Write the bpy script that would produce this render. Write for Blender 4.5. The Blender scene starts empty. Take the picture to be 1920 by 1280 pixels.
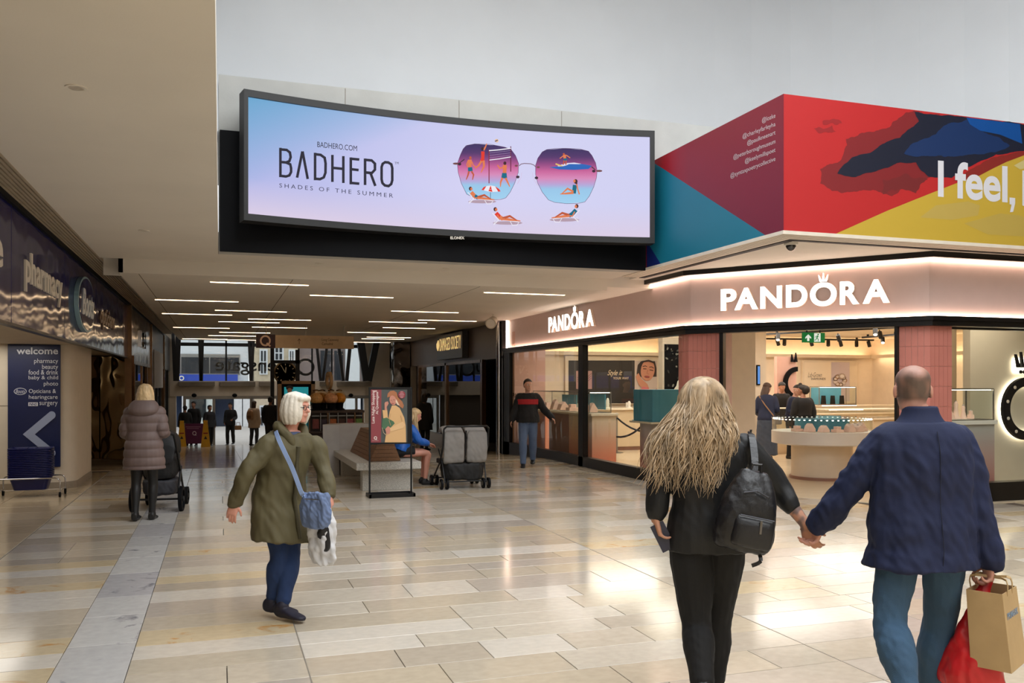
import bpy, bmesh, math, random
from mathutils import Vector as V, Matrix, noise as mnoise
from mathutils.geometry import tessellate_polygon
random.seed(7)
PI = math.pi
SC = bpy.context.scene
COL = SC.collection

# ---------------------------------------------------------------- camera, sky, exposure
FPX, CX, HY, CAMH = 1640.0, 960.0, 720.0, 1.67
YAW = math.radians(18.48)
SN, CS = math.sin(YAW), math.cos(YAW)
cam = bpy.data.cameras.new('camera')
cam.sensor_width = 36.0
cam.lens = FPX / 1920 * 36
cam.shift_y = (HY - 640) / 1920
cam.clip_end = 300
camo = bpy.data.objects.new('camera', cam)
camo.location = (0, 0, CAMH)
camo.rotation_euler = (PI / 2, 0, -YAW)
COL.objects.link(camo)
SC.camera = camo
SC.view_settings.view_transform = 'Standard'
SC.view_settings.look = 'None'
SC.view_settings.exposure = 0.0
SC.view_settings.gamma = 1.0
SC.view_settings.use_curve_mapping = False
SC.cycles.use_denoising = True
SC.cycles.max_bounces = 10
SC.cycles.diffuse_bounces = 5
SC.cycles.glossy_bounces = 4
SC.cycles.transparent_max_bounces = 12
SC.cycles.caustics_reflective = False
SC.cycles.caustics_refractive = False
SC.cycles.sample_clamp_indirect = 4.0

w = bpy.data.worlds.new('overcast_sky')
SC.world = w
w.use_nodes = True
bg = w.node_tree.nodes['Background']
bg.inputs[0].default_value = (0.93, 0.97, 1.0, 1)
bg.inputs[1].default_value = 1.5


def area(name, loc, rot, sx, sy, energy, col=(1, 1, 1), portal=False, spread=None):
    l = bpy.data.lights.new(name, 'AREA')
    l.shape = 'RECTANGLE'
    l.size, l.size_y = sx, sy
    l.energy = energy
    l.color = col
    if spread: l.spread = spread
    if portal: l.cycles.is_portal = True
    o = bpy.data.objects.new(name, l)
    o.location = loc
    o.rotation_euler = rot
    COL.objects.link(o)
    return o


area('skylight_daylight', (4.7, 1.0, 9.55), (0, 0, 0), 7.6, 17.0, 1550, (.95, .98, 1.0))
area('entrance_portal', (2.5, 38.6, 1.7), (-PI / 2, 0, 0), 9, 5.2, 1, portal=True)


# ---------------------------------------------------------------- helpers
def ray(u, v):
    a = (u - CX) / FPX
    return V((SN + CS * a, CS - SN * a, (HY - v) / FPX))


def px(u, v, d):                       # a point at depth d along the view direction
    return V((0, 0, CAMH)) + ray(u, v) * d


def hx(u, v, X):
    r = ray(u, v); return V((0, 0, CAMH)) + r * (X / r.x)


def hy(u, v, Y):
    r = ray(u, v); return V((0, 0, CAMH)) + r * (Y / r.y)


def hz(u, v, Z):
    r = ray(u, v); return V((0, 0, CAMH)) + r * ((Z - CAMH) / r.z)


RAMP0, RAMPS, DOORY = 18.4, 0.042, 37.8


def gz(y):
    return 0.0 if y < RAMP0 else -(min(y, DOORY) - RAMP0) * RAMPS


def lin(c):
    def f(x):
        x = x / 255.0
        return x / 12.92 if x <= 0.04045 else ((x + 0.055) / 1.055) ** 2.4
    return tuple(f(x) for x in c[:3]) + (1.0,)


MATS = {}


def mat(name, rgb, rough=.5, metal=0., em=None, es=0., var=.06, vs=6., bump=0., bs=40., spec=.5, coat=0., stretch=None, attr=None, sheen=0., low=None):
    if name in MATS: return MATS[name]
    m = bpy.data.materials.new(name); MATS[name] = m
    m.use_nodes = True
    nt = m.node_tree; N = nt.nodes; L = nt.links
    p = N['Principled BSDF']
    c = lin(rgb)
    p.inputs['Base Color'].default_value = c
    p.inputs['Roughness'].default_value = rough
    p.inputs['Metallic'].default_value = metal
    p.inputs['Specular IOR Level'].default_value = spec
    p.inputs['Coat Weight'].default_value = coat
    if coat: p.inputs['Coat Roughness'].default_value = .05
    if sheen: p.inputs['Sheen Weight'].default_value = sheen
    tc = N.new('ShaderNodeTexCoord')
    co = tc.outputs['Object']
    if stretch:
        mp = N.new('ShaderNodeMapping'); mp.inputs['Scale'].default_value = stretch
        L.new(co, mp.inputs['Vector']); co = mp.outputs['Vector']
    if attr:
        at = N.new('ShaderNodeAttribute'); at.attribute_name = attr
        src = at.outputs['Color']
    else:
        src = None
    if var:
        n = N.new('ShaderNodeTexNoise'); n.inputs['Scale'].default_value = vs; n.inputs['Detail'].default_value = 4
        L.new(co, n.inputs['Vector'])
        h = N.new('ShaderNodeHueSaturation')
        mr = N.new('ShaderNodeMapRange'); mr.inputs[1].default_value = .3; mr.inputs[2].default_value = .7
        mr.inputs[3].default_value = 1 - var; mr.inputs[4].default_value = 1 + var
        L.new(n.outputs['Fac'], mr.inputs[0]); L.new(mr.outputs[0], h.inputs['Value'])
        h.inputs['Color'].default_value = c
        if src: L.new(src, h.inputs['Color'])
        L.new(h.outputs[0], p.inputs['Base Color'])
        out = h.outputs[0]
    else:
        out = src
        if src: L.new(src, p.inputs['Base Color'])
    if es:
        p.inputs['Emission Strength'].default_value = es
        p.inputs['Emission Color'].default_value = lin(em) if em else c
        if attr: L.new(src, p.inputs['Emission Color'])
    if bump or low:
        b = N.new('ShaderNodeBump'); b.inputs['Strength'].default_value = bump or low[1]
        b.inputs['Distance'].default_value = .01 if not low else low[2]
        n2 = N.new('ShaderNodeTexNoise'); n2.inputs['Scale'].default_value = low[0] if low else bs; n2.inputs['Detail'].default_value = 1 if low else 3
        L.new(co, n2.inputs['Vector']); L.new(n2.outputs['Fac'], b.inputs['Height']); L.new(b.outputs[0], p.inputs['Normal'])
    return m


def glass_mat(name, tint=(255, 255, 255), ior=1.5, rough=0.0, refl=1.0):
    if name in MATS: return MATS[name]
    m = bpy.data.materials.new(name); MATS[name] = m
    m.use_nodes = True
    nt = m.node_tree; N = nt.nodes; L = nt.links
    for n in list(N):
        if n.type == 'BSDF_PRINCIPLED': N.remove(n)
    out = [n for n in N if n.type == 'OUTPUT_MATERIAL'][0]
    t = N.new('ShaderNodeBsdfTransparent'); t.inputs[0].default_value = lin(tint)
    g = N.new('ShaderNodeBsdfGlossy'); g.inputs['Roughness'].default_value = rough
    f = N.new('ShaderNodeFresnel'); f.inputs['IOR'].default_value = ior
    mu = N.new('ShaderNodeMath'); mu.operation = 'MULTIPLY'; mu.inputs[1].default_value = refl
    mx = N.new('ShaderNodeMixShader')
    ge = N.new('ShaderNodeNewGeometry'); nb = N.new('ShaderNodeMath'); nb.operation = 'SUBTRACT'; nb.inputs[0].default_value = 1
    m2 = N.new('ShaderNodeMath'); m2.operation = 'MULTIPLY'
    L.new(ge.outputs['Backfacing'], nb.inputs[1]); L.new(nb.outputs[0], m2.inputs[1]); L.new(mu.outputs[0], m2.inputs[0])
    L.new(f.outputs[0], mu.inputs[0]); L.new(m2.outputs[0], mx.inputs[0])
    L.new(t.outputs[0], mx.inputs[1]); L.new(g.outputs[0], mx.inputs[2]); L.new(mx.outputs[0], out.inputs[0])
    return m


def emit_mat(name, rgb, s):
    return mat(name, rgb, .5, es=s, var=0)


WM = {}                                 # object name -> world matrix


class MB:
    """collects shapes in world space and links them as ONE mesh object"""

    def __init__(s):
        s.v = []; s.f = []; s.c = []; s.mi = []

    def add(s, vs, fs, col=None, mi=0):
        k = len(s.v)
        s.v += [V(p) for p in vs]
        s.f += [tuple(i + k for i in f) for f in fs]
        s.c += [col] * len(fs); s.mi += [mi] * len(fs)
        return s

    def box(s, x0, x1, y0, y1, z0, z1, col=None, mi=0):
        if x0 > x1: x0, x1 = x1, x0
        if y0 > y1: y0, y1 = y1, y0
        return s.add([(x0, y0, z0), (x1, y0, z0), (x1, y1, z0), (x0, y1, z0), (x0, y0, z1), (x1, y0, z1), (x1, y1, z1), (x0, y1, z1)],
                     [(0, 3, 2, 1), (4, 5, 6, 7), (0, 1, 5, 4), (1, 2, 6, 5), (2, 3, 7, 6), (3, 0, 4, 7)], col, mi)

    def obox(s, c, ux, uy, uz, hx_, hy_, hz_, col=None, mi=0):
        c = V(c); ux = V(ux) * hx_; uy = V(uy) * hy_; uz = V(uz) * hz_
        vs = [c + ux * a + uy * b + uz * d for d in (-1, 1) for a, b in ((-1, -1), (1, -1), (1, 1), (-1, 1))]
        return s.add(vs, [(0, 3, 2, 1), (4, 5, 6, 7), (0, 1, 5, 4), (1, 2, 6, 5), (2, 3, 7, 6), (3, 0, 4, 7)], col, mi)

    def quad(s, a, b, c, d, col=None, mi=0):
        return s.add([a, b, c, d], [(0, 1, 2, 3)], col, mi)

    def bar(s, p, q, wx, wy, up=(0, 0, 1), mi=0):           # rectangular bar from p to q
        p, q = V(p), V(q); t = (q - p).normalized(); up = V(up)
        if abs(t.dot(up)) > .95: up = V((0, 1, 0))
        a = t.cross(up).normalized(); b = a.cross(t)
        return s.obox((p + q) / 2, a, t, b, wx / 2, (q - p).length / 2, wy / 2, mi=mi)

    def prism(s, poly, vec, col=None, mi=0):                # 3-D polygon extruded by vec
        poly = [V(p) for p in poly]; vec = V(vec); n = len(poly)
        nrm = V((0, 0, 0))
        for i in range(n): nrm += poly[i].cross(poly[(i + 1) % n])
        if nrm.dot(vec) > 0: poly = poly[::-1]
        fs = [tuple(range(n)), tuple(range(2 * n - 1, n - 1, -1))]
        fs += [(i, i + n, (i + 1) % n + n, (i + 1) % n) for i in range(n)]
        return s.add(poly + [p + vec for p in poly], fs, col, mi)

    def tube(s, pts, r, n=8, caps=True, mi=0, closed=False):
        pts = [V(p) for p in pts]; m = len(pts)
        rs = r if isinstance(r, (list, tuple)) else [r] * m
        k = len(s.v); ref = None
        for i in range(m):
            if closed: t = pts[(i + 1) % m] - pts[i - 1]
            else: t = pts[min(i + 1, m - 1)] - pts[max(i - 1, 0)]
            t = t.normalized() if t.length > 1e-9 else V((0, 0, 1))
            if ref is None:
                ref = V((0, 0, 1)) if abs(t.z) < .9 else V((1, 0, 0))
            a = t.cross(ref)
            a = a.normalized() if a.length > 1e-6 else t.orthogonal().normalized()
            b = a.cross(t).normalized(); ref = b
            for j in range(n):
                an = 2 * PI * j / n
                s.v.append(pts[i] + (a * math.cos(an) + b * math.sin(an)) * rs[i])
        fs = []
        for i in range(m if closed else m - 1):
            i2 = (i + 1) % m
            for j in range(n):
                fs.append((k + i * n + j, k + i * n + (j + 1) % n, k + i2 * n + (j + 1) % n, k + i2 * n + j))
        if caps and not closed:
            fs.append(tuple(k + j for j in range(n))[::-1]); fs.append(tuple(k + (m - 1) * n + j for j in range(n)))
        s.f += fs; s.c += [None] * len(fs); s.mi += [mi] * len(fs)
        return s

    def cyl(s, p, q, r, r2=None, n=16, mi=0):
        return s.tube([p, q], [r, r if r2 is None else r2], n, True, mi)

    def lathe(s, c, prof, n=20, mi=0, axis=None):           # prof: (radius, height)
        c = V(c); k = len(s.v)
        if axis is None: A, B, U = V((1, 0, 0)), V((0, 1, 0)), V((0, 0, 1))
        else:
            U = V(axis).normalized(); A = U.orthogonal().normalized(); B = U.cross(A)
        for r, h in prof:
            for j in range(n):
                an = 2 * PI * j / n
                s.v.append(c + U * h + (A * math.cos(an) + B * math.sin(an)) * max(r, 1e-4))
        m = len(prof); fs = []
        for i in range(m - 1):
            for j in range(n):
                fs.append((k + i * n + j, k + i * n + (j + 1) % n, k + (i + 1) * n + (j + 1) % n, k + (i + 1) * n + j))
        if prof[0] != prof[-1]: fs.append(tuple(k + j for j in range(n))[::-1]); fs.append(tuple(k + (m - 1) * n + j for j in range(n)))
        s.f += fs; s.c += [None] * len(fs); s.mi += [mi] * len(fs)
        return s

    def ball(s, c, rx, ry=None, rz=None, n=14, m=9, mi=0, ax=None):
        ry = rx if ry is None else ry; rz = rx if rz is None else rz
        c = V(c); A, B, C_ = ax if ax else (V((1, 0, 0)), V((0, 1, 0)), V((0, 0, 1)))
        k = len(s.v)
        for i in range(m + 1):
            ph = -PI / 2 + PI * i / m
            for j in range(n):
                an = 2 * PI * j / n
                cp = max(math.cos(ph), 1e-3)
                s.v.append(c + A * (rx * cp * math.cos(an)) + B * (ry * cp * math.sin(an)) + C_ * (rz * math.sin(ph)))
        fs = []
        for i in range(m):
            for j in range(n):
                fs.append((k + i * n + j, k + i * n + (j + 1) % n, k + (i + 1) * n + (j + 1) % n, k + (i + 1) * n + j))
        fs.append(tuple(k + j for j in range(n))[::-1]); fs.append(tuple(k + m * n + j for j in range(n)))
        s.f += fs; s.c += [None] * len(fs); s.mi += [mi] * len(fs)
        return s

    def mesh(s, name, mats, inv=None, smooth=None, bevel=0):
        me = bpy.data.meshes.new(name)
        vs = [inv @ p for p in s.v] if inv else s.v
        me.from_pydata([tuple(p) for p in vs], [], s.f)
        if not isinstance(mats, (list, tuple)): mats = [mats]
        for m in mats: me.materials.append(m)
        if any(s.mi): me.polygons.foreach_set('material_index', s.mi)
        if any(c is not None for c in s.c):
            ca = me.color_attributes.new('Col', 'FLOAT_COLOR', 'CORNER')
            for p, c in zip(me.polygons, s.c):
                if c is None: c = (1, 1, 1, 1)
                for j, li in enumerate(p.loop_indices):
                    cc = c[j] if isinstance(c, list) else c
                    ca.data[li].color = cc
        if bevel:
            bm = bmesh.new(); bm.from_mesh(me)
            bmesh.ops.bevel(bm, geom=bm.edges[:], offset=bevel, segments=2, affect='EDGES', profile=.6, clamp_overlap=True)
            bm.to_mesh(me); bm.free()
        if smooth is not None:
            me.polygons.foreach_set('use_smooth', [True] * len(me.polygons))
            me.set_sharp_from_angle(angle=math.radians(smooth))
        me.update()
        return me

    def build(s, name, mats, parent=None, smooth=None, bevel=0, kind=None, label=None, origin=None):
        if parent is not None:
            W = WM[parent.name]
        else:
            if origin is None:
                xs = [p.x for p in s.v]; ys = [p.y for p in s.v]; zs = [p.z for p in s.v]
                origin = ((min(xs) + max(xs)) / 2, (min(ys) + max(ys)) / 2, min(zs))
            W = Matrix.Translation(V(origin))
        me = s.mesh(name, mats, W.inverted(), smooth, bevel)
        return place(name, me, parent, W, kind, label)


def place(name, me, parent, W, kind=None, label=None):
    o = bpy.data.objects.new(name, me)
    COL.objects.link(o)
    if parent is not None: o.parent = parent
    else: o.matrix_world = W
    WM[o.name] = W
    if kind: o['kind'] = kind
    if label: o['label'] = label
    return o


def tag(o, label, cat, group=None):
    o['label'] = label; o['category'] = cat
    if group: o['group'] = group
    return o


def thing(name, label, cat, loc=(0, 0, 0), rz=0., group=None):
    o = bpy.data.objects.new(name, None)
    o.empty_display_size = .1
    COL.objects.link(o)
    o.location = loc; o.rotation_euler = (0, 0, rz)
    WM[o.name] = Matrix.Translation(V(loc)) @ Matrix.Rotation(rz, 4, 'Z')
    return tag(o, label, cat, group)


def struct(name, mb, m, parent=None, **k):
    return mb.build(name, m, parent, kind=None if parent else 'structure', **k)


def copy_tree(o, loc=None, rz=None, label=None, parent=None, W=None):
    c = o.copy(); COL.objects.link(c)
    if parent is not None: c.parent = parent
    if loc is not None:
        c.location = loc
        if rz is not None: c.rotation_euler = (0, 0, rz)
        WM[c.name] = Matrix.Translation(V(loc)) @ Matrix.Rotation(c.rotation_euler.z, 4, 'Z')
    else: WM[c.name] = WM[parent.name]
    if label: c['label'] = label
    for ch in list(o.children):
        if ch is not c: copy_tree(ch, parent=c)
    return c


# ------------------------------------------------------------- lettering and flat print
_TXT = {}


def glyphs(text, offset=0., shear=0., spacing=1.0, align='LEFT', extr=0., res=4, lh=1.0):
    """2-D triangles of a line of text in the built-in typeface -> (verts, faces)"""
    key = (text, offset, shear, spacing, align, extr, res, lh)
    if key in _TXT: return _TXT[key]
    c = bpy.data.curves.new('lettering', 'FONT')
    c.body = text; c.size = 1.0; c.offset = offset; c.shear = shear; c.space_character = spacing; c.align_x = align
    c.extrude = extr; c.resolution_u = res; c.space_line = lh
    o = bpy.data.objects.new('lettering', c); COL.objects.link(o)
    dg = bpy.context.evaluated_depsgraph_get()
    me = bpy.data.meshes.new_from_object(o.evaluated_get(dg))
    vs = [tuple(v.co) for v in me.vertices]; fs = [tuple(p.vertices) for p in me.polygons]
    bpy.data.objects.remove(o); bpy.data.curves.remove(c); bpy.data.meshes.remove(me)
    _TXT[key] = (vs, fs)
    return vs, fs


def text_on(mb, text, O, X, Y, box=None, size=None, col=None, mi=0, depth=0., lift=0., **k):
    """letters on the plane through O spanned by unit X (reading direction) and Y (up).
    box=(x0,x1,y0,y1) stretches the ink to that rectangle; size= cap size at O."""
    O, X, Y = V(O), V(X).normalized(), V(Y).normalized(); Z = X.cross(Y)
    vs, fs = glyphs(text, extr=(.5 if depth else 0.), **k)
    x0 = min(p[0] for p in vs); x1 = max(p[0] for p in vs); y0 = min(p[1] for p in vs); y1 = max(p[1] for p in vs)
    if box:
        sx = (box[1] - box[0]) / (x1 - x0); sy = (box[3] - box[2]) / (y1 - y0); ox = box[0] - x0 * sx; oy = box[2] - y0 * sy
    else: sx = sy = size; ox = oy = 0
    out = [O + X * (p[0] * sx + ox) + Y * (p[1] * sy + oy) + Z * (lift + (p[2] + .5) * depth if depth else lift) for p in vs]
    mb.add(out, fs, col, mi)
    return mb


class Print:
    """flat print: coloured shapes in (u, v) laid on a surface by fn(u, v, lift) -> point"""

    def __init__(s, fn, step=.0012):
        s.mb = MB(); s.fn = fn; s.k = 0; s.step = step; s.cut = None

    def up(s): s.k += 1; return s

    def poly(s, pts, rgb):
        s.k += 1; h = s.k * s.step
        tri = tessellate_polygon([[V((p[0], p[1], 0)) for p in pts]])
        P = [s.fn(p[0], p[1], h) for p in pts]
        cols = [lin(c) for c in rgb] if isinstance(rgb, list) else None
        for t in tri:
            a, b, c = (P[i] for i in t)
            s.mb.add([a, b, c], [(0, 1, 2)], [cols[i] for i in t] if cols else lin(rgb))
        return s

    def ell(s, cx, cy, rx, ry, rgb, n=20, rot=0., a0=0., a1=2 * PI):
        ca, sa = math.cos(rot), math.sin(rot); q = []
        for i in range(n):
            t = a0 + (a1 - a0) * i / (n if a1 - a0 > 6.28 else n - 1)
            x, y = rx * math.cos(t), ry * math.sin(t)
            q.append((cx + x * ca - y * sa, cy + x * sa + y * ca))
        return s.poly(q, rgb)

    def line(s, pts, w, rgb):
        s.k += 1; h = s.k * s.step; c = lin(rgb)
        ws = w if isinstance(w, (list, tuple)) else [w] * len(pts)
        L, R = [], []
        for i, p in enumerate(pts):
            q0 = pts[max(i - 1, 0)]; q1 = pts[min(i + 1, len(pts) - 1)]
            dx, dy = q1[0] - q0[0], q1[1] - q0[1]; l = math.hypot(dx, dy) or 1
            nx, ny = -dy / l * ws[i] / 2, dx / l * ws[i] / 2
            if 0 < i < len(pts) - 1:            # mitre
                ax, ay = p[0] - q0[0], p[1] - q0[1]; la = math.hypot(ax, ay) or 1
                cs = max(.4, (-ay / la) * (-dy / l) + (ax / la) * (dx / l)); nx /= cs; ny /= cs
            L.append((p[0] + nx, p[1] + ny)); R.append((p[0] - nx, p[1] - ny))
        for i in range(len(pts) - 1):
            s.mb.add([s.fn(*L[i], h), s.fn(*R[i], h), s.fn(*R[i + 1], h), s.fn(*L[i + 1], h)], [(0, 1, 2, 3)], c)
        return s

    def text(s, t, x0, x1, y0, y1, rgb, skew=(0, 0), **k):
        """ink stretched to x0..x1, y0..y1 (y may run downwards); skew=(dy per dx, 0)"""
        s.k += 1; h = s.k * s.step
        vs, fs = glyphs(t, **k)
        a0 = min(p[0] for p in vs); a1 = max(p[0] for p in vs); b0 = min(p[1] for p in vs); b1 = max(p[1] for p in vs)
        out = []
        for p in vs:
            x = x0 + (p[0] - a0) / (a1 - a0) * (x1 - x0); y = y0 + (p[1] - b0) / (b1 - b0) * (y1 - y0)
            out.append(s.fn(x, y + skew[0] * (x - x0), h))
        s.mb.add(out, fs, lin(rgb))
        return s

    def grad(s, x0, x1, y0, y1, nx, ny, colfn):
        s.k += 1; h = s.k * s.step
        for i in range(nx):
            for j in range(ny):
                q = [(x0 + (x1 - x0) * (i + a) / nx, y0 + (y1 - y0) * (j + b) / ny) for a, b in ((0, 0), (1, 0), (1, 1), (0, 1))]
                s.mb.add([s.fn(x, y, h) for x, y in q], [(0, 1, 2, 3)], [lin(colfn((x - x0) / (x1 - x0), (y - y0) / (y1 - y0))) for x, y in q])
        return s

    def build(s, name, m, parent=None, **k):
        return s.mb.build(name, m, parent, **k)


def mixc(a, b, t):
    t = max(0, min(1, t)); return tuple(a[i] + (b[i] - a[i]) * t for i in range(3))


def proj(p):
    p = V(p) - V((0, 0, CAMH)); d = p.x * SN + p.y * CS
    return (CX + FPX * (p.x * CS - p.y * SN) / d, HY - FPX * p.z / d)


def bands(pr, poly, cols, n=40):
    """convex polygon filled by a vertical colour ramp: cols = [(v, rgb), ...]"""
    y0 = min(p[1] for p in poly); y1 = max(p[1] for p in poly); pr.k += 1; h = pr.k * pr.step

    def xr(y):
        xs = []
        for a, b in zip(poly, poly[1:] + poly[:1]):
            if (a[1] - y) * (b[1] - y) <= 0 and a[1] != b[1]: xs.append(a[0] + (b[0] - a[0]) * (y - a[1]) / (b[1] - a[1]))
        return (min(xs), max(xs)) if xs else (poly[0][0], poly[0][0])

    def c(y):
        for a, b in zip(cols[:-1], cols[1:]):
            if y <= b[0]: return lin(mixc(a[1], b[1], (y - a[0]) / (b[0] - a[0])))
        return lin(cols[-1][1])
    for i in range(n):
        a = y0 + (y1 - y0) * (i + .0005) / n; b = y0 + (y1 - y0) * (i + .9995) / n
        l0, r0 = xr(a); l1, r1 = xr(b)
        pr.mb.add([pr.fn(l0, a, h), pr.fn(r0, a, h), pr.fn(r1, b, h), pr.fn(l1, b, h)], [(0, 1, 2, 3)], [c(a), c(a), c(b), c(b)])


def jag(pts, amp, it=3, seed=1):
    r = random.Random(seed); p = [V((a, b)) for a, b in pts]
    for k in range(it):
        q = []
        for a, b in zip(p, p[1:] + p[:1]):
            m = (a + b) / 2; d = b - a; nn = V((-d.y, d.x))
            q += [a, m + nn * r.uniform(-1, 1) * amp]
        p = q
    return [(a.x, a.y) for a in p]
# ---------------------------------------------------------------- shared materials
m_ceil = mat('ceiling_paint', (226, 219, 208), .8, var=.03, vs=1.2, bump=.05, bs=60)
m_white = mat('white_plaster', (230, 232, 234), .85, var=.02, vs=1.0, bump=.04, bs=30)
m_grey_pl = mat('grey_plaster', (186, 186, 182), .85, var=.05, vs=3, bump=.12, bs=40)
m_black = mat('black_panel', (10, 11, 15), .55, var=.1, spec=.12)
m_blackmet = mat('black_metal', (22, 19, 18), .35, metal=.4, var=.1)
m_bronze = mat('bronze_mirror', (150, 116, 84), .06, metal=1, var=.04, low=(1.3, .9, .09))
m_bronze_trim = mat('bronze_trim', (120, 92, 68), .25, metal=1, var=.1)
m_chrome = mat('chrome', (200, 200, 205), .12, metal=1, var=.05)
m_steel = mat('brushed_steel', (150, 148, 146), .32, metal=1, var=.06)
m_cream = mat('cream_paint', (228, 214, 192), .75, var=.03, bump=.04)
m_cream_w = mat('warm_cream_wall', (236, 221, 200), .7, var=.03)
m_navy = mat('navy_gloss_panel', (26, 26, 86), .10, var=.05, spec=.16, low=(1.6, .35, .05))
m_brown_f = mat('brown_fascia', (96, 84, 76), .4, var=.05, metal=.3)
m_grout = mat('floor_grout', (84, 74, 64), .7, var=.1)
m_glass = glass_mat('clear_glass', (250, 252, 250), 1.45)
m_glass_dark = glass_mat('shopfront_glass', (225, 228, 230), 1.9)
m_led = emit_mat('warm_led', (255, 218, 172), 11.0)
m_cove = emit_mat('cove_led', (255, 226, 185), 7.0)

# limestone tiles: colour from the tile, ochre stains and veins from noise
m_tile = bpy.data.materials.new('limestone_tile'); m_tile.use_nodes = True


def _tile_nodes(m, stretch, dark):
    nt = m.node_tree; N = nt.nodes; L = nt.links; p = N['Principled BSDF']
    at = N.new('ShaderNodeAttribute'); at.attribute_name = 'Col'
    tc = N.new('ShaderNodeTexCoord'); mp = N.new('ShaderNodeMapping'); mp.inputs['Scale'].default_value = stretch
    L.new(tc.outputs['Object'], mp.inputs[0])
    n1 = N.new('ShaderNodeTexNoise'); n1.inputs['Scale'].default_value = 3.2; n1.inputs['Detail'].default_value = 7; n1.inputs['Roughness'].default_value = .62
    n1.inputs['Distortion'].default_value = 1.2
    n2 = N.new('ShaderNodeTexNoise'); n2.inputs['Scale'].default_value = 14; n2.inputs['Detail'].default_value = 5
    for n in (n1, n2): L.new(mp.outputs[0], n.inputs['Vector'])
    sub = N.new('ShaderNodeMath'); sub.operation = 'SUBTRACT'; sub.inputs[0].default_value = .80
    sc_ = N.new('ShaderNodeMath'); sc_.operation = 'MULTIPLY'; sc_.inputs[1].default_value = .40
    L.new(at.outputs['Alpha'], sc_.inputs[0]); L.new(sc_.outputs[0], sub.inputs[1])
    mr = N.new('ShaderNodeMapRange'); mr.inputs[3].default_value = 0; mr.inputs[4].default_value = .85; mr.clamp = True
    L.new(n1.outputs['Fac'], mr.inputs[0]); L.new(sub.outputs[0], mr.inputs[1])
    ad = N.new('ShaderNodeMath'); ad.inputs[1].default_value = .12; L.new(sub.outputs[0], ad.inputs[0]); L.new(ad.outputs[0], mr.inputs[2])
    mx = N.new('ShaderNodeMixRGB'); mx.inputs[2].default_value = dark
    L.new(mr.outputs[0], mx.inputs[0]); L.new(at.outputs['Color'], mx.inputs[1])
    hs = N.new('ShaderNodeHueSaturation'); v = N.new('ShaderNodeMapRange'); v.inputs[1].default_value = .3; v.inputs[2].default_value = .7
    v.inputs[3].default_value = .93; v.inputs[4].default_value = 1.05
    L.new(n2.outputs['Fac'], v.inputs[0]); L.new(v.outputs[0], hs.inputs['Value']); L.new(mx.outputs[0], hs.inputs['Color'])
    L.new(hs.outputs[0], p.inputs['Base Color'])
    p.inputs['Roughness'].default_value = .16
    p.inputs['Specular IOR Level'].default_value = .62
    rr = N.new('ShaderNodeMapRange'); rr.inputs[3].default_value = .085; rr.inputs[4].default_value = .175
    L.new(n2.outputs['Fac'], rr.inputs[0]); L.new(rr.outputs[0], p.inputs['Roughness'])


_tile_nodes(m_tile, (1, 1.4, 1), lin((186, 132, 62)))
m_strip = bpy.data.materials.new('grey_marble_tile'); m_strip.use_nodes = True
_tile_nodes(m_strip, (1, 1, 1), lin((84, 84, 98)))

# ================================================================ FLOOR
fl = MB()
fl.box(-7, 22, -12, RAMP0, -.10, -.016)
fl.add([(-7, RAMP0, -.016), (22, RAMP0, -.016), (22, DOORY, gz(DOORY) - .016), (-7, DOORY, gz(DOORY) - .016)], [(0, 1, 2, 3)])
floor = struct('floor', fl, m_grout, origin=(0, 0, 0))


def tile_mesh(x0, x1, y0, y1, z0, z1, c, mb=None):
    """a slab with a chamfered upper edge; z0 / z1 are the top heights at y0 / y1"""
    mb = mb or MB(); g, b = .0024, .0022
    x0 += g; x1 -= g; y0 += g; y1 -= g
    lo = [(x0, y0, z0 - .016), (x1, y0, z0 - .016), (x1, y1, z1 - .016), (x0, y1, z1 - .016)]
    mi_ = [(x0, y0, z0 - .0016), (x1, y0, z0 - .0016), (x1, y1, z1 - .0016), (x0, y1, z1 - .0016)]
    to = [(x0 + b, y0 + b, z0), (x1 - b, y0 + b, z0), (x1 - b, y1 - b, z1), (x0 + b, y1 - b, z1)]
    fs = [(8, 9, 10, 11)]
    for i in range(4):
        j = (i + 1) % 4
        fs += [(i, j, j + 4, i + 4), (i + 4, j + 4, j + 8, i + 8)]
    mb.add(lo + mi_ + to, fs, c)
    return mb


R = random.Random(11)
PAL = [(190, 178, 160), (184, 172, 153), (194, 184, 168), (180, 168, 151), (178, 167, 154), (200, 191, 178), (174, 162, 145), (188, 174, 152), (204, 196, 184)]
rows = []; y = 3.3
while y < DOORY - .05:
    if y < RAMP0 < y + .5: h = RAMP0 - y if RAMP0 - y > .2 else .3
    else: h = R.choice((.29, .29, .29, .36, .36, .45))
    y1 = min(y + h, DOORY)
    if y < RAMP0 < y1: y1 = RAMP0
    rows.append((y, y1)); y = y1
tiles = []
JOINTS = [-.51, .49, 3.56, 6.63, 10.4]
for (a, b) in rows:
    xmax = 10.4 if a < 9.6 else (8.2 if a < 12.5 else 7.0)
    spans = [(-1.985, -.92)] + [(JOINTS[i], JOINTS[i + 1]) for i in range(4)]
    for (s0, s1) in spans:
        s1 = min(s1, xmax + .3)
        if s1 - s0 < .1: continue
        x = s0
        while x < s1 - .01:
            L_ = R.choice((.55, .75, .95, 1.15, 1.15))
            x1 = x + L_
            if s1 - x1 < .35: x1 = s1
            tiles.append((x, x1, a, b)); x = x1
    if a > RAMP0: continue
strip = []; y = 3.3
while y < DOORY - .1:
    y1 = min(y + R.choice((.6, .75, .9)), DOORY)
    if y < RAMP0 < y1: y1 = RAMP0
    strip.append((-.92, -.51, y, y1)); y = y1
shopf = []
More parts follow.
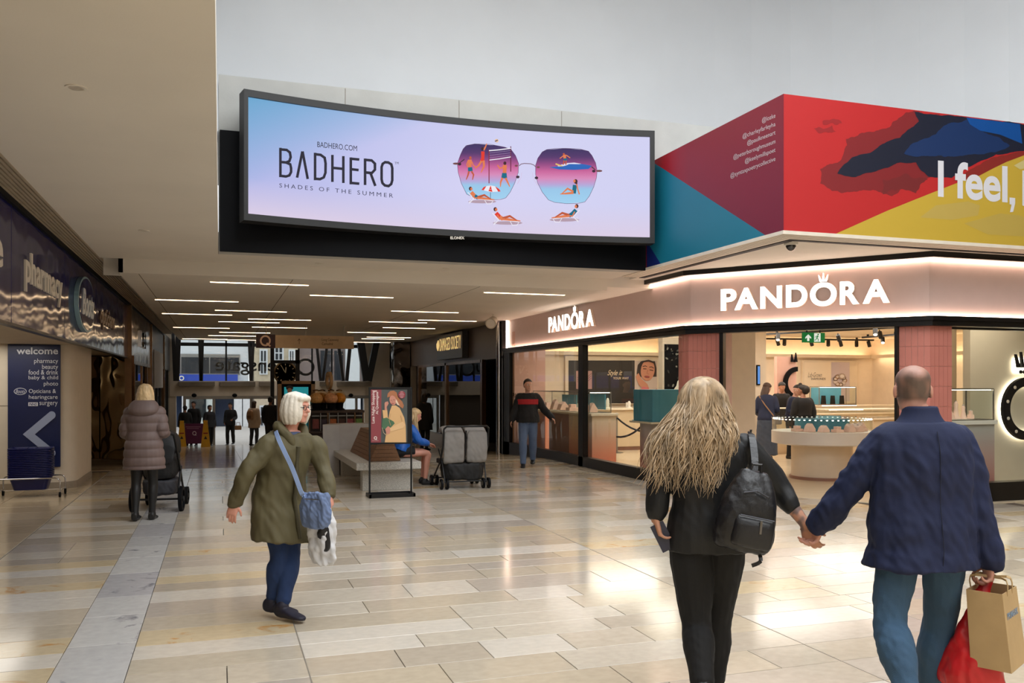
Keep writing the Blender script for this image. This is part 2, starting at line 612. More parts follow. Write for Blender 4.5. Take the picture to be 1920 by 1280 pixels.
for k in range(0, 46):
    ya = 8 + k * .6
    if ya + .6 < DOORY and not (ya < RAMP0 < ya + .6):
        for j in range(3): shopf.append((-1.995 - (j + 1) * .9, -1.995 - j * .9, ya, ya + .6))


def tcol(kind):
    if kind == 's':
        c = R.choice(((190, 187, 184), (180, 177, 177), (198, 195, 191))); st = R.uniform(.35, .6)
    elif kind == 'f':
        c = R.choice(((190, 172, 144), (184, 166, 138), (196, 178, 150))); st = R.uniform(0, .15)
    else:
        c = R.choice(PAL); st = R.uniform(0, .25)
        if R.random() < .07: st = R.uniform(.45, .75); c = (196, 178, 146)
    l = lin(c); return (l[0], l[1], l[2], st)


def seen(t):
    x, y = (t[0] + t[1]) / 2, (t[2] + t[3]) / 2
    d = x * SN + y * CS; l = x * CS - y * SN
    if d < 3: return 99
    u = CX + FPX * l / d; vv = HY + FPX * CAMH / d
    return d if (-250 < u < 2150 and vv < 1420) else 99


allt = [(seen(t), 't', t) for t in tiles] + [(seen(t), 's', t) for t in strip] + [(seen(t), 'f', t) for t in shopf]
allt.sort(key=lambda q: q[0])
rest = {'t': MB(), 's': MB()}
for i, (dd, k, t) in enumerate(allt):
    c = tcol(k); dz = R.uniform(-.0004, .0003)
    za, zb = gz(t[2]) + dz, gz(t[3]) + dz
    if i < 296 and dd < 90:
        tile_mesh(*t, za, zb, c).build('tile', m_strip if k == 's' else m_tile, floor)
    else:
        tile_mesh(*t, za, zb, c, rest['s' if k == 's' else 't'])
rest['t'].build('distant_tiles', m_tile, floor, kind='stuff')
rest['s'].build('distant_strip_tiles', m_strip, floor, kind='stuff')
for x in (.49, 3.56, 6.63, -1.99):                       # brass-grey movement joints
    MB().box(x - .004, x + .004, 3.3, RAMP0, -.012, .0012).build('movement_joint', mat('joint_metal', (150, 142, 130), .4, metal=.3), floor)
# plain hall floor behind and beside the camera
MB().box(-7, 22, -12, 3.3, -.016, 0).build('rear_paving', mat('rear_limestone', (206, 188, 158), .18, var=.08, vs=1.5), floor)
MB().box(10.7, 22, 3.3, 9.6, -.016, 0).build('side_paving', MATS['rear_limestone'], floor)

# ================================================================ CEILINGS AND BULKHEADS
Z1, Z2 = 3.45, 3.25
c1 = MB()
c1.box(-1.6, -.02, -12, 13.5, Z1, Z1 + .4)               # low ceiling over the left aisle
c1.box(-.02, 6.3, 12.62, 13.5, Z1, Z1 + .3)              # soffit under the bulkhead
c1.box(6.62, 7.4, 9.12, 13.5, Z1, Z1 + .3)
c1.box(6.62, 22, 9.12, 12.6, Z1 + .002, Z1 + .3)
struct('ceiling', c1, m_ceil)
c2 = MB()
c2.box(-1.36, 6.2, 13.5, 33.3, Z2, Z2 + .5)
c2.box(6.2, 7.2, 13.5, 33.3, Z2 + .06, Z2 + .5)
cc = struct('ceiling', c2, m_ceil)
jm = mat('ceiling_joint', (120, 108, 92), .8)
for (a, b) in (((1.05, 13.6), (1.05, 33)), ((4.0, 13.6), (4.0, 33)), ((-1.1, 13.6), (-1.1, 33))):
    MB().box(a[0] - .006, a[0] + .006, a[1], b[1], Z2 - .0015, Z2 + .01).build('ceiling_seam', jm, cc)
struct('ceiling', MB().box(-8, 8, 33.3, 38.2, 4.6, 4.8).box(-2, 7.4, 33.25, 33.35, Z2 + .5, 4.6), m_ceil)
# linear slot grille between ceiling and shopfronts on the left
sg = struct('trim_1', MB().box(-1.92, -1.6, -2, 33.3, Z1 + .10, Z1 + .16), mat('slot_void', (26, 22, 19), .8))
for i in range(7):
    x = -1.60 - i * .040
    MB().box(x - .024, x, -2, 33.3, Z1 - .004, Z1 + .03).build('slat', mat('slot_slat', (176, 160, 138), .6), sg)
MB().box(-1.90, -1.866, -2, 33.3, Z1 - .06, Z1 + .05).build('shadow_gap', m_black, sg)
struct('trim_2', MB().box(-1.36, -1.30, 13.5, 33.3, Z2 + .001, Z1 + .1).box(-1.62, -1.36, 13.45, 33.3, Z1 + .05, Z1 + .2).box(-1.60, -1.36, 13.9, 13.95, Z2 + .004, Z1 + .06), m_ceil)
# bulkhead across the hall: grey plaster with the black screen backing
struct('wall_back', MB().box(-.015, 6.62, 12.3, 12.62, Z1, 5.80).box(6.62, 9.4, 12.3, 12.62, 5.0, 5.80), m_grey_pl)
struct('trim_3', MB().box(0.0, 6.29, 12.25, 12.298, Z1 - .012, 5.05), m_black)
MB_ = MB()
for x in (1.66, 3.3, 4.9): MB_.box(x - .003, x + .003, 12.296, 12.299, 5.06, 5.79)
struct('trim_4', MB_, jm)
# mural bulkhead, two faces
struct('wall_right', MB().prism([(6.3, 12.3, Z1 + .02), (6.3, 8.76, Z1 + .02), (22, 8.76, Z1 + .02), (22, 9.12, Z1 + .02), (6.62, 9.12, Z1 + .02), (6.62, 12.3, Z1 + .02)], (0, 0, 1.62)),
       mat('mural_ground', (150, 34, 48), .5, var=.02))
tr = MB()
tr.box(6.285, 6.60, 8.745, 13.1, Z1 - .012, Z1 + .03).box(6.60, 22, 8.745, 9.05, Z1 - .012, Z1 + .03)
t5 = struct('trim_5', tr, mat('soffit_strip', (226, 216, 200), .6))
for k in range(4):
    MB().box(6.33 + k * .06, 6.336 + k * .06, 8.80 + k * .06, 13.1, Z1 - .0135, Z1).box(6.33 + k * .06, 22, 8.79 + k * .06, 8.796 + k * .06, Z1 - .0135, Z1).build('slot', jm, t5)
struct('trim_6', MB().box(6.60, 6.70, 9.05, 13.1, Z1 - .02, Z1 + .02).box(6.70, 22, 9.05, 9.13, Z1 - .02, Z1 + .02), m_black)
# light well above: set-back white walls, sky open at the top
TOP = 9.6
uw = MB()
pts = [(-.05, 15.0)] + [(9.2 + 4 * math.sin(t * PI / 16), 11 + 4 * math.cos(t * PI / 16)) for t in range(0, 9)] + [(13.2, -11)]
for (a, b) in zip(pts[:-1], pts[1:]):
    uw.quad((a[0], a[1], 4.9), (b[0], b[1], 4.9), (b[0], b[1], TOP), (a[0], a[1], TOP))
struct('wall_upper', uw, m_white, smooth=40)
uw = MB().box(-.35, -.05, -12, 15.2, Z1 + .4, TOP)
struct('wall_left', uw, m_white)
struct('trim_7', MB().box(-.02, 13.3, 12.62, 15.2, 5.6, 5.79).box(6.62, 13.3, 9.12, 12.62, 4.9, 5.06), m_white)
struct('ceiling', MB().box(-.3, .8, -12, 15.2, TOP, TOP + .3).box(8.6, 13.4, -12, 15.2, TOP, TOP + .3).box(.8, 8.6, 9.6, 15.2, TOP, TOP + .3).box(.8, 8.6, -12, -7.6, TOP, TOP + .3), m_white)  # unseen roof, its opening inset to keep daylight off the upper walls
struct('wall_front', MB().box(-8, 22, -12.3, -12, 0, TOP), m_ceil)
struct('trim_8', MB().box(13.2, 22, -12, 9, 5.1, 5.3).box(6.7, 13.2, -12, 3.2, Z1, Z1 + .2).box(6.6, 6.8, -12, 3.2, Z1, 5.0).box(6.8, 13.2, 3.0, 3.2, Z1, 5.0), m_ceil)
struct('wall_side', MB().box(13.2, 13.4, -11, 9, 4.9, TOP).box(21.8, 22, -12, 21.5, 0, 5), m_ceil)
struct('baseboard_left', MB().box(-7.2, -7, -12, 38, -1, 3.6), m_cream)

# recessed downlights and corridor light bars
dl0 = None
for i, (u, v, z) in enumerate([(143, 164, Z1), (270, 432, Z1), (599, 493, Z1), (837, 503, Z1), (290, 560, Z2)]):
    p = hz(u, v, z)
    lab = ['recessed downlight nearest the camera in the left ceiling', 'recessed downlight in the left ceiling beside the black screen backing',
           'small recessed spotlight in the soffit under the left half of the screen', 'small recessed spotlight in the soffit under the middle of the screen',
           'tiny round downlight left of the corridor light bars'][i]
    if dl0 is None:
        dl0 = thing('recessed_downlight', lab, 'light', p, 0, 'recessed downlights')
        MB().lathe(p, [(.062, -.006), (.062, .002), (.045, .002), (.045, -.006)], 20).build('bezel', m_ceil, dl0, smooth=40)
        MB().lathe(p, [(.044, -.003), (.044, .001)], 20).build('lens', emit_mat('downlight', (255, 214, 160), 2.2), dl0)
    else: copy_tree(dl0, p, label=lab)
bars = [(398, 527, 574, 535), (584, 552, 734, 558), (300, 561, 438, 565), (405, 580, 535, 585), (306, 587, 433, 590), (466, 597, 582, 600), (411, 602, 522, 605),
        (325, 613, 430, 615), (473, 612, 575, 615), (412, 622, 506, 624), (393, 628, 478, 630), (342, 634, 426, 636), (427, 636, 500, 638),
        (692, 602, 800, 605), (717, 613, 816, 616), (651, 622, 743, 624), (691, 631, 776, 633), (680, 634, 762, 636), (664, 641, 736, 642),
        (785, 599, 892, 602), (910, 547, 1056, 553), (735, 582, 858, 586)]
bl = ['nearest bar of the left columns', 'second bar out, above the hanging sign', 'bar beside the tiny round downlight', None]
b0 = None
for i, (u0, v0, u1, v1) in enumerate(bars):
    p = (hz(u0, v0, Z2) + hz(u1, v1, Z2)) / 2
    p.x = min(p.x, 5.4)
    order = sorted(range(len(bars)), key=lambda k: bars[k][1]).index(i)
    side = 'left of' if u1 < 480 else ('over' if u0 < 663 else 'right of')
    ordn = ['nearest', 'second nearest', 'third nearest', 'fourth nearest', 'fifth nearest', 'sixth nearest', 'seventh nearest', 'eighth nearest', 'ninth nearest', 'tenth nearest', 'eleventh nearest']
    mine = [k for k in range(len(bars)) if ('left of' if bars[k][2] < 480 else ('over' if bars[k][0] < 663 else 'right of')) == side]
    mine.sort(key=lambda k: bars[k][1])
    where = {'left of': 'in the left column of the corridor ceiling', 'over': 'in the columns above the hanging sign', 'right of': 'of the columns beside the jewellery shop'}[side]
    lab = 'light bar, %s one %s' % (ordn[mine.index(i)], where)
    if b0 is None:
        b0 = thing('light_bar', lab, 'light', p, 0, 'linear corridor light bars')
        MB().box(p.x - .75, p.x + .75, p.y - .030, p.y + .030, Z2 - .004, Z2 + .02).build('housing', m_ceil, b0)
        MB().box(p.x - .74, p.x + .74, p.y - .022, p.y + .022, Z2 - .011, Z2 - .003).build('diffuser', m_led, b0)
    else: copy_tree(b0, p, label=lab)
# ================================================================ LEFT SHOPFRONTS
m_print = mat('flat_print', (255, 255, 255), .55, var=0, attr='Col')
m_signwhite = mat('sign_letter_cream', (226, 218, 205), .45, var=.03)
m_signwhite2 = mat('sign_print_white', (214, 216, 226), .5, var=.02)
FX = -1.9
fas = thing('shop_fascia', 'long glossy navy pharmacy fascia of tall panels above the left shopfront', 'shop sign', (FX, 10, 0))
ys = [-2.7, .35, 3.4, 6.45, 9.5, 12.55, 15.6, 18.65, 20.78]
for a, b in zip(ys[:-1], ys[1:]):
    MB().box(FX - .04, FX, a + .006, b - .006, 2.26, 3.40).build('panel', m_navy, fas, bevel=.004)
MB().box(FX - .10, FX - .04, -2.7, 20.78, 2.24, 3.42).build('backing', m_black, fas)
MB().box(FX - .08, FX + .004, -2.7, 20.78, 2.235, 2.262).build('lower_trim', m_blackmet, fas)
Ydir = (0, 1, 0)


def onleft(u): return hx(u, HY, FX).y


mb = MB(); text_on(mb, 'pharmacy', (FX + .002, onleft(44), 2.62), Ydir, (0, 0, 1), box=(0, onleft(114) - onleft(44), 0, .43), depth=.02, offset=.02)
mb.build('lettering', m_signwhite, fas, label='raised cream letters reading pharmacy')
mb = MB(); text_on(mb, 'opticians', (FX + .002, onleft(186), 2.60), Ydir, (0, 0, 1), box=(0, onleft(213) - onleft(186), 0, .38), depth=.02, offset=.02)
mb.build('lettering', mat('brown_letter', (128, 104, 84), .4, metal=.4), fas, label='brown letters reading opticians')
mb = MB(); text_on(mb, 'e', (FX + .002, onleft(1), 2.72), Ydir, (0, 0, 1), box=(-.40, 0, 0, .26), depth=.02, offset=.02)
mb.build('lettering', m_signwhite, fas)
lg = thing('logo_disc', 'oval navy and white shop logo with pale blue rim mounted on the navy fascia', 'logo', (FX + .07, 14.1, 2.83))
cy_, cz_ = 14.1, 2.83


def oval(k, x): return [(x, cy_ + .84 * k * math.cos(t * PI / 24), cz_ + .40 * k * math.sin(t * PI / 24)) for t in range(48)]


MB().prism(oval(1, FX + .003), (.06, 0, 0)).build('rim', mat('pale_blue_rim', (150, 186, 200), .3, var=.03), lg, smooth=40)
MB().prism(oval(.93, FX + .04), (.03, 0, 0)).build('face', m_navy, lg, smooth=40)
mb = MB(); text_on(mb, 'Boots', (FX + .072, cy_ - .60, cz_ - .18), Ydir, (0, 0, 1), box=(0, 1.2, 0, .38), depth=.012, offset=.025, shear=.35)
mb.build('lettering', mat('logo_white', (214, 222, 230), .4), lg, label='white script letters reading Boots')
# second and third fascias further down
f2 = thing('shop_fascia', 'bronze mirrored fascia with small chrome emblem beyond the navy one', 'shop sign', (FX, 24, 0))
MB().box(FX - .1, FX + .02, 20.86, 27.2, 2.22, 3.40).build('panel', mat('brown_mirror', (120, 100, 84), .16, metal=.85, low=(1.2, .5, .06)), f2)
mb = MB(); mb.lathe((FX + .05, 24.2, 2.8), [(.19, -.03), (.19, .03), (.13, .03), (.13, -.03), (.19, -.03)], 24, axis=(1, 0, 0)).box(FX + .02, FX + .07, 23.4, 23.55, 2.6, 3.0).box(FX + .02, FX + .07, 24.85, 25.0, 2.6, 3.0)
mb.build('lettering', m_chrome, f2, label='chrome emblem')
f3 = thing('shop_fascia', 'dark fascia above the pale board at the far left end of the hall', 'shop sign', (FX, 30, 0))
MB().box(FX - .1, FX + .01, 27.25, 37.7, 2.3, 3.5).build('panel', mat('dark_fascia', (52, 46, 44), .4), f3)
MB().box(FX, FX + .06, 28.0, 32.2, 1.55, 2.7).build('board', mat('pale_board', (168, 164, 160), .6), f3)
struct('trim_9', MB().box(FX - .06, FX + .08, 20.72, 20.86, 0, 3.4), m_bronze_trim)
struct('trim_10', MB().box(FX - .06, FX + .06, 27.15, 27.27, gz(27), 3.4).box(FX - .06, FX + .06, 33.2, 33.4, gz(33), 3.4), m_bronze_trim)


def window(name, parts, kind='structure'):
    """parts: list of (part name, MB, material); the first is the frame = the structure itself"""
    o = struct(name, parts[0][1], parts[0][2])
    for n, m, mt_ in parts[1:]: m.build(n, mt_, o)
    return o


fr = MB(); fr.box(FX - .05, FX + .02, 20.86, 27.2, 2.14, 2.22).box(FX - .05, FX + .02, 20.86, 27.2, gz(27.2), .14)
for y in (22.3, 24.4, 25.9): fr.box(FX - .05, FX + .02, y - .03, y + .03, gz(y), 2.2)
window('window_1', [('frame', fr, m_bronze_trim), ('pane', MB().box(FX - .02, FX - .01, 20.9, 22.27, .14, 2.14), m_glass_dark), ('pane', MB().box(FX - .02, FX - .01, 22.33, 24.37, .14, 2.14), m_glass_dark),
                    ('pane', MB().box(FX - .02, FX - .01, 25.93, 27.15, 0, 2.14), m_glass_dark)])
fr = MB().box(FX - .05, FX + .02, 27.27, 37.6, 2.2, 2.3)
for y in (28.4, 30.0, 31.6, 34.5, 36.0): fr.box(FX - .05, FX + .03, y - .03, y + .03, gz(y), 2.25)
window('window_2', [('frame', fr, m_blackmet)] + [('pane', MB().box(FX - .02, FX - .01, a, b, gz(b), 2.2), m_glass_dark) for a, b in ((27.3, 28.37), (28.43, 29.97), (30.03, 31.57), (33.5, 34.47), (34.53, 35.97), (36.03, 37.6))])
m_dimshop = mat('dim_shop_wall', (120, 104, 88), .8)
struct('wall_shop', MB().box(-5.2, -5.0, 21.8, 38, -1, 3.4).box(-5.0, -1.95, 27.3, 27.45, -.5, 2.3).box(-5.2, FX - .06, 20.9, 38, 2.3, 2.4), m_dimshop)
# recessed pharmacy entrance: soffit, rear wall, pillar, splayed mirror wall
struct('ceiling', MB().box(-7, FX - .05, -2.7, 21.8, 2.30, 2.36), mat('entrance_soffit', (186, 170, 146), .6))
mw = MB().prism([(-1.86, 20.75, 0), (-3.2, 22.1, 0), (-3.2, 22.3, 0), (-1.78, 20.85, 0)], (0, 0, 2.3))
mwo = struct('wall_mirror', mw, m_bronze_trim)
A_, B_ = V((-1.87, 20.74, 0)), V((-3.19, 22.08, 0)); T_ = (B_ - A_).normalized(); N_ = V((T_.y, -T_.x, 0)); N_ = N_ if N_.y < 0 else -N_
L_ = (B_ - A_).length
m_wavy = mat('wavy_bronze_mirror', (172, 146, 108), .035, metal=1, var=.03, low=(1.5, .8, .16))
for k, (a, b, z0, z1) in enumerate(((.02, .48, .02, 2.28), (.50, .985, .02, 2.28))):
    MB().obox((A_ + B_) / 2 - (A_ + B_) / 2 + A_ + T_ * (L_ * (a + b) / 2) + N_ * .012 + V((0, 0, (z0 + z1) / 2)), T_, N_, (0, 0, 1), L_ * (b - a) / 2, .01, (z1 - z0) / 2).build('mirror_panel', m_wavy, mwo)
struct('wall_entrance', MB().box(-7, -3.0, 22.1, 22.3, 0, 2.3), m_cream)
pil = MB(); pp = [(-4.6, 15.5), (-2.5, 15.5)] + [(-2.5 + .3 * math.sin(t * PI / 12), 15.8 - .3 * math.cos(t * PI / 12)) for t in range(1, 7)] + [(-2.2, 17.4), (-4.6, 17.4)]
pil.prism([(x, y, 0) for x, y in pp], (0, 0, 2.3))
pillar = struct('pillar', pil, mat('pillar_paint', (214, 202, 184), .6, var=.03), smooth=35)
MB().prism([(x + (.012 if x > -2.5 else 0), y - .012, 0) for x, y in pp[:8]] + [(-2.19, 17.4, 0), (-4.6, 17.4, 0)], (0, 0, .11)).build('baseboard', mat('pillar_base', (150, 138, 122), .5), pillar)
MB().box(-4.6, -2.45, 15.494, 15.5, 1.33, 1.336).build('seam', jm, pillar)
# welcome sign
p0, p1 = hy(14.5, 645, 15.45), hy(113, 875, 15.45)
ws = thing('welcome_sign', 'tall dark blue welcome sign with store departments and an arrow on the pillar', 'sign', (p0.x, 15.47, p1.z))
MB().box(p0.x, p1.x, 15.45, 15.497, p1.z, p0.z).build('panel', mat('sign_blue', (14, 26, 72), .35, var=.04), ws, bevel=.004)
pr = Print(lambda u, v, h: hy(u, v, 15.448 - h))
for t, x0, x1, y0, y1, off in (('welcome', 31, 109, 664, 651, .02),) + (('pharmacy', 64, 109, 683, 672, .0), ('beauty', 79, 109, 694, 683, .0), ('food & drink', 53.5, 109, 702, 693, .0),
                          ('baby & child', 53.5, 109, 713, 704, .0), ('photo', 82, 109, 725, 715, .0), ('Opticians &', 54, 105, 739, 729, .0), ('hearingcare', 54, 108, 750, 740, .0), ('surgery', 74, 108, 762, 753, .0)):
    pr.text(t, x0, x1, y0, y1, (206, 208, 218), offset=off, res=3)
    pr.build('word_lettering', m_print, ws); pr = Print(lambda u, v, h: hy(u, v, 15.448 - h)); pr.k = 2
pr.ell(38, 733.5, 12, 6.6, (206, 208, 218)).ell(38, 733.5, 11, 5.6, (20, 32, 84)).text('Boots', 29, 47, 737, 730, (206, 208, 218), shear=.4, res=2)
pr.poly([(53, 754), (71, 754), (71, 761), (53, 761)], (206, 208, 218)).text('NHS', 54.5, 69.5, 760, 755, (20, 32, 84), shear=.25, offset=.02, res=2)
pr.build('emblem_lettering', m_print, ws); pr = Print(lambda u, v, h: hy(u, v, 15.448 - h)); pr.k = 8
c_ = (150, 160, 190)
pr.line([(97, 778), (54, 814), (97, 849)], 14.5, c_).ell(97, 778, 7.3, 7.3, c_).ell(97, 849, 7.3, 7.3, c_).ell(54, 814, 7.4, 7.4, c_)
pr.build('arrow', m_print, ws)

# ================================================================ JEWELLERY SHOP SHELL
FP = [(7.0, 21.5), (7.0, 12.2), (9.1, 9.4), (16.5, 9.36)]


def off_line(d, pts=FP):                # mitred offset, + = towards the hall
    n = len(pts); out = []
    nr = []
    for i in range(n - 1):
        t = V((pts[i + 1][0] - pts[i][0], pts[i + 1][1] - pts[i][1])).normalized(); nr.append(V((t.y, -t.x)))
    for i in range(n):
        a = nr[max(i - 1, 0)]; b = nr[min(i, n - 2)]
        m = (a + b).normalized(); k = d / max(.3, m.dot(a))
        out.append(V((pts[i][0] + m.x * k, pts[i][1] + m.y * k)))
    return out


def band(mb, d0, d1, z0, z1, pts=FP):
    a, b = off_line(d0, pts), off_line(d1, pts)
    for i in range(len(pts) - 1):
        mb.prism([(a[i].x, a[i].y, z0), (a[i + 1].x, a[i + 1].y, z0), (b[i + 1].x, b[i + 1].y, z0), (b[i].x, b[i].y, z0)], (0, 0, z1 - z0))
    return mb


m_mauve = mat('mauve_fascia', (206, 184, 180), .45, var=.02)
jf = thing('shop_fascia', 'mauve jewellery shop fascia with glowing edges and illuminated white lettering', 'shop sign', (7.0, 12.2, 2.47))
for i in range(3):
    a_, b_ = off_line(-.06), off_line(-.10)
    MB().prism([(a_[i].x, a_[i].y, 2.58), (a_[i + 1].x, a_[i + 1].y, 2.58), (b_[i + 1].x, b_[i + 1].y, 2.58), (b_[i].x, b_[i].y, 2.58)], (0, 0, .82)).build('panel', m_mauve, jf)
band(MB(), .10, -.12, 3.375, 3.47).build('upper_trim', m_blackmet, jf)
band(MB(), .09, -.16, 2.53, 2.59).box(6.91, 7.12, 21.44, 21.54, 2.53, 3.42).build('lower_trim', m_blackmet, jf)
m_halo = emit_mat('fascia_halo', (255, 222, 198), 12)
band(MB(), -.005, -.055, 3.362, 3.374).build('edge_light', m_halo, jf)
band(MB(), -.005, -.055, 2.591, 2.603).build('edge_light', m_halo, jf)
MB().box(7.0, 7.05, 21.425, 21.438, 2.6, 3.37).build('edge_light', m_halo, jf)
m_letter = emit_mat('lit_letter', (255, 246, 236), 3.2)
m_lside = mat('letter_return', (232, 214, 200), .4)


def frame2(i):
    A, B = V((*FP[i], 0)), V((*FP[i + 1], 0)); t = (B - A).normalized(); return A, t, V((t.y, -t.x, 0))


def hitp(u, v, P, n):
    r = ray(u, v); o = V((0, 0, CAMH)); return o + r * ((V(P) - o).dot(n) / r.dot(n))


LET = [('P', 70, 155), ('A', 145, 272), ('N', 285, 402), ('D', 425, 540), ('O', 555, 700), ('R', 718, 822), ('A', 842, 988)]


def pandora(i, uP, uE, zb, zt, fl_=-.055):
    A, t, n = frame2(i); A = A + n * fl_
    s0 = (hitp(uP, 600, A, n) - A).dot(t); s1 = (hitp(uE, 600, A, n) - A).dot(t)
    for nm, mt_, dep, lift in (('letter_return', m_lside, .055, 0.0), ('lettering', m_letter, .006, .0552)):
        mb = MB()
        for ch, a, b in LET:
            if i == 1:
                ea = (hitp(1330 + a / 2.908, 560, A, n) - A).dot(t); eb = (hitp(1330 + b / 2.908, 560, A, n) - A).dot(t)
            else:
                ea = s0 + (s1 - s0) * (a - 70) / 918; eb = s0 + (s1 - s0) * (b - 70) / 918
            e = .02 * (zt - zb) if ch == 'O' else 0
            text_on(mb, ch, A, t, (0, 0, 1), box=(ea, eb, zb - e, zt + e), depth=dep, lift=lift, offset=.035 if ch != 'O' else .03, res=8)
            if ch == 'O':
                cx = (ea + eb) / 2; H = zt - zb; zc = zt + .05 * H
                def P_(x, z, l=lift): return A + t * (cx + x * H) + V((0, 0, zc + z * H)) + n * l
                mb.prism([P_(-.15, 0), P_(.15, 0), P_(.155, .05), P_(-.155, .05)], n * dep)
                for dx, hh in ((-.16, .30), (0, .38), (.16, .30)):
                    mb.prism([P_(dx * .75 - .055, .06), P_(dx * .75 + .055, .06), P_(dx * 1.25 + .012, hh), P_(dx * 1.25 - .012, hh)], n * dep)
        mb.build(nm, mt_, jf, label='illuminated white letters reading PANDORA' if nm == 'lettering' else None)


pandora(0, 1033, 1118, 2.825, 3.16)
pandora(1, 1354, 1670, 2.80, 3.13)
# door and window heads
struct('trim_11', band(MB(), .06, -.16, 2.46, 2.531), m_blackmet)
# left shop window
fr = MB(); fr.box(6.96, 7.1, 12.45, 21.5, 0 - .15, .20)
fr.box(6.96, 7.08, 21.05, 21.5, -.15, 2.5).box(6.96, 7.08, 16.32, 16.55, 0, 2.5)
w3 = window('window_3', [('frame', fr, m_blackmet), ('pane', MB().box(7.03, 7.045, 16.55, 21.05, .2, 2.47), m_glass), ('pane', MB().box(7.03, 7.045, 12.42, 16.32, .2, 2.47), m_glass)])
mb = MB(); text_on(mb, 'PANDORA', (7.028, 20.95, 1.33), (0, -1, 0), (0, 0, 1), box=(0, 1.35, 0, .12), depth=.001, offset=.01)
mb.build('window_lettering', m_black, w3)
fr = MB(); fr.box(9.75, 16.5, 9.62, 9.80, 0, .27)
fr.box(9.62, 16.5, 9.62, 9.72, 2.44, 2.53)
window('window_4', [('frame', fr, m_blackmet), ('pane', MB().box(9.70, 16.4, 9.66, 9.675, .27, 2.44), m_glass)])
# tiled columns
m_pink = mat('pink_glazed_tile', (196, 124, 112), .32, var=.05, vs=3, coat=.2)
m_pinkg = mat('pink_tile_grout', (214, 178, 166), .8)


def tiled(name, A, t, n, length, nz=None):
    A = V((*A, 0)); core = MB()
    return A, t, n


def column(name, corner_pts, depth=.45):
    """corner_pts: plan polyline of the visible faces, left to right"""
    inner = off_line(-depth, corner_pts)
    pol = [(p[0], p[1], 0) for p in off_line(-.008, corner_pts)] + [(p.x, p.y, 0) for p in inner[::-1]]
    o = struct(name, MB().prism(pol, (0, 0, 2.47)), m_pinkg)
    for i in range(len(corner_pts) - 1):
        A, B = V((*corner_pts[i], 0)), V((*corner_pts[i + 1], 0)); t = (B - A).normalized(); n = V((t.y, -t.x, 0)); L = (B - A).length
        nc = max(1, round(L / .072)); w_ = L / nc; nr = 9; hh = 2.46 / nr
        for c in range(nc):
            for r in range(nr):
                cc = A + t * ((c + .5) * w_) + V((0, 0, (r + .5) * hh)) - n * (.006 + R.uniform(0, .0012))
                MB().obox(cc, t, n, (0, 0, 1), w_ / 2 - .0022, .006, hh / 2 - .0022).build('tile', m_pink, o)
    return o


A1, t1, n1 = frame2(1)
F = lambda s, o=-.03: (A1 + t1 * s + n1 * o)
sR = (hitp(1685, 700, A1, n1) - A1).dot(t1); sL = (hitp(1350, 700, A1, n1) - A1).dot(t1)
e0 = F(0); eL = F(sL); eR0 = F(sR); eR1 = V((9.13, 9.43, 0))
column('pillar', [(7.03, 12.55), (7.03, 12.23), (eL.x, eL.y)])
uR = hitp(1785, 700, (9, 9.43, 0), V((0, -1, 0))).x
column('pillar', [(eR0.x, eR0.y), (9.12, 9.43), (uR, 9.43)])
struct('trim_12', MB().obox(F(sL + .03) + V((0, 0, 1.23)), t1, n1, (0, 0, 1), .03, .06, 1.23).obox(F(sR - .03) + V((0, 0, 1.23)), t1, n1, (0, 0, 1), .02, .06, 1.23), m_blackmet)

# interior shell
sf = MB().prism([(7.02, 21.5, -.012), (7.02, 12.3, -.012), (9.13, 9.5, -.012), (16.5, 9.5, -.012), (19, 9.5, -.012), (19, 21.5, -.012)], (0, 0, .016))
struct('floor', sf, mat('shop_floor', (214, 196, 168), .22, var=.05, vs=1.2, stretch=(1, 4, 1)))
ZC = 3.0
struct('ceiling', MB().prism([(7.1, 21.6, ZC), (7.1, 12.3, ZC), (9.2, 9.6, ZC), (19, 9.6, ZC), (19, 21.6, ZC)], (0, 0, .08)), m_cream)
struct('wall_rear', MB().box(7.0, 19, 21.5, 21.7, -.2, 3.1), m_cream_w)
struct('wall_far', MB().box(18.6, 18.8, 9.7, 21.5, 0, 3.1), m_cream_w)
# cove: a ledge with a light strip behind it
struct('trim_13', MB().box(7.9, 18.5, 21.24, 21.27, 2.44, 2.53).box(7.9, 18.5, 21.27, 21.5, 2.44, 2.46).box(18.33, 18.36, 12, 21.3, 2.44, 2.53), m_cream)
struct('trim_14', MB().box(7.95, 18.3, 21.30, 21.40, 2.465, 2.475).box(18.42, 18.52, 12, 21.2, 2.465, 2.475), m_cove)
struct('wall_panel', MB().box(7.05, 7.88, 20.9, 21.1, 0, 3.0), mat('dusty_pink_wall', (206, 164, 150), .7, var=.03))
mp = MB().box(8.35, 8.98, 13.3, 13.6, 0, 3.0)
struct('wall_partition', mp, m_cream_w)
struct('wall_partition', MB().box(11.4, 11.9, 17.2, 17.5, 0, 3.0).box(11.4, 11.55, 17.5, 21.5, 0, 3.0), m_cream_w)
struct('wall_window', MB().box(11.6, 18, 11.15, 11.3, 0, 3.0), mat('window_backdrop', (214, 206, 190), .6, var=.02))
struct('wall_window', MB().box(11.05, 11.62, 11.45, 11.6, 0, 3.0), mat('window_reveal', (176, 156, 132), .6, var=.02))
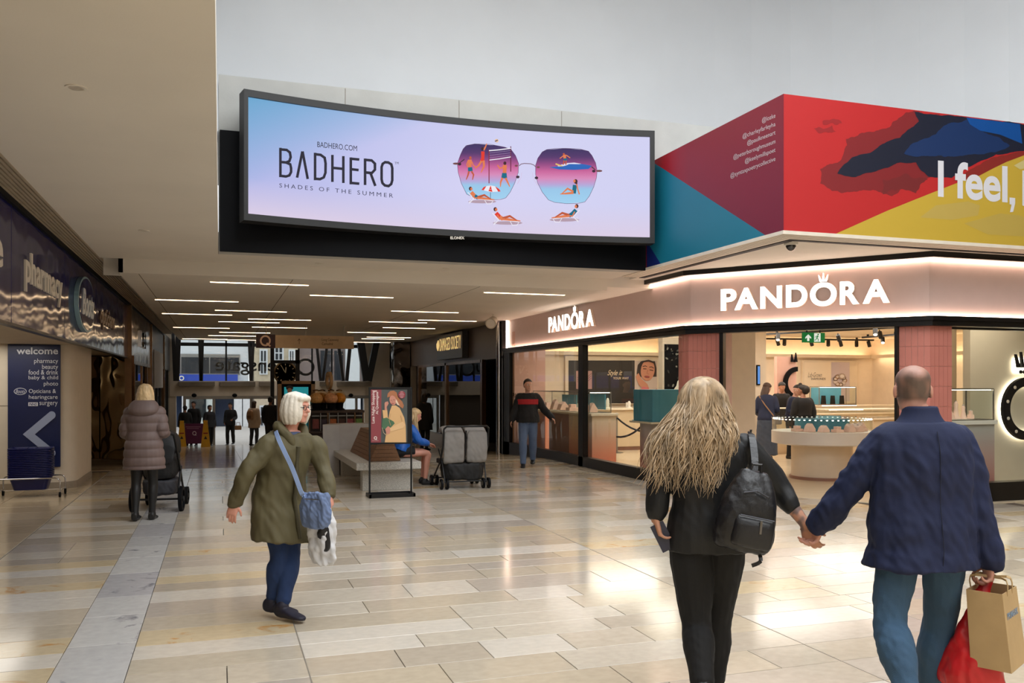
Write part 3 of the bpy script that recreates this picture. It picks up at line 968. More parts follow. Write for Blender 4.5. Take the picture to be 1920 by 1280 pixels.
# warm lamps of the shop
WARM = (1.0, .92, .81)
for (x, y, s, e) in ((9.0, 18.6, 2.0, 85), (12.0, 19.0, 2.4, 85), (15.0, 18.5, 2.4, 85), (10.6, 14.8, 2.0, 52), (13.5, 14.8, 2.2, 60), (8.3, 15.5, 1.0, 26)):
    area('shop_ceiling_lamp', (x, y, 2.97), (0, 0, 0), s, s, e, WARM)
area('entrance_lamp', (2.5, 35.5, 4.55), (0, 0, 0), 5, 2, 70, (1, .93, .84))
area('pharmacy_entrance_fill', (-3.3, 14.0, 2.28), (0, 0, 0), 1.2, 2.5, 26, (1, .93, .82))  # unseen fill light added to brighten the pharmacy entrance
area('window_lamp', (11.0, 10.5, 2.97), (0, 0, 0), 2.6, .8, 30, (1, .86, .68))

# ================================================================ RIGHT WALL BEYOND THE JEWELLER
ds = MB()
struct('wall_end', MB().box(7.0, 7.4, 21.54, 38, Z2 - .9, 4.6).box(7.0, 7.3, 21.54, 21.85, -.3, 2.4), m_brown_f)
dsig = thing('shop_sign', 'dark projecting sign with gold DAMAGED SOCIETY letters on the brown fascia', 'sign', (6.9, 26.5, 2.46))
MB().box(6.80, 6.99, 25.0, 28.2, 2.46, 3.25).build('box', mat('slate_sign', (58, 58, 62), .4), dsig, bevel=.01)
m_gold = emit_mat('gold_letter', (255, 214, 140), .75)
mb = MB(); text_on(mb, 'DAMAGED SOCIETY', (6.797, 27.75, 2.74), (0, -1, 0), (0, 0, 1), box=(0, 2.6, 0, .40), depth=.004, offset=-.006)
mb.build('lettering', m_gold, dsig, label='gold letters')
mb = MB(); z0 = 2.78
mb.prism([(6.797, 28.1, 2.98), (6.797, 27.9, 3.10), (6.797, 27.82, 2.92), (6.797, 27.95, 2.76), (6.797, 28.08, 2.86)], (-.03, 0, 0))
mb.build('emblem', m_gold, dsig)
fr = MB()
for y in (23.5, 27.6, 31.7): fr.box(6.94, 7.06, y - .09, y + .09, gz(y), 2.36)
fr.box(6.94, 7.04, 23.5, 31.7, 2.28, 2.36).box(6.95, 7.05, 23.5, 31.7, gz(31), .02)
window('window_5', [('frame', fr, m_bronze_trim), ('pane', MB().box(6.99, 7.0, 23.59, 27.51, .02, 2.28), m_glass_dark), ('pane', MB().box(6.99, 7.0, 27.69, 31.61, -.1, 2.28), m_glass_dark)])
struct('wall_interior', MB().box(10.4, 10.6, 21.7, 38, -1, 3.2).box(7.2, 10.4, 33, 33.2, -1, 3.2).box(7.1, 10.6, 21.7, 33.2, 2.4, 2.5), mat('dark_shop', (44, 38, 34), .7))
struct('trim_15', MB().cyl((6.9, 21.72, gz(21.7)), (6.9, 21.72, 3.3), .07, n=20), m_chrome, smooth=40)
struct('pillar', MB().box(6.35, 6.98, 33.3, 33.9, gz(33.5), 4.6), mat('mirror_pillar', (120, 112, 108), .07, metal=1, low=(2, .6, .08)))
struct('wall_lobby', MB().box(7.0, 7.3, 33.2, 38, -1, 3.0), mat('lobby_wall', (176, 170, 164), .7))
# ================================================================ LED SCREEN
SR, SXC, SYC = 13.53, 3.225, 12.02 - 13.53
SA = math.asin(2.93 / SR)
SZ0, SZ1 = 3.77, 5.45


def arc(r, a, z): return V((SXC + r * math.sin(a), SYC + r * math.cos(a), z))


def arcslab(mb, r0, r1, a0, a1, z0, z1, n=28):
    for i in range(n):
        p, q = a0 + (a1 - a0) * i / n, a0 + (a1 - a0) * (i + 1) / n
        mb.add([arc(r0, p, z0), arc(r0, q, z0), arc(r1, q, z0), arc(r1, p, z0), arc(r0, p, z1), arc(r0, q, z1), arc(r1, q, z1), arc(r1, p, z1)],
               [(0, 3, 2, 1), (4, 5, 6, 7), (0, 1, 5, 4), (2, 3, 7, 6)] + ([(3, 0, 4, 7)] if i == 0 else []) + ([(1, 2, 6, 5)] if i == n - 1 else []))
    return mb


scr = thing('led_screen', 'wide curved LED advertising screen in a black frame on the bulkhead', 'screen', (SXC, 11.9, SZ0))
m_frame = mat('screen_frame', (15, 15, 16), .5, var=.05)
mb = MB()
arcslab(mb, SR, SR + .24, -SA, SA, SZ1 - .09, SZ1); arcslab(mb, SR, SR + .24, -SA, SA, SZ0, SZ0 + .088)
arcslab(mb, SR, SR + .24, -SA, -SA + .004, SZ0 + .088, SZ1 - .09, 1); arcslab(mb, SR, SR + .24, SA - .005, SA, SZ0 + .088, SZ1 - .09, 1)
mb.build('frame', m_frame, scr)
arcslab(MB(), SR + .035, SR + .24, -SA + .004, SA - .005, SZ0 + .088, SZ1 - .09).build('backing', m_black, scr)


def hcyl(u, v, lift=0.):
    r = ray(u, v); R_ = SR + .034 - lift; a = r.x ** 2 + r.y ** 2; b = -2 * (r.x * SXC + r.y * SYC); c = SXC ** 2 + SYC ** 2 - R_ ** 2
    t = (-b + math.sqrt(b * b - 4 * a * c)) / (2 * a); return V((0, 0, CAMH)) + r * t


m_screen = mat('screen_image', (0, 0, 0), .6, attr='Col', es=1.0, var=0, spec=.1)
for l in list(m_screen.node_tree.links):
    if l.to_socket.name == 'Base Color': m_screen.node_tree.links.remove(l)
m_screen.node_tree.nodes['Principled BSDF'].inputs['Base Color'].default_value = (.004, .004, .004, 1)
m_screen.node_tree.nodes['Principled BSDF'].inputs['Emission Strength'].default_value = .92
g = Print(lambda s, t, h: arc(SR + .034 - h, -SA + .004 + (2 * SA - .009) * s, SZ0 + .088 + (SZ1 - SZ0 - .178) * t), .0006)


def scol(s, t):
    c = mixc((186, 190, 240), (216, 216, 250), max(0, min(1, s * 1.6)))
    c = mixc((112, 172, 214), c, min(1, (s * 2.3 + (1 - t) * 1.25)))
    if t < .32: c = mixc(c, (226, 212, 236), (.32 - t) / .32)
    c = mixc(c, (222, 218, 252), max(0, 1 - abs(s - .55) * 2.6) * max(0, 1 - abs(t - .4) * 2.2) * .8)
    return c


g.grad(0, 1, 0, 1, 40, 16, scol)
g.build('screen', m_screen, scr)
Z5 = lambda pts: [(420 + x / 4, 160 + y / 4) for x, y in pts]
Z6 = lambda pts: [(840 + x / 6, 240 + y / 6) for x, y in pts]
pr = Print(lambda u, v, h: hcyl(u, v, .001 + h), .0006)
K = (44, 42, 56)
for pth in ([(423, 468), (423, 688)], [(423, 480), (470, 484), (494, 503), (500, 538), (490, 568), (465, 578), (423, 574)], [(465, 578), (497, 592), (503, 620), (503, 650), (490, 675), (465, 683), (423, 678)],
            [(548, 692), (588, 495)], [(628, 702), (589, 495)], [(683, 505), (683, 711)], [(683, 516), (725, 521), (755, 543), (762, 585), (761, 655), (748, 690), (720, 703), (683, 700)],
            [(813, 521), (813, 724)], [(895, 530), (895, 732)], [(813, 618), (895, 626)], [(951, 540), (951, 742)], [(951, 550), (1015, 556)], [(951, 628), (1010, 635)], [(951, 731), (1015, 737)],
            [(1058, 548), (1058, 747)], [(1058, 558), (1108, 563), (1132, 587), (1132, 632), (1108, 658), (1058, 652)], [(1098, 655), (1135, 754)],
            [(1182, 660), (1182, 612), (1190, 588), (1208, 576), (1232, 578), (1255, 592), (1262, 620), (1262, 712), (1254, 740), (1234, 755), (1206, 750), (1188, 732), (1182, 704), (1182, 655)]):
    pr.line(Z5(pth), 4.9, K)
pr.build('brand_lettering', m_screen, scr); pr = Print(lambda u, v, h: hcyl(u, v, .001 + h), .0006)
pr.text('BADHERO.COM', 595, 669.5, 275.5, 265.3, K, skew=(.107, 0), offset=.0, res=4)
pr.build('web_lettering', m_screen, scr); pr = Print(lambda u, v, h: hcyl(u, v, .001 + h), .0006)
pr.text('SHADES OF THE SUMMER', 523.8, 737, 351.2, 343.4, (66, 66, 92), skew=(.0914, 0), spacing=1.5, res=3)
pr.build('tagline_lettering', m_screen, scr); pr = Print(lambda u, v, h: hcyl(u, v, .001 + h), .0006)
pr.text('TM', 740, 747.5, 308, 303.5, K, res=2)
pr.build('trade_mark', m_screen, scr); pr = Print(lambda u, v, h: hcyl(u, v, .001 + h), .0006)
# sunglasses
lensL = [(205, 196), (300, 178), (470, 182), (640, 215), (710, 242), (760, 310), (795, 400), (790, 500), (750, 620), (700, 720), (650, 785), (590, 804), (480, 808), (330, 800), (210, 742), (150, 622), (115, 500), (105, 400), (140, 300), (170, 235)]
lensR = [(1060, 268), (1110, 242), (1200, 230), (1320, 228), (1480, 235), (1580, 260), (1620, 310), (1660, 390), (1678, 480), (1670, 560), (1640, 660), (1590, 765), (1540, 830), (1460, 848), (1330, 850), (1200, 835), (1130, 808), (1060, 720), (1010, 620), (985, 520), (985, 420), (1010, 340)]


def ramp(o): return [(240 + y / 6, c) for y, c in ((180 + o, (58, 46, 96)), (280 + o, (86, 54, 110)), (360 + o, (150, 74, 134)), (440 + o, (208, 104, 160)), (520 + o, (222, 142, 190)), (590 + o, (190, 170, 222)), (640 + o, (158, 205, 240)), (810 + o, (166, 216, 248)))]


bands(pr, Z6(lensL), ramp(0)); bands(pr, Z6(lensR), ramp(45))
fr_ = (92, 58, 92)
pr.line(Z6(lensL + lensL[:1]), .7, fr_); pr.line(Z6(lensR + lensR[:1]), .7, fr_)
dk = (74, 46, 62)
pr.line(Z6([(130, 392), (180, 355), (240, 340), (310, 345), (350, 370), (390, 430), (440, 500), (490, 568)]), [1.5, 2, 2.4, 2.6, 3, 3.4, 3.6, 4], dk)
pr.line(Z6([(1660, 470), (1620, 440), (1570, 425), (1530, 460), (1490, 520), (1440, 590)]), [1.5, 2, 2.6, 2.8, 3, 3], dk)
pr.line(Z6([(800, 425), (822, 405), (860, 398), (930, 402), (965, 415), (985, 435)]), 1.3, (120, 84, 96))
for x, y, a, b in ((90, 400, 6, 2), (1700, 482, 6, 2), (768, 424, 3, 1.8), (1015, 440, 3, 1.8)): pr.ell(840 + x / 6, 240 + y / 6, a, b, (120, 76, 78))
for x, y in ((130, 405), (785, 550), (995, 560), (1640, 484)): pr.ell(840 + x / 6, 240 + y / 6, 3.3, 2.6, (60, 36, 52))
pr.line(Z6([(800, 560), (780, 630), (820, 560), (830, 500)]), .5, (220, 190, 220)); pr.line(Z6([(985, 570), (1010, 650), (960, 570), (948, 500)]), .5, (220, 190, 220))
SK, SK2, RD, TL, HR, WH = (232, 128, 82), (196, 92, 60), (232, 58, 44), (20, 110, 136), (70, 36, 40), (244, 240, 250)


def fig(parts):
    for p in parts:
        if p[0] == 'e': pr.ell(840 + p[1] / 6, 240 + p[2] / 6, p[3] / 6, p[4] / 6, p[5], n=12, rot=p[6] if len(p) > 6 else 0)
        elif p[0] == 'l': pr.line(Z6(p[1]), [w / 6 for w in p[2]] if isinstance(p[2], list) else p[2] / 6, p[3])
        else: pr.poly(Z6(p[1]), p[2])


# volleyball players, net, ball
fig([('l', [(462, 248), (462, 622)], 10, (140, 40, 60)), ('l', [(706, 205), (706, 490)], 10, (110, 40, 66)), ('l', [(462, 254), (560, 246), (706, 228)], 12, WH), ('l', [(466, 360), (580, 346), (706, 324)], 10, WH)] +
    [('l', [(466, 254 + k * 27), (706, 228 + k * 25)], 2.5, (190, 170, 210)) for k in (1, 2, 3)] +
    [('e', 547, 142, 22, 20, (240, 200, 160)), ('l', [(528, 150), (560, 135)], 10, (60, 60, 110)),
     ('l', [(400, 250), (420, 215), (436, 175)], [20, 16, 10], SK), ('l', [(392, 262), (392, 330), (384, 372)], [40, 36, 44], RD), ('e', 388, 232, 15, 20, HR), ('l', [(378, 370), (345, 420), (305, 455)], [26, 20, 9], SK), ('l', [(400, 365), (405, 430), (372, 500)], [28, 22, 9], SK),
     ('l', [(246, 355), (246, 445)], [44, 36], SK), ('e', 252, 335, 14, 18, SK2), ('l', [(226, 365), (212, 410), (225, 440)], 13, SK), ('l', [(266, 375), (285, 420), (318, 440)], 12, SK), ('l', [(248, 440), (252, 485)], [48, 54], TL), ('l', [(236, 485), (225, 530), (205, 580)], [20, 16, 9], SK2), ('l', [(264, 485), (288, 525), (275, 582)], [20, 16, 9], SK2),
     ('l', [(640, 415), (636, 510)], [46, 40], SK), ('e', 640, 395, 17, 20, HR), ('l', [(620, 440), (585, 455), (556, 415)], [16, 14, 12], SK), ('l', [(634, 505), (632, 565)], [50, 66], TL), ('l', [(612, 560), (592, 610), (590, 660)], [24, 18, 9], SK), ('l', [(648, 562), (672, 610), (695, 660)], [24, 18, 9], SK),
     # surfer and wave
     ('p', [(1140, 440), (1250, 430), (1330, 400), (1440, 395), (1550, 410), (1620, 425), (1580, 460), (1420, 470), (1250, 465)], (44, 104, 190)), ('p', [(1230, 425), (1330, 395), (1420, 388), (1500, 402), (1400, 418), (1330, 440), (1260, 440)], (228, 226, 246)),
     ('l', [(1210, 402), (1290, 432)], 15, (236, 196, 110)), ('l', [(1310, 300), (1315, 350)], [34, 30], SK), ('e', 1303, 292, 12, 11, SK2), ('l', [(1298, 312), (1258, 342)], 11, SK), ('l', [(1330, 305), (1375, 335)], 11, SK), ('l', [(1318, 340), (1320, 366)], 38, TL), ('l', [(1306, 365), (1296, 412)], 14, SK2), ('l', [(1328, 365), (1326, 412)], 14, SK2),
     # seated woman in the right lens
     ('e', 1366 + 70, 600, 22, 26, HR), ('l', [(1440, 590), (1446, 630)], 20, HR), ('e', 1422, 596, 13, 18, SK), ('l', [(1428, 640), (1416, 735)], [46, 44], TL), ('l', [(1448, 630), (1460, 690), (1478, 745)], 14, SK), ('l', [(1412, 728), (1340, 735), (1262, 742)], [26, 22, 9], SK), ('l', [(1410, 715), (1345, 680), (1280, 738)], [22, 18, 9], SK),
     # parasol
     ('l', [(478, 700), (478, 815)], 5, (70, 50, 70)), ('p', [(376, 695), (400, 665), (440, 650), (480, 645), (530, 655), (575, 685), (592, 712), (540, 716), (478, 720), (420, 705)], WH), ('p', [(480, 645), (455, 708), (500, 718)], RD), ('p', [(376, 695), (400, 665), (432, 652), (402, 700)], RD), ('p', [(530, 655), (575, 685), (592, 712), (565, 716)], RD)])


def lounger(x, y, s, m, col, hair, pose):
    f = lambda px_, py_: (x + m * px_ * s, y + py_ * s)
    fig([('e', x + m * 110 * s, y + 92 * s, 170 * s, 20 * s, (186, 160, 176)), ('l', [f(-60, -20), f(0, 50), f(230, 80)], 9, WH), ('l', [f(-30, 60), f(-45, 110), f(10, 60)], 7, WH), ('l', [f(140, 75), f(165, 118), f(215, 118), f(240, 80)], 7, WH),
         ('l', [f(-20, -20), f(35, 40)], [44 * s, 46 * s], col[0]), ('l', [f(20, 25), f(60, 48)], [46 * s, 44 * s], col[1]), ('e', *f(-28, -62), 20 * s, 24 * s, hair), ('e', *f(-18, -58), 14 * s, 18 * s, SK),
         ('l', [f(55, 45), f(140, 55), f(255, 70)], [32 * s, 26 * s, 10 * s], SK), ('l', [f(55, 40), f(135, 15), f(215, 62)], [28 * s, 24 * s, 10 * s], SK2), ('l', [f(-5, 0), f(20, 50), f(80, 45)], 13 * s, SK)])


lounger(280, 740, .95, 1, (SK, TL), HR, 0)
lounger(560, 975, 1.0, 1, (RD, SK), HR, 0)
lounger(1420, 940, 1.0, -1, (TL, TL), HR, 0)
pr.build('sunglasses_picture', m_screen, scr)
mb = MB(); p = hcyl(843, 447); q = hcyl(869, 447); t_ = (q - p).normalized()
text_on(mb, 'ELONEX', p + V((0, -.045, 0)), t_, (0, 0, 1), box=(0, (q - p).length, -.018, .022), depth=.002, offset=.02)
mb.build('lettering', m_signwhite, scr)

# ================================================================ MURAL
mural = thing('mural', 'red, teal, navy and yellow painted mural with white lettering wrapping the bulkhead corner', 'mural', (6.3, 8.76, Z1 + .02))
zt = Z1 + 1.64; zb_ = Z1 + .03
L0, L1, L2, L3 = proj((6.3, 12.24, zt)), proj((6.3, 8.76, zt)), proj((6.3, 8.76, zb_)), proj((6.3, 12.24, zb_))
pl = Print(lambda u, v, h: hx(u, v, 6.299 - h), .0003)
lerp = lambda a, b, t: (a[0] + (b[0] - a[0]) * t, a[1] + (b[1] - a[1]) * t)
M0, M1 = lerp(L0, L1, .30), lerp(L3, L2, .30)
pl.poly([L0, M0, M1, L3], [(206, 26, 40), (158, 34, 50), (140, 28, 54), (150, 24, 44)])
pl.poly([M0, L1, L2, M1], [(158, 34, 50), (146, 34, 52), (128, 24, 52), (132, 28, 54)])
pl.poly([(L3[0], 296), (1437, 442.5), L2, (1437, 442.5), L3], (26, 134, 160)) if False else pl.poly([(L3[0], 297), (1243, 316), (1439, 443.5), L3], (24, 132, 160))
pl.poly([(L3[0], 452), (1241, 498), L3], (18, 44, 130))
S7 = lambda x, y: (1200 + x / 2.667, 160 + y / 2.667)
for t, x0, y0, d in (('@lozke', 610, 190, 1), ('@charleyfarleyha', 513, 270, 1), ('@paulkneenart', 536, 303, 1), ('@peterboroughmuseum', 467, 374, 1), ('@keelymillspoet', 525, 394, 1), ('@syntaxpoetrycollective', 452, 467, 1)):
    a = S7(x0, y0); b = S7(677, 0)
    pl.text(t, a[0], b[0], a[1] + 1.0, a[1] - 10.2, (226, 214, 216), skew=(-.385, 0), offset=0., res=3)
m_mural = mat('mural_paint', (255, 255, 255), .5, var=.001, attr='Col')
[setattr(i.inputs[4], 'default_value', .78) or setattr(i.inputs[3], 'default_value', .775) for i in m_mural.node_tree.nodes if i.type == 'MAP_RANGE']
pl.build('side_panel', m_mural, mural, label='maroon and teal face with white handles')
rp = Print(lambda u, v, h: hy(u, v, 8.759 - h), .0003)
Rr = lambda pts: [S7(*p) for p in pts]
r0, r1, r2, r3 = proj((6.305, 8.76, zt)), proj((21.9, 8.76, zt)), proj((21.9, 8.76, zb_)), proj((6.305, 8.76, zb_))
rp.poly([r0, r1, r2, r3], (204, 44, 46))
dr, nv, nb, bl_ = (142, 40, 44), (30, 34, 54), (26, 54, 104), (14, 84, 164)
rp.poly(jag(Rr([(900, 420), (1000, 378), (1035, 300), (1030, 268), (1140, 232), (1245, 210), (1300, 160), (1370, 125), (1500, 142), (1450, 260), (1400, 330), (1500, 440), (1400, 480), (1260, 555), (1180, 525), (1070, 530), (960, 528), (900, 490)]), .12, 4, 3), dr)
rp.poly(jag(Rr([(1215, 545), (1215, 470), (1330, 440), (1440, 470), (1380, 540), (1300, 520)]), .15, 3, 5), (128, 42, 44))
rp.poly(jag(Rr([(870, 215), (960, 200), (980, 232), (900, 240)]), .2, 3, 6), (166, 40, 44)).poly(jag(Rr([(915, 175), (1000, 175), (1010, 190), (920, 198)]), .2, 3, 7), (170, 40, 44))
rp.poly(jag(Rr([(985, 440), (1020, 395), (1060, 360), (1150, 338), (1200, 300), (1300, 262), (1335, 225), (1395, 180), (1372, 132), (1530, 149), (1640, 160), (1915, 196), (1990, 210), (1990, 330), (1840, 340), (1780, 345), (1700, 380), (1620, 412), (1560, 462), (1440, 455), (1400, 420), (1380, 385), (1300, 385), (1180, 430), (1080, 458)]), .06, 4, 8), nv)
rp.poly(jag(Rr([(1320, 340), (1350, 300), (1480, 245), (1545, 190), (1640, 170), (1720, 235), (1800, 262), (1850, 300), (1700, 345), (1560, 355), (1420, 352)]), .10, 4, 9), nb)
rp.poly(Rr([(1632, 160), (1900, 193), (1912, 292), (1800, 246), (1700, 226), (1650, 195)]), bl_)
rp.poly(jag(Rr([(1640, 430), (1760, 360), (1860, 340), (1990, 320), (1990, 345), (1900, 372), (1780, 420), (1660, 470), (1560, 480)]), .08, 3, 10), (150, 46, 40))
ry = proj((21.9, 8.76, 4.9))
rp.poly(Rr([(965, 748), (1240, 625), (1440, 545), (1600, 482), (1700, 450), (1760, 418), (1830, 384), (1920, 350)]) + [ry, r2], (216, 182, 66))
rp.poly(Rr([(1400, 660), (1480, 600), (1640, 580), (1700, 600), (1690, 650), (1560, 672)]), (208, 180, 92)).poly(Rr([(1620, 690), (1800, 640), (1900, 650), (2000, 700), (2000, 760), (1740, 745)]), (206, 178, 86)).poly(Rr([(1870, 400), (2000, 330), (2000, 400), (1900, 420)]), (222, 206, 140))
a, b = S7(1490, 558), S7(1838, 373)
rp.text('I feel', a[0], b[0], a[1], b[1], (240, 240, 248), skew=(.085, 0), offset=.028, spacing=1.0, res=6)
rp.poly(Rr([(1848, 560), (1876, 563), (1876, 590), (1866, 632), (1850, 634), (1858, 596), (1848, 594)]), (240, 240, 248))
rp.poly(Rr([(1912, 425), (1945, 428), (1945, 612), (1912, 600)]), (240, 240, 248))
rp.build('front_panel', m_mural, mural, label='red, navy and yellow face with the words I feel')
for z in ():
    pass

# ================================================================ ENTRANCE FACADE AND STREET
m_hdr = mat('header_beige', (206, 194, 178), .6, var=.04)
m_dark = mat('dark_steel_post', (24, 24, 28), .4, metal=.3)
FYY = DOORY
hd = struct('wall_facade', MB().box(-1.9, 5.9, FYY - .25, FYY + .1, 1.19, 1.80).box(-2.3, -1.66, FYY - .2, FYY + .1, -1, 4.6).box(5.9, 7.05, FYY - .1, FYY + .1, -1, 4.6), m_hdr)
for (u0, u1) in ((335, 403), (412, 479), (486, 510), (600, 622), (632, 697)):
    a, b = hy(u0, 716, FYY - .4), hy(u1, 724, FYY - .4)
    MB().box(a.x, b.x, FYY - .42, FYY - .24, b.z, a.z + .02).build('air_curtain', mat('air_curtain_grey', (128, 118, 106), .5, metal=.3), hd, bevel=.02)
for u in (364, 440, 658):
    p = hy(u, 741, FYY - .28); MB().ball(p, .10, .06, .08).build('door_sensor', m_black, hd, smooth=60)
zf = gz(FYY)
# upper glazing
fr = MB(); fr.box(-1.7, 5.9, FYY - .03, FYY + .03, 3.22, 3.36)
for u in (378, 424, 471, 560, 585, 622): x = hy(u, 690, FYY).x; fr.box(x - .035, x + .035, FYY - .03, FYY + .03, 1.8, 4.6)
window('window_6', [('frame', fr, m_dark)] + [('pane', MB().box(hy(a, 690, FYY).x + .04, hy(b, 690, FYY).x - .04, FYY - .008, FYY + .008, 1.8, 4.58), m_glass) for a, b in ((338, 378), (378, 424), (424, 471), (471, 560), (560, 585), (585, 622), (622, 695))])
# doors
xs = [hy(u, 800, FYY).x for u in (346, 401, 471, 520)]
fr = MB()
for x in (xs[0], xs[1], xs[2], xs[3]): fr.box(x - .055, x + .055, FYY - .06, FYY + .06, zf, 1.19)
fr.box(xs[0], xs[3], FYY - .12, FYY + .06, 1.06, 1.19)
window('door_1', [('frame', fr, m_steel), ('pane', MB().box(xs[0] + .05, xs[1] - .05, FYY - .01, FYY + .01, zf + .05, 1.06), m_glass), ('pane', MB().box(xs[1] - 1.0, xs[1] - .02, FYY + .05, FYY + .07, zf + .05, 1.06), m_glass)])
xs = [hy(u, 800, FYY).x for u in (635, 668, 700, 730)]
fr = MB()
for x in xs: fr.box(x - .05, x + .05, FYY - .06, FYY + .06, zf, 1.19)
fr.box(xs[0], xs[3], FYY - .12, FYY + .06, 1.06, 1.19)
window('door_2', [('frame', fr, m_steel), ('pane', MB().box(xs[0] + .05, xs[1] - .05, FYY - .01, FYY + .01, zf + .05, 1.06), m_glass), ('pane', MB().box(xs[2] + .05, xs[3] - .05, FYY - .01, FYY + .01, zf + .05, 1.06), m_glass)])
# wall panels between the two door sets
struct('wall_facade', MB().box(hy(524, 800, FYY).x, hy(630, 800, FYY).x, FYY - .05, FYY + .05, zf, 1.19), mat('facade_panel', (92, 84, 78), .5))
# raking struts
st = None
for i, (ut, ub, wd) in enumerate(((325, 328, .12), (334, 331, .2), (374, 376, .1), (380, 378, .1), (467, 470, .1), (475, 471, .12), (593, 601, .11), (614, 605, .11), (634, 643.5, .12), (657, 650, .14), (676, 687, .3), (706, 691, .26))):
    a, b = hy(ut, 640, FYY - .7), hy(ub, 714, FYY - .7)
    a = a + (a - b) * .9
    labs = 'dark raking steel strut of the glazed entrance front, number'
    o = struct('strut', MB().bar(b, a, wd, wd * .8), m_dark)
post = struct('pillar', MB().box(hy(507, 700, 34).x, hy(514, 700, 34).x, 33.9, 34.1, gz(34), 4.5), m_dark)
struct('trim_16', MB().box(hy(514, 678, 34).x, hy(562, 678, 34).x, 33.95, 34.05, hy(514, 681, 34).z, hy(514, 675, 34).z).box(hy(554, 678, 34).x, hy(561, 678, 34).x, 33.95, 34.05, hy(514, 735, 34).z, hy(514, 655, 34).z), m_dark)
c = hy(535, 699, 34)
ck = thing('wall_clock', 'ornate round metal clock hanging in the black entrance frame', 'clock', (c.x, 34, c.z - .45))
mb = MB().lathe(c, [(.44, -.04), (.44, .04), (.39, .05), (.37, .02)], 32, axis=(0, -1, 0)); mb.build('bezel', mat('aged_brass', (150, 130, 100), .35, metal=.8), ck, smooth=40)
MB().lathe(c, [(.37, -.03), (.37, .02)], 32, axis=(0, -1, 0)).build('dial', mat('clock_dial', (120, 112, 104), .5), ck)
for k in range(12):
    an = k * PI / 6; p = c + V((math.sin(an) * .29, -.03, math.cos(an) * .29)); q = c + V((math.sin(an) * .35, -.03, math.cos(an) * .35))
    MB().bar(p, q, .03, .015, up=(0, 1, 0)).build('hour_mark', m_cream, ck)
for an, l, w_ in ((0.1, .22, .04), (-.5, .3, .025)): MB().bar(c + V((0, -.045, 0)), c + V((math.sin(an) * l, -.045, math.cos(an) * l)), w_, .012, up=(0, 1, 0)).build('hand', m_cream, ck)
# reversed lettering on the glass (reads from the street)
mb = MB()
text_on(mb, 'ueensgate', (hy(554, 700, FYY + .06).x, FYY + .06, 2.22), (-1, 0, 0), (0, 0, 1), box=(0, 3.2, -.18, .44), depth=.04, offset=.012)
gl = thing('glass_lettering', 'big dark reversed shop centre lettering on the entrance glazing', 'lettering', (1.2, FYY + .06, 2.0))
mb.build('letters', m_dark, gl)
cq = hy(573, 688, FYY + .06)
MB().lathe(cq, [(.37, -.03), (.37, .03), (.27, .03), (.27, -.03), (.37, -.03)], 32, axis=(0, 1, 0)).bar(cq + V((-.15, 0, -.2)), cq + V((-.36, 0, -.36)), .09, .06).build('initial', m_dark, gl, smooth=40)

m_pave = mat('street_paving', (178, 174, 168), .8, var=.06)
struct('ground', MB().box(-30, 45, FYY, 80, zf - .1, zf), m_pave)
m_fac = mat('pale_cladding', (206, 210, 216), .7, var=.03)
BY = 54.0


def bx(u): return hy(u, 700, BY).x


def bz(v): return hy(420, v, BY).z


bd = thing('shop_building', 'pale clad building with dark upper window and blue shop sign across the street', 'building', (-4, BY + 3, zf))
zt_ = 9.0; xa, xb = -14.0, bx(466)
MB().box(xa, xb, BY, BY + 6, bz(714), zt_).build('wall', m_fac, bd)
MB().box(-14, bx(450), BY - .06, BY, bz(702), bz(664)).build('window_frame', m_steel, bd)
for a, b in ((-10, bx(338)), (bx(340), bx(392)), (bx(394), bx(448))): MB().box(a, b, BY - .09, BY - .06, bz(700), bz(670)).build('window', mat('dark_glazing', (44, 48, 54), .12), bd)
MB().box(-14, bx(445.5), BY - .5, BY - .09, bz(728), bz(702)).build('sign_board', mat('sign_royal_blue', (22, 62, 168), .4), bd)
mb = MB(); text_on(mb, 'EURO', (bx(314), BY - .505, bz(713.5)), (1, 0, 0), (0, 0, 1), box=(0, bx(346) - bx(314), 0, bz(704.5) - bz(713.5)), depth=.02, offset=.03)
mb.build('sign_lettering', m_signwhite, bd)
for u in (350, 372, 395, 447, 462): MB().box(bx(u) - .25, bx(u) + .25, BY - .3, BY + .3, zf, bz(714)).build('shopfront_column', mat('white_column', (214, 216, 218), .6), bd)
MB().box(xa, xb, BY + .5, BY + .6, zf, bz(714)).build('shopfront_glass', mat('shopfront_dark', (40, 52, 74), .12), bd)
for k, z in enumerate((.33, .66)): MB().box(-14, xb, BY - .01, BY, bz(663) + (zt_ - bz(663)) * z - .02, bz(663) + (zt_ - bz(663)) * z + .02).build('cladding_joint', m_steel, bd)
b2 = thing('stone_building', 'beige stone building with white framed sash windows across the street', 'building', (bx(510), BY + 3, zf))
MB().box(bx(476), bx(560), BY - .4, BY + 6, zf, 10).build('wall', mat('beige_stone', (186, 172, 150), .8, var=.08), b2)
for (ua, ub, va, vb) in ((486, 501, 654, 702), (513, 531, 645, 676), (540, 552, 654, 702), (486, 501, 760, 800)):
    MB().box(bx(ua), bx(ub), BY - .5, BY - .4, bz(vb), bz(va)).build('window_frame', m_fac, b2)
    w2, h2 = (bx(ub) - bx(ua)), (bz(va) - bz(vb))
    for i in range(2):
        for j in range(2): MB().box(bx(ua) + .08 + i * (w2 - .1) / 2, bx(ua) + (i + 1) * (w2 - .1) / 2, BY - .53, BY - .5, bz(vb) + .08 + j * (h2 - .1) / 2, bz(vb) + (j + 1) * (h2 - .1) / 2).build('pane', MATS['dark_glazing'], b2)
b3 = thing('brick_building', 'grey brown building beyond the right entrance doors', 'building', (bx(640), BY + 3, zf))
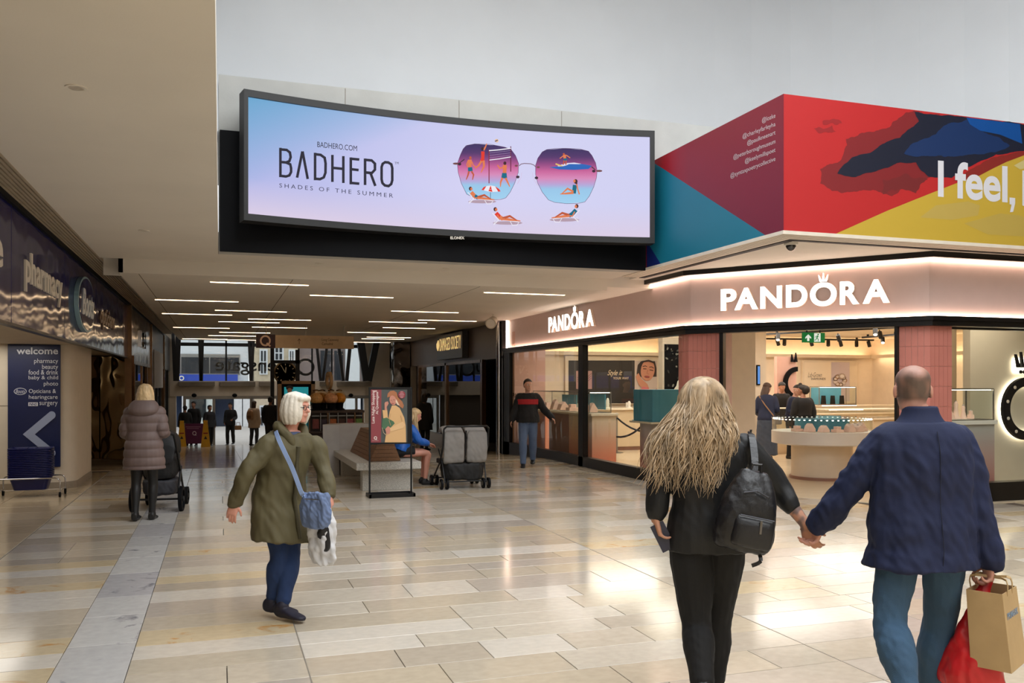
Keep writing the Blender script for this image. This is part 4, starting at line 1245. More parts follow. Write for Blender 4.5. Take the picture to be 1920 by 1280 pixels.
MB().box(bx(560.5), bx(820), BY - .2, BY + 6, bz(742), 10).build('wall', mat('grey_brown_wall', (120, 106, 104), .8, var=.06), b3)
MB().box(bx(646), bx(672), BY - .5, BY - .2, zf, 9).build('pale_bay', m_fac, b3)
for ua, ub in ((600, 622), (626, 642), (690, 715)): MB().box(bx(ua), bx(ub), BY - .26, BY - .2, bz(712), bz(655)).build('window', MATS['dark_glazing'], b3)
for u in (600, 640, 665, 690, 720): MB().box(bx(u) - .3, bx(u) + .3, BY - .4, BY + .4, zf, bz(742)).build('shopfront_column', MATS['white_column'], b3)
MB().box(bx(560), bx(820), BY + .5, BY + .6, zf, bz(742)).build('shopfront_glass', MATS['shopfront_dark'], b3)
MB().box(bx(725), bx(820), BY - .5, BY - .2, bz(728), bz(702)).build('sign_board', MATS['sign_royal_blue'], b3)
kx = hy(371, 780, 50)
ph = thing('street_kiosk', 'white street kiosk with blue lit top seen through the left door', 'kiosk', (kx.x, 50, zf))
MB().box(kx.x - .55, kx.x + .55, 49.7, 50.3, zf, zf + 2.5).build('cabinet', m_fac, ph, bevel=.05)
MB().box(kx.x - .45, kx.x + .45, 49.66, 49.7, zf + 2.05, zf + 2.4).build('header_panel', MATS['sign_royal_blue'], ph)
MB().box(kx.x - .42, kx.x + .42, 49.66, 49.7, zf + .7, zf + 1.9).build('screen', MATS['dark_glazing'], ph)
p = hy(688, 705, FYY - .12); ls = hy(738, 725, FYY - .12); le = hy(763, 684, FYY - .12)
ns = thing('notice_panel', 'dark grey notice panel on the pale lobby wall beside the right doors', 'sign', (ls.x, FYY - .12, ls.z))
MB().box(ls.x, le.x + .3, FYY - .14, FYY - .11, ls.z, le.z).build('panel', mat('notice_grey', (66, 66, 70), .5), ns)
q = Print(lambda u, v, h: hy(u, v, FYY - .142 - h)); q.ell(758, 700, 5, 7, (200, 170, 60)).poly([(746, 698), (752, 698), (752, 708), (746, 708)], (150, 150, 155)).poly([(755, 705), (762, 705), (762, 715), (755, 715)], (60, 70, 120))
q.build('notice_print', m_print, ns)
# ================================================================ JEWELLERY SHOP CONTENTS
m_teal = mat('teal_panel', (76, 150, 176), .5, var=.05)
m_pinks = mat('pale_pink_display', (252, 214, 200), .5, var=.03)
m_whites = mat('white_laminate', (232, 226, 218), .4, var=.02)
m_beigec = mat('beige_counter', (210, 190, 160), .5, var=.03)
m_fgl = m_glass
m_dot = emit_mat('case_led', (255, 240, 220), 8.0)
tl = area


def ramp_mat(name, c0, c1, z0, z1):
    m = mat(name, c0, .45, var=.0)
    nt = m.node_tree; N = nt.nodes; L = nt.links
    tc = [n for n in N if n.type == 'TEX_COORD'][0]; sp = N.new('ShaderNodeSeparateXYZ'); L.new(tc.outputs['Object'], sp.inputs[0])
    mr = N.new('ShaderNodeMapRange'); mr.inputs[1].default_value = z0; mr.inputs[2].default_value = z1; L.new(sp.outputs['Z'], mr.inputs[0])
    mx = N.new('ShaderNodeMixRGB'); mx.inputs[1].default_value = lin(c0); mx.inputs[2].default_value = lin(c1); L.new(mr.outputs[0], mx.inputs[0])
    L.new(mx.outputs[0], N['Principled BSDF'].inputs['Base Color']); return m


m_grad = ramp_mat('pink_to_grey_lacquer', (198, 118, 108), (176, 172, 168), .05, 1.0)
m_grad2 = ramp_mat('coral_to_cream_lacquer', (214, 128, 100), (216, 196, 170), .1, .9)


def glass_case(name, label, x0, x1, y0, y1, z0, z1, back=None):
    t = thing(name, label, 'display case', ((x0 + x1) / 2, (y0 + y1) / 2, z0))
    f = MB(); r = .008
    for x in (x0, x1):
        for y in (y0, y1): f.box(x - r, x + r, y - r, y + r, z0, z1)
    for z in (z0 + .008, z1):
        f.box(x0, x1, y0 - r, y0 + r, z - r, z + r).box(x0, x1, y1 - r, y1 + r, z - r, z + r).box(x0 - r, x0 + r, y0, y1, z - r, z + r).box(x1 - r, x1 + r, y0, y1, z - r, z + r)
    f.build('frame', m_steel, t)
    g = MB().box(x0, x1, y0 - .003, y0 + .003, z0 + .02, z1).box(x0 - .003, x0 + .003, y0, y1, z0 + .02, z1).box(x1 - .003, x1 + .003, y0, y1, z0 + .02, z1)
    g.build('glass', m_fgl, t)
    if back: back.build('back_panel', m_teal, t)
    MB().box(x0 + .02, x1 - .02, y0 + .02, y0 + .05, z1 - .02, z1 - .01).build('light_strip', m_dot, t)
    return t


def stand(label, c, h, r, kind, group):
    c = V(c); t = thing('jewellery_stand', label, 'display stand', c, 0, group)
    if kind == 0:
        MB().lathe(c, [(r, 0), (r, .02), (r * .8, .03), (r * .45, h * .6), (r * .55, h * .85), (r * .2, h)], 16).build('bust', m_pinks, t, smooth=50)
    elif kind == 1:
        MB().prism([c + V((-r, -r, .0)), c + V((r, -r, 0)), c + V((r, -r, h * .35)), c + V((r * .1, -r, h)), c + V((-r * .5, -r, h * .7))], (0, 2 * r, 0)).build('wedge', m_pinks, t, bevel=.008)
    else:
        MB().box(c.x - r, c.x + r, c.y - r, c.y + r, c.z, c.z + h * .5).box(c.x - r * .6, c.x + r * .6, c.y - r * .6, c.y + r * .6, c.z + h * .5, c.z + h).build('block', m_pinks, t, bevel=.006)
    MB().lathe(c + V((0, 0, h)), [(.012, -.006), (.016, 0), (.012, .008)], 10).build('ring', m_chrome, t, smooth=60)
    return t


# --- counter along the left window
wc = thing('window_counter', 'long counter of brown and coral panels behind the left shop window', 'counter', (7.7, 18.9, .004))
MB().box(7.38, 8.02, 16.85, 20.75, 1.00, 1.05).build('worktop', m_cream, wc, bevel=.008)
m_tau = mat('taupe_lacquer', (150, 112, 96), .4, var=.03)
for a, b, m in ((19.7, 20.7, mat('rose_lacquer', (196, 140, 122), .4)), (19.45, 19.68, emit_mat('coral_lit_panel', (240, 150, 110), .55)), (18.2, 19.43, m_tau), (16.9, 18.18, m_grad2)):
    MB().box(7.42, 7.98, a, b, .004, 1.0).build('front_panel', m, wc, bevel=.005)
glass_case('glass_case', 'long glass display case of pink busts on the coral window counter', 7.45, 7.95, 17.1, 20.6, 1.05, 1.50, MB().box(7.90, 7.92, 17.3, 18.2, 1.12, 1.45).box(7.90, 7.92, 18.9, 19.8, 1.12, 1.42))
for k, (y, h, r, kd) in enumerate(((20.2, .16, .09, 2), (19.7, .24, .10, 1), (19.2, .20, .12, 1), (18.6, .15, .12, 2), (18.0, .30, .09, 0), (17.5, .20, .10, 1))):
    stand('pale pink jewellery stand in the long window case, %s from its far end' % ['first', 'second', 'third', 'fourth', 'fifth', 'sixth'][k], (7.68, y, 1.062), h, r, kd, 'jewellery stands in the long window case')
# --- rear beige counter, stanchions and rope
rc = thing('rear_counter', 'plain beige counter behind the rope stanchions', 'counter', (10, 20.3, .004))
MB().box(8.55, 11.2, 20.0, 20.6, .10, 1.02).build('body', m_beigec, rc); MB().box(8.6, 11.2, 20.05, 20.6, .004, .10).build('plinth', m_tau, rc); MB().box(8.5, 11.2, 19.95, 20.65, 1.02, 1.06).build('worktop', m_cream, rc, bevel=.006)
for k, (x, h) in enumerate(((9.3, .26), (9.9, .18), (10.6, .14))):
    t = thing('product_stand', ['tall white product stand on the plain beige counter', 'mid sized white product stand on the plain beige counter', 'low white product stand on the plain beige counter'][k], 'display stand', (x, 20.2, 1.06), 0, 'white stands on the rear counter')
    MB().lathe((x, 20.2, 1.06), [(.07, 0), (.07, .02), (.035, .03), (.045, h * .7), (.02, h)], 14).build('bust', m_whites, t, smooth=50)
    MB().box(x - .05, x + .05, 20.27, 20.285, 1.06, 1.06 + h * .8).build('backing_card', m_whites, t)
sp = [(8.1, 18.4), (9.15, 19.35)]
so = None
for k, (x, y) in enumerate(sp):
    lab = ['steel rope stanchion nearest the shop glass', 'steel rope stanchion nearer the beige counter'][k]
    if so is None:
        so = thing('stanchion', lab, 'stanchion', (x, y, .004), 0, 'rope stanchions')
        MB().lathe((x, y, .004), [(.16, 0), (.16, .012), (.05, .03), (.03, .04)], 24).build('base', m_steel, so, smooth=50)
        MB().lathe((x, y, .004), [(.026, .03), (.026, .90), (.034, .91), (.034, .95), (.02, .97)], 16).build('post', m_steel, so, smooth=50)
    else: copy_tree(so, (x, y, .004), label=lab)


def rope(a, b, sag): return [V(a).lerp(V(b), i / 12) - V((0, 0, sag * 4 * (i / 12) * (1 - i / 12))) for i in range(13)]


for k, (a, b) in enumerate((((8.1, 18.4, .86), (9.15, 19.35, .86)), ((9.15, 19.35, .86), (10.1, 18.2, .86)), ((8.1, 18.4, .86), (8.5, 16.7, .80)))):
    tag(MB().tube(rope(a, b, .32), .022, 8).build('barrier_rope', mat('black_velvet_rope', (16, 15, 18), .7), smooth=60), ['black rope sagging between the two steel stanchions', 'black rope hanging from the inner stanchion towards the teal box', 'black rope hanging from the outer stanchion beside the window mullion'][k], 'rope', 'barrier ropes')
# --- teal box on a gradient pedestal
tp = thing('display_pedestal', 'grey to pink pedestal carrying a teal box in the left window', 'pedestal', (7.95, 14.8, .004))
MB().lathe((7.95, 14.85, .004), [(.40, 0), (.40, .93)], 32).build('body', m_grad, tp, smooth=40); MB().box(7.50, 8.42, 14.40, 15.30, .935, .97).build('top', m_cream, tp, bevel=.006)
tag(MB().box(7.56, 8.36, 14.46, 15.24, .985, 1.57).box(7.54, 8.38, 14.44, 15.26, .97, .985).build('teal_box', m_teal, bevel=.006), 'plain teal display box on the grey to pink pedestal', 'display box')
# --- wall graphics on the rear wall
a, b = hy(1064, 672, 21.46), hy(1242, 757, 21.46)
wg = thing('wall_graphic', 'dark rear wall panel reading Style it YOUR WAY with a portrait', 'poster', ((a.x + b.x) / 2, 21.46, b.z))
MB().box(a.x - .08, b.x + .08, 21.42, 21.495, b.z, a.z + .08).build('frame', m_cream, wg, bevel=.01)
pr = Print(lambda u, v, h: hy(u, v, 21.418 - h), .002)
pr.poly([(1066, 675.5), (1190, 675.5), (1190, 756), (1066, 756)], (44, 38, 34)).poly([(1190, 676), (1232, 676), (1232, 756), (1190, 756)], (206, 190, 180))
pr.text('Style it', 1139, 1167, 706.5, 693.5, (236, 214, 178), shear=.5, res=4).text('YOUR WAY', 1149.5, 1179, 711, 706.5, (236, 214, 178), offset=.01, res=3)
pr.poly([(1080, 695), (1110, 695), (1110, 729), (1080, 729)], (176, 138, 132))
for k in range(3): pr.line([(1082, 716 - k * 4), (1092, 711 - k * 4), (1100, 716 - k * 4), (1109, 708 - k * 4)], .6, (90, 60, 60))
# portrait
skn, skd = (202, 142, 116), (166, 104, 84)
pr.poly([(1194, 700), (1196, 684), (1202, 677), (1228, 677), (1231, 690), (1231, 706), (1196, 706)], (48, 34, 32))
pr.poly([(1204, 756), (1206, 742), (1212, 736), (1232, 728), (1232, 756)], (190, 118, 106))
pr.ell(1214.5, 694, 13, 20, skn, 24, .12).poly([(1192, 706), (1197, 699), (1203, 710), (1214, 720), (1217, 728), (1207, 730), (1198, 722)], skn).poly([(1197, 735), (1206, 724), (1217, 727), (1214, 745), (1208, 756), (1190, 756)], (214, 120, 128))
for k in range(4): pr.line([(1197, 735 + k * 5), (1214, 733 + k * 5)], .8, (150, 70, 82))
pr.line([(1205, 687), (1210, 685.5), (1213, 687)], 1.1, (52, 34, 30)).line([(1217.5, 688), (1222, 687.5), (1226, 690)], 1.1, (52, 34, 30)).line([(1206, 691), (1212, 691.5)], 1.3, (60, 36, 30)).line([(1218, 693), (1225, 694.5)], 1.3, (60, 36, 30))
pr.line([(1214.5, 693), (1213, 700), (1217, 701)], .8, skd).ell(1213.5, 706, 4.8, 1.7, (160, 74, 72), 14, .1).line([(1204, 678), (1216, 675.8), (1228, 680)], 3, (48, 34, 32))
pr.build('graphic_print', m_print, wg)
# floral poster on a partition
struct('wall_partition', MB().box(8.9, 9.75, 16.56, 16.75, 0, 3.0), m_cream_w)
a, b = hy(1246, 645, 16.55), hy(1296, 757, 16.55)
fp = thing('floral_poster', 'black and white flower photograph poster beside the pink column', 'poster', ((a.x + b.x) / 2, 16.54, b.z))
MB().box(a.x, b.x, 16.53, 16.558, b.z, a.z).build('board', m_black, fp)
pr = Print(lambda u, v, h: hy(u, v, 16.528 - h), .002)
rr = random.Random(4)
for k in range(26):
    x, y = rr.uniform(1250, 1292), rr.uniform(650, 725); pr.ell(x, y, rr.uniform(1, 4), rr.uniform(1, 3), rr.choice(((70, 70, 66), (40, 40, 40), (120, 120, 112))), 8, rr.uniform(0, 3))
pr.poly(jag([(1262, 745), (1270, 715), (1284, 700), (1294, 690), (1294, 752), (1270, 756)], .15, 2, 3), (222, 220, 206)).poly(jag([(1250, 752), (1258, 735), (1270, 740), (1266, 756)], .15, 2, 5), (206, 206, 192)).line([(1268, 750), (1278, 725), (1292, 712)], 1.4, (40, 40, 40)).poly(jag([(1278, 680), (1286, 660), (1294, 665), (1294, 690)], .2, 2, 6), (190, 190, 178))
pr.build('flower_print', m_print, fp)
# diamond poster on the rear wall
a, b = hy(1508, 679, 21.46), hy(1600, 752, 21.46)
dp = thing('wall_graphic', 'cream and lilac diamonds poster in a lit frame on the shop rear wall', 'poster', ((a.x + b.x) / 2, 21.46, b.z))
MB().box(a.x - .1, b.x + .1, 21.40, 21.495, b.z - .06, a.z + .06).build('frame', m_cream, dp, bevel=.01)
pr = Print(lambda u, v, h: hy(u, v, 21.398 - h), .002)
pr.poly([(1508, 679), (1558.5, 679), (1558.5, 752), (1508, 752)], (240, 226, 204)).poly([(1558.5, 679), (1593, 679), (1593, 752), (1558.5, 752)], (204, 192, 200))
pr.text('Lab-Grown', 1515, 1541, 707, 698, (60, 44, 36), shear=.45, offset=-.012, res=3).text('DIAMONDS', 1521, 1548, 712, 708, (60, 44, 36), res=3)
for k in range(9): pr.ell(1575 + 9 * math.cos(k * .7), 713 + 8 * math.sin(k * .7), 4.6, 4, ((150, 116, 84), (188, 176, 170), (104, 84, 70))[k % 3], 10).ell(1575 + 9 * math.cos(k * .7), 713 + 8 * math.sin(k * .7), 3, 2.4, (216, 206, 204), 8)
pr.ell(1579, 705, 6.5, 5.5, (176, 160, 150), 10).ell(1579, 705, 4.2, 3.4, (226, 220, 220), 8)
pr.build('graphic_print', m_print, dp)
# pink panel with the big dark ring emblem
a, b = hy(1457, 668, 19.0), hy(1493, 760, 19.0)
struct('wall_panel', MB().box(a.x, b.x, 19.0, 19.12, .004, a.z), MATS['dusty_pink_wall'])
c = hy(1497, 718, 18.96); c.x = b.x
em = thing('ring_emblem', 'dark half ring emblem with crown spikes on the pink panel inside the shop', 'emblem', (c.x, 18.96, c.z - .46))
ring = lambda mb, c, ro, ri, d, n=40: mb.lathe(c, [(ro, -d), (ro, d), (ri, d), (ri, -d), (ro, -d)], n, axis=(0, 1, 0))
half = [c + V((-r_ * math.sin(t * PI / 20), -.03, r_ * math.cos(t * PI / 20))) for r_, rng in ((.42, range(21)), (.30, range(20, -1, -1))) for t in rng]
MB().prism(half, (0, .05, 0)).build('ring', m_black, em)
MB().prism([c + V((-.19, -.03, .54)), c + V((-.11, -.03, .54)), c + V((-.17, -.03, .74))], (0, .05, 0)).prism([c + V((-.085, -.03, .54)), c + V((-.005, -.03, .54)), c + V((-.05, -.03, .78))], (0, .05, 0)).build('crown', m_black, em)
t = thing('wall_screen', 'small upright blue screen on the partition by the shop entrance', 'screen', (11.6, 17.17, 1.3))
a, b = hy(1419, 684, 17.17), hy(1424.5, 722, 17.17)
MB().box(a.x, b.x, 17.15, 17.198, b.z, a.z).build('bezel', m_black, t); MB().box(a.x + .01, b.x - .01, 17.146, 17.15, b.z + .03, a.z - .03).build('panel', emit_mat('blue_screen', (70, 120, 190), .9), t)
# embossed emblem on the entrance partition
c = hy(1365, 745, 13.29); c.x = max(c.x, 8.36)
# round display counter
cx, cyy = 10.15, 13.0
rd = thing('display_counter', 'round white display counter with lit glass band in the shop entrance', 'display counter', (cx, cyy, .004))
MB().lathe((cx, cyy, .004), [(.52, 0), (.52, .62)], 40).build('pedestal', m_cream, rd, smooth=40); MB().lathe((cx, cyy, .004), [(.55, 0), (.55, .05)], 40).build('plinth', m_tau, rd, smooth=40)
MB().lathe((cx, cyy, .004), [(.70, .60), (.86, .63), (.86, .84), (.80, .845)], 48).build('drum', m_whites, rd, smooth=40)
MB().lathe((cx, cyy, .004), [(.85, .845), (.85, 1.07), (.84, 1.07), (.84, .845), (.85, .845)], 48).build('glass_band', m_fgl, rd, smooth=40)
MB().lathe((cx, cyy, .004), [(.86, 1.07), (.86, 1.085), (.5, 1.085)], 48).build('glass_top', glass_mat('case_top', (236, 240, 240), 1.4), rd, smooth=40)
MB().lathe((cx, cyy, .004), [(.46, .845), (.46, 1.06)], 40).build('core', m_teal, rd, smooth=40)
mb = MB()
for k in range(56): an = k * 2 * PI / 56; mb.box(cx + .82 * math.cos(an) - .010, cx + .82 * math.cos(an) + .010, cyy + .82 * math.sin(an) - .010, cyy + .82 * math.sin(an) + .010, 1.050, 1.062)
mb.build('led_ring', m_dot, rd, kind='stuff')
for k in range(9):
    an = PI + .25 + k * (PI - .35) / 8
    stand('pink jewellery stand in the round counter, %s from its left end' % ['first', 'second', 'third', 'fourth', 'fifth', 'sixth', 'seventh', 'eighth', 'ninth'][k], (cx + .66 * math.cos(an), cyy + .66 * math.sin(an), .85), (.10, .15, .12)[k % 3], .075, (2, 1, 1)[k % 3], 'jewellery stands in the round counter')
# rear counters in the shop
def counter(label, x0, x1, y0, y1, lit=True):
    t = thing('shop_counter', label, 'counter', ((x0 + x1) / 2, (y0 + y1) / 2, .004))
    MB().box(x0, x1, y0, y1, .004, .85).build('body', m_beigec, t); MB().box(x0 - .03, x1 + .03, y0 - .03, y1 + .03, .85, .9).build('ledge', m_cream, t, bevel=.006)
    MB().box(x0, x1, y0, y0 + .006, .9, 1.08).box(x0, x0 + .006, y0, y1, .9, 1.08).build('glass_front', m_fgl, t); MB().box(x0 - .01, x1 + .01, y0 - .01, y1, 1.08, 1.10).build('top', m_cream, t)
    if lit: MB().box(x0 + .1, x0 + .1 + (x1 - x0) * .4, y0 - .016, y0 - .010, 1.085, 1.098).build('light_strip', m_dot, t)
    return t


counter('low beige display counter with lit strip behind the round counter', 12.9, 15.2, 16.4, 17.1)
counter('beige service counter where two customers lean, below the pink panel', 12.35, 13.6, 17.80, 18.2, False)
counter('far beige counter under the diamonds poster', 15.2, 18.0, 19.6, 20.2)
glass_case('glass_case', 'dark backed glass case on the far counter under the diamonds poster', 15.3, 16.5, 19.7, 20.1, 1.10, 1.60, MB().box(15.32, 16.3, 20.06, 20.08, 1.12, 1.58))
for k, dx in enumerate((.25, .55, .85)):
    x = 15.3 + dx; t = thing('dark_stand', 'dark jewellery stand in the glass case under the diamonds poster, %s one' % ('leftmost', 'middle', 'rightmost')[k], 'display stand', (x, 19.9, 1.12), 0, 'dark stands in the far glass case')
    MB().prism([V((x - .07, 19.82, 1.12)), V((x + .07, 19.82, 1.12)), V((x + .05, 19.82, 1.36)), V((x - .05, 19.82, 1.36))], (0, .05, 0)).build('card', m_black, t); MB().box(x - .08, x + .08, 19.80, 19.92, 1.112, 1.125).build('base', m_tau, t)
# track lights
tk = None
m_trk = mat('track_black', (18, 16, 15), .5)
for k, (p, q) in enumerate((((1421, 634.5), (1638, 637.5)), ((1421, 627), (1690, 613)), ((1617, 632.5), (1690, 626)))):
    a, b = hz(p[0], p[1], 2.93), hz(q[0], q[1], 2.93)
    tr = thing('track_rail', ['lower long black lighting track across the shop ceiling', 'upper black lighting track slanting over the exit sign', 'short black lighting track by the right tiled pillar'][k], 'light', ((a.x + b.x) / 2, (a.y + b.y) / 2, 2.91), 0, 'lighting tracks')
    MB().bar(a, b, .045, .045).build('rail', m_trk, tr)
    for f in (.15, .85): c = a.lerp(b, f); MB().box(c.x - .02, c.x + .02, c.y - .02, c.y + .02, 2.95, 3.0).build('hanger', m_trk, tr)
spots = [(1425, 636, 0), (1457, 641, 0), (1471, 641.5, 0), (1520, 642, 0), (1553, 643, 0), (1575, 643, 0), (1606, 644, 0), (1628, 644, 0), (1459, 631, 1), (1571, 632, 1), (1641, 620, 1), (1649, 626, 1), (1655, 637, 1)]
for k, (u, v, lit) in enumerate(spots):
    c = hz(u, v - 4, 2.88)
    t = thing('track_spot', ('lit ' if lit else 'unlit ') + 'black spot head on the shop ceiling tracks, %s from the left' % ['first', 'second', 'third', 'fourth', 'fifth', 'sixth', 'seventh', 'eighth'][sum(1 for s in spots if s[2] == lit and s[0] < u)], 'light', c, 0, 'track spot heads')
    ax = V((.5, .2, -1)).normalized() if k % 2 else V((-.4, -.5, -1)).normalized()
    MB().cyl(c, c + ax * .16, .05, n=14).build('head', m_trk, t, smooth=40)
    MB().box(c.x - .01, c.x + .01, c.y - .01, c.y + .01, c.z, 2.93).build('stem', m_trk, t)
    if lit: MB().cyl(c + ax * .16, c + ax * .163, .04, n=14).build('lens', emit_mat('spot_lens', (255, 236, 205), 8), t)
# exit sign
a, b = hy(1504.5, 623, 11.1), hy(1545.5, 642.5, 11.1)
ex = thing('exit_sign', 'green emergency exit sign with arrow and running figure in the shop doorway', 'sign', ((a.x + b.x) / 2, 11.1, b.z))
MB().box(a.x, b.x, 11.085, 11.115, b.z, a.z).build('panel', mat('exit_green', (18, 128, 62), .4, em=(18, 128, 62), es=.35), ex)
for f in (.2, .8): x = a.x + (b.x - a.x) * f; MB().box(x - .006, x + .006, 11.09, 11.11, a.z, 3.0).build('hanger', m_trk, ex)
pr = Print(lambda u, v, h: hy(u, v, 11.084 - h), .001); W_ = (236, 244, 238)
pr.poly([(1510, 632), (1515.5, 626.5), (1521, 632), (1521, 635), (1517.5, 632.5), (1517.5, 639), (1513.5, 639), (1513.5, 632.5), (1510, 635)], W_)
pr.poly([(1526.5, 624.5), (1538.5, 624.5), (1538.5, 640.5), (1526.5, 640.5)], W_)
G_ = (16, 116, 56); pr.ell(1534, 627, 1.5, 1.6, G_, 10).line([(1533, 629), (1531.5, 634)], 2.2, G_).line([(1533, 629.5), (1529.5, 630.5), (1528, 633)], 1, G_).line([(1533, 629.5), (1536, 632)], 1, G_).line([(1531.5, 633.5), (1534.5, 636), (1534, 639.5)], 1.3, G_).line([(1531.5, 633.5), (1529.5, 637), (1527, 637.5)], 1.3, G_)
pr.build('exit_print', emit_mat('exit_white', (255, 255, 255), .0) if False else mat('exit_print', (255, 255, 255), .5, attr='Col', es=.6, var=0), ex)
# right window: case, counter, ring emblem on the backdrop
rw = thing('window_counter', 'grey to pink window counter with white ledge behind the right shop window', 'counter', (10.3, 10.25, .004))
MB().box(9.95, 10.86, 10.0, 10.55, .004, 1.08).build('body', m_grad, rw); MB().box(9.93, 10.88, 9.96, 10.58, 1.08, 1.14).build('ledge', m_whites, rw, bevel=.006)
glass_case('glass_case', 'clear glass case of pink stands in the right shop window', 9.98, 10.84, 10.0, 10.5, 1.14, 1.60, MB().box(9.99, 10.40, 10.46, 10.48, 1.2, 1.54))
for k, (x, h, r, kd) in enumerate(((10.05, .14, .05, 1), (10.22, .12, .06, 1), (10.36, .26, .06, 0), (10.50, .20, .05, 0), (10.64, .12, .035, 2))):
    stand('pink jewellery stand in the right window case, %s from the tiled pillar' % ['first', 'second', 'third', 'fourth', 'fifth'][k], (x, 10.22, 1.156), h, r, kd, 'jewellery stands in the right window case')
c = hy(1924, 766, 11.06)
em = thing('ring_emblem', 'backlit black ring emblem with crown spikes on the right window backdrop', 'emblem', (c.x, 11.06, c.z - .52))
ring(MB(), c, .52, .375, .03).build('ring', m_black, em, smooth=40)
ring(MB(), c + V((0, .045, 0)), .50, .40, .008).build('halo', emit_mat('emblem_halo', (255, 246, 226), 6), em, smooth=40)
for k in range(10):
    an = .35 + k * 2 * PI / 10; MB().lathe(c + V((math.cos(an) * .448, -.03, math.sin(an) * .448)), [(.028, -.004), (.028, .008), (.018, .012)], 12, axis=(0, -1, 0)).build('bead', m_whites, em, smooth=50)
for dx, hh in ((-.22, .22), (-.115, .26), (0, .29), (.115, .26), (.22, .22)):
    MB().prism([c + V((dx * .8 - .03, -.03, .68)), c + V((dx * .8 + .03, -.03, .68)), c + V((dx * 1.1 + .012, -.03, .68 + hh)), c + V((dx * 1.1 - .012, -.03, .68 + hh))], (0, .04, 0)).build('crown_spike', m_black, em)
for dx in (-.15, -.075, 0, .075, .15): MB().lathe(c + V((dx, -.03, .61)), [(.03, -.01), (.03, .01)], 14, axis=(0, 1, 0)).build('crown_bead', m_black, em)
MB().box(c.x - .2, c.x + .2, 11.11, 11.118, c.z + .60, c.z + .84).build('halo', MATS['emblem_halo'], em)

# ================================================================ HALL FURNITURE
# hanging direction sign
a, b = hy(480, 627, 24), hy(663, 654, 24)
hs = thing('hanging_sign', 'long hanging direction sign, dark purple end square and beige panel', 'sign', ((a.x + b.x) / 2, 24, b.z))
q0, q1 = hy(480, 626.5, 24), hy(516, 652.5, 24)
MB().box(q0.x, q1.x, 23.95, 24.05, q1.z, q0.z).build('emblem_square', mat('dark_plum', (52, 22, 36), .5), hs)
e0, e1 = hy(516, 628, 24), hy(663, 654, 24)
MB().box(e0.x, e1.x, 23.95, 24.05, e1.z, e0.z).build('panel', mat('sign_beige', (206, 180, 146), .5), hs)
for f in (.1, .5, .9): x = a.x + (b.x - a.x) * f; MB().cyl((x, 24, a.z - .02), (x, 24, Z2), .01, n=8).build('hanger', m_steel, hs)
pr = Print(lambda u, v, h: hy(u, v, 23.949 - h), .001)
rp_ = [(497.5 + 8.6 * math.cos(t * PI / 16), 638.5 + 8.8 * math.sin(t * PI / 16)) for t in range(33)]
pr.line(rp_, 3.2, (226, 196, 176)).line([(500, 643), (507, 649)], 3.2, (226, 196, 176))
pr.line([(561, 645), (561, 635)], .8, (60, 40, 34)).line([(558, 639), (561, 635), (564, 639)], .8, (60, 40, 34))
pr.text('Long Causeway', 603.5, 635, 640.5, 634.5, (60, 40, 34), res=3).text('Cathedral', 603.5, 624, 646.8, 641.8, (60, 40, 34), res=3)
pr.build('sign_print', m_print, hs)
# bronze framed information screen
c = hy(556, 800, 21.0); g0 = gz(21.0)
t = thing('information_kiosk', 'tall bronze framed information screen with teal picture behind the white haired woman', 'kiosk', (c.x, 21, g0))
x0, x1, zt2 = hy(520, 715, 21).x, hy(590, 715, 21).x, hy(555, 714, 21).z
MB().box(x0, x0 + .09, 20.9, 21.15, g0, zt2).box(x1 - .09, x1, 20.9, 21.15, g0, zt2).box(x0, x1, 20.9, 21.15, zt2 - .07, zt2).box(x0, x1, 20.9, 21.15, g0, g0 + .35).build('frame', mat('bronze_frame', (120, 92, 64), .35, metal=.7), t)
MB().box(x0 + .09, x1 - .09, 20.95, 21.12, g0 + .35, zt2 - .07).build('body', m_black, t)
MB().box(x0 + .15, x1 - .15, 20.945, 20.95, g0 + .55, zt2 - .14).build('screen', emit_mat('teal_screen', (36, 150, 160), .55), t)
pr = Print(lambda u, v, h: hy(u, v, 20.943 - h), .001); pr.ell(543, 727, 7, 5, (40, 36, 40), 14).ell(543, 732, 4.5, 5, (196, 140, 116), 12).poly([(533, 745), (538, 738), (549, 738), (554, 745)], (60, 70, 80))
pr.build('screen_print', m_print, t)
# sweet stall with globe dispensers
c = hy(624, 800, 20.0); g0 = gz(20.0)
m_dkw = mat('stall_wood', (58, 40, 32), .5, var=.1)
t = thing('sweet_stall', 'dark wooden sweet stall with wire jar racks behind the bench', 'stall', (c.x, 20, g0))
x0, x1 = hy(575, 780, 20).x, hy(680, 780, 20).x
zs = hy(624, 773, 20).z
MB().box(x0, x1, 19.75, 20.6, zs, zs + .05).build('counter_top', m_dkw, t); MB().box(x0 + .05, x1 - .05, 19.9, 20.55, g0, zs).build('body', m_dkw, t)
for x in (x0 + .02, (x0 + x1) / 2 - .2, (x0 + x1) / 2 + .4, x1 - .04): MB().box(x, x + .03, 19.76, 19.79, g0, zs).build('post', m_bronze_trim, t)
for z in (.25, .65): MB().box(x0, x1, 19.76, 19.9, g0 + z, g0 + z + .03).build('shelf', m_dkw, t)
cols = [(120, 50, 50), (60, 40, 60), (170, 90, 40), (70, 34, 30), (150, 60, 70), (90, 130, 50)]
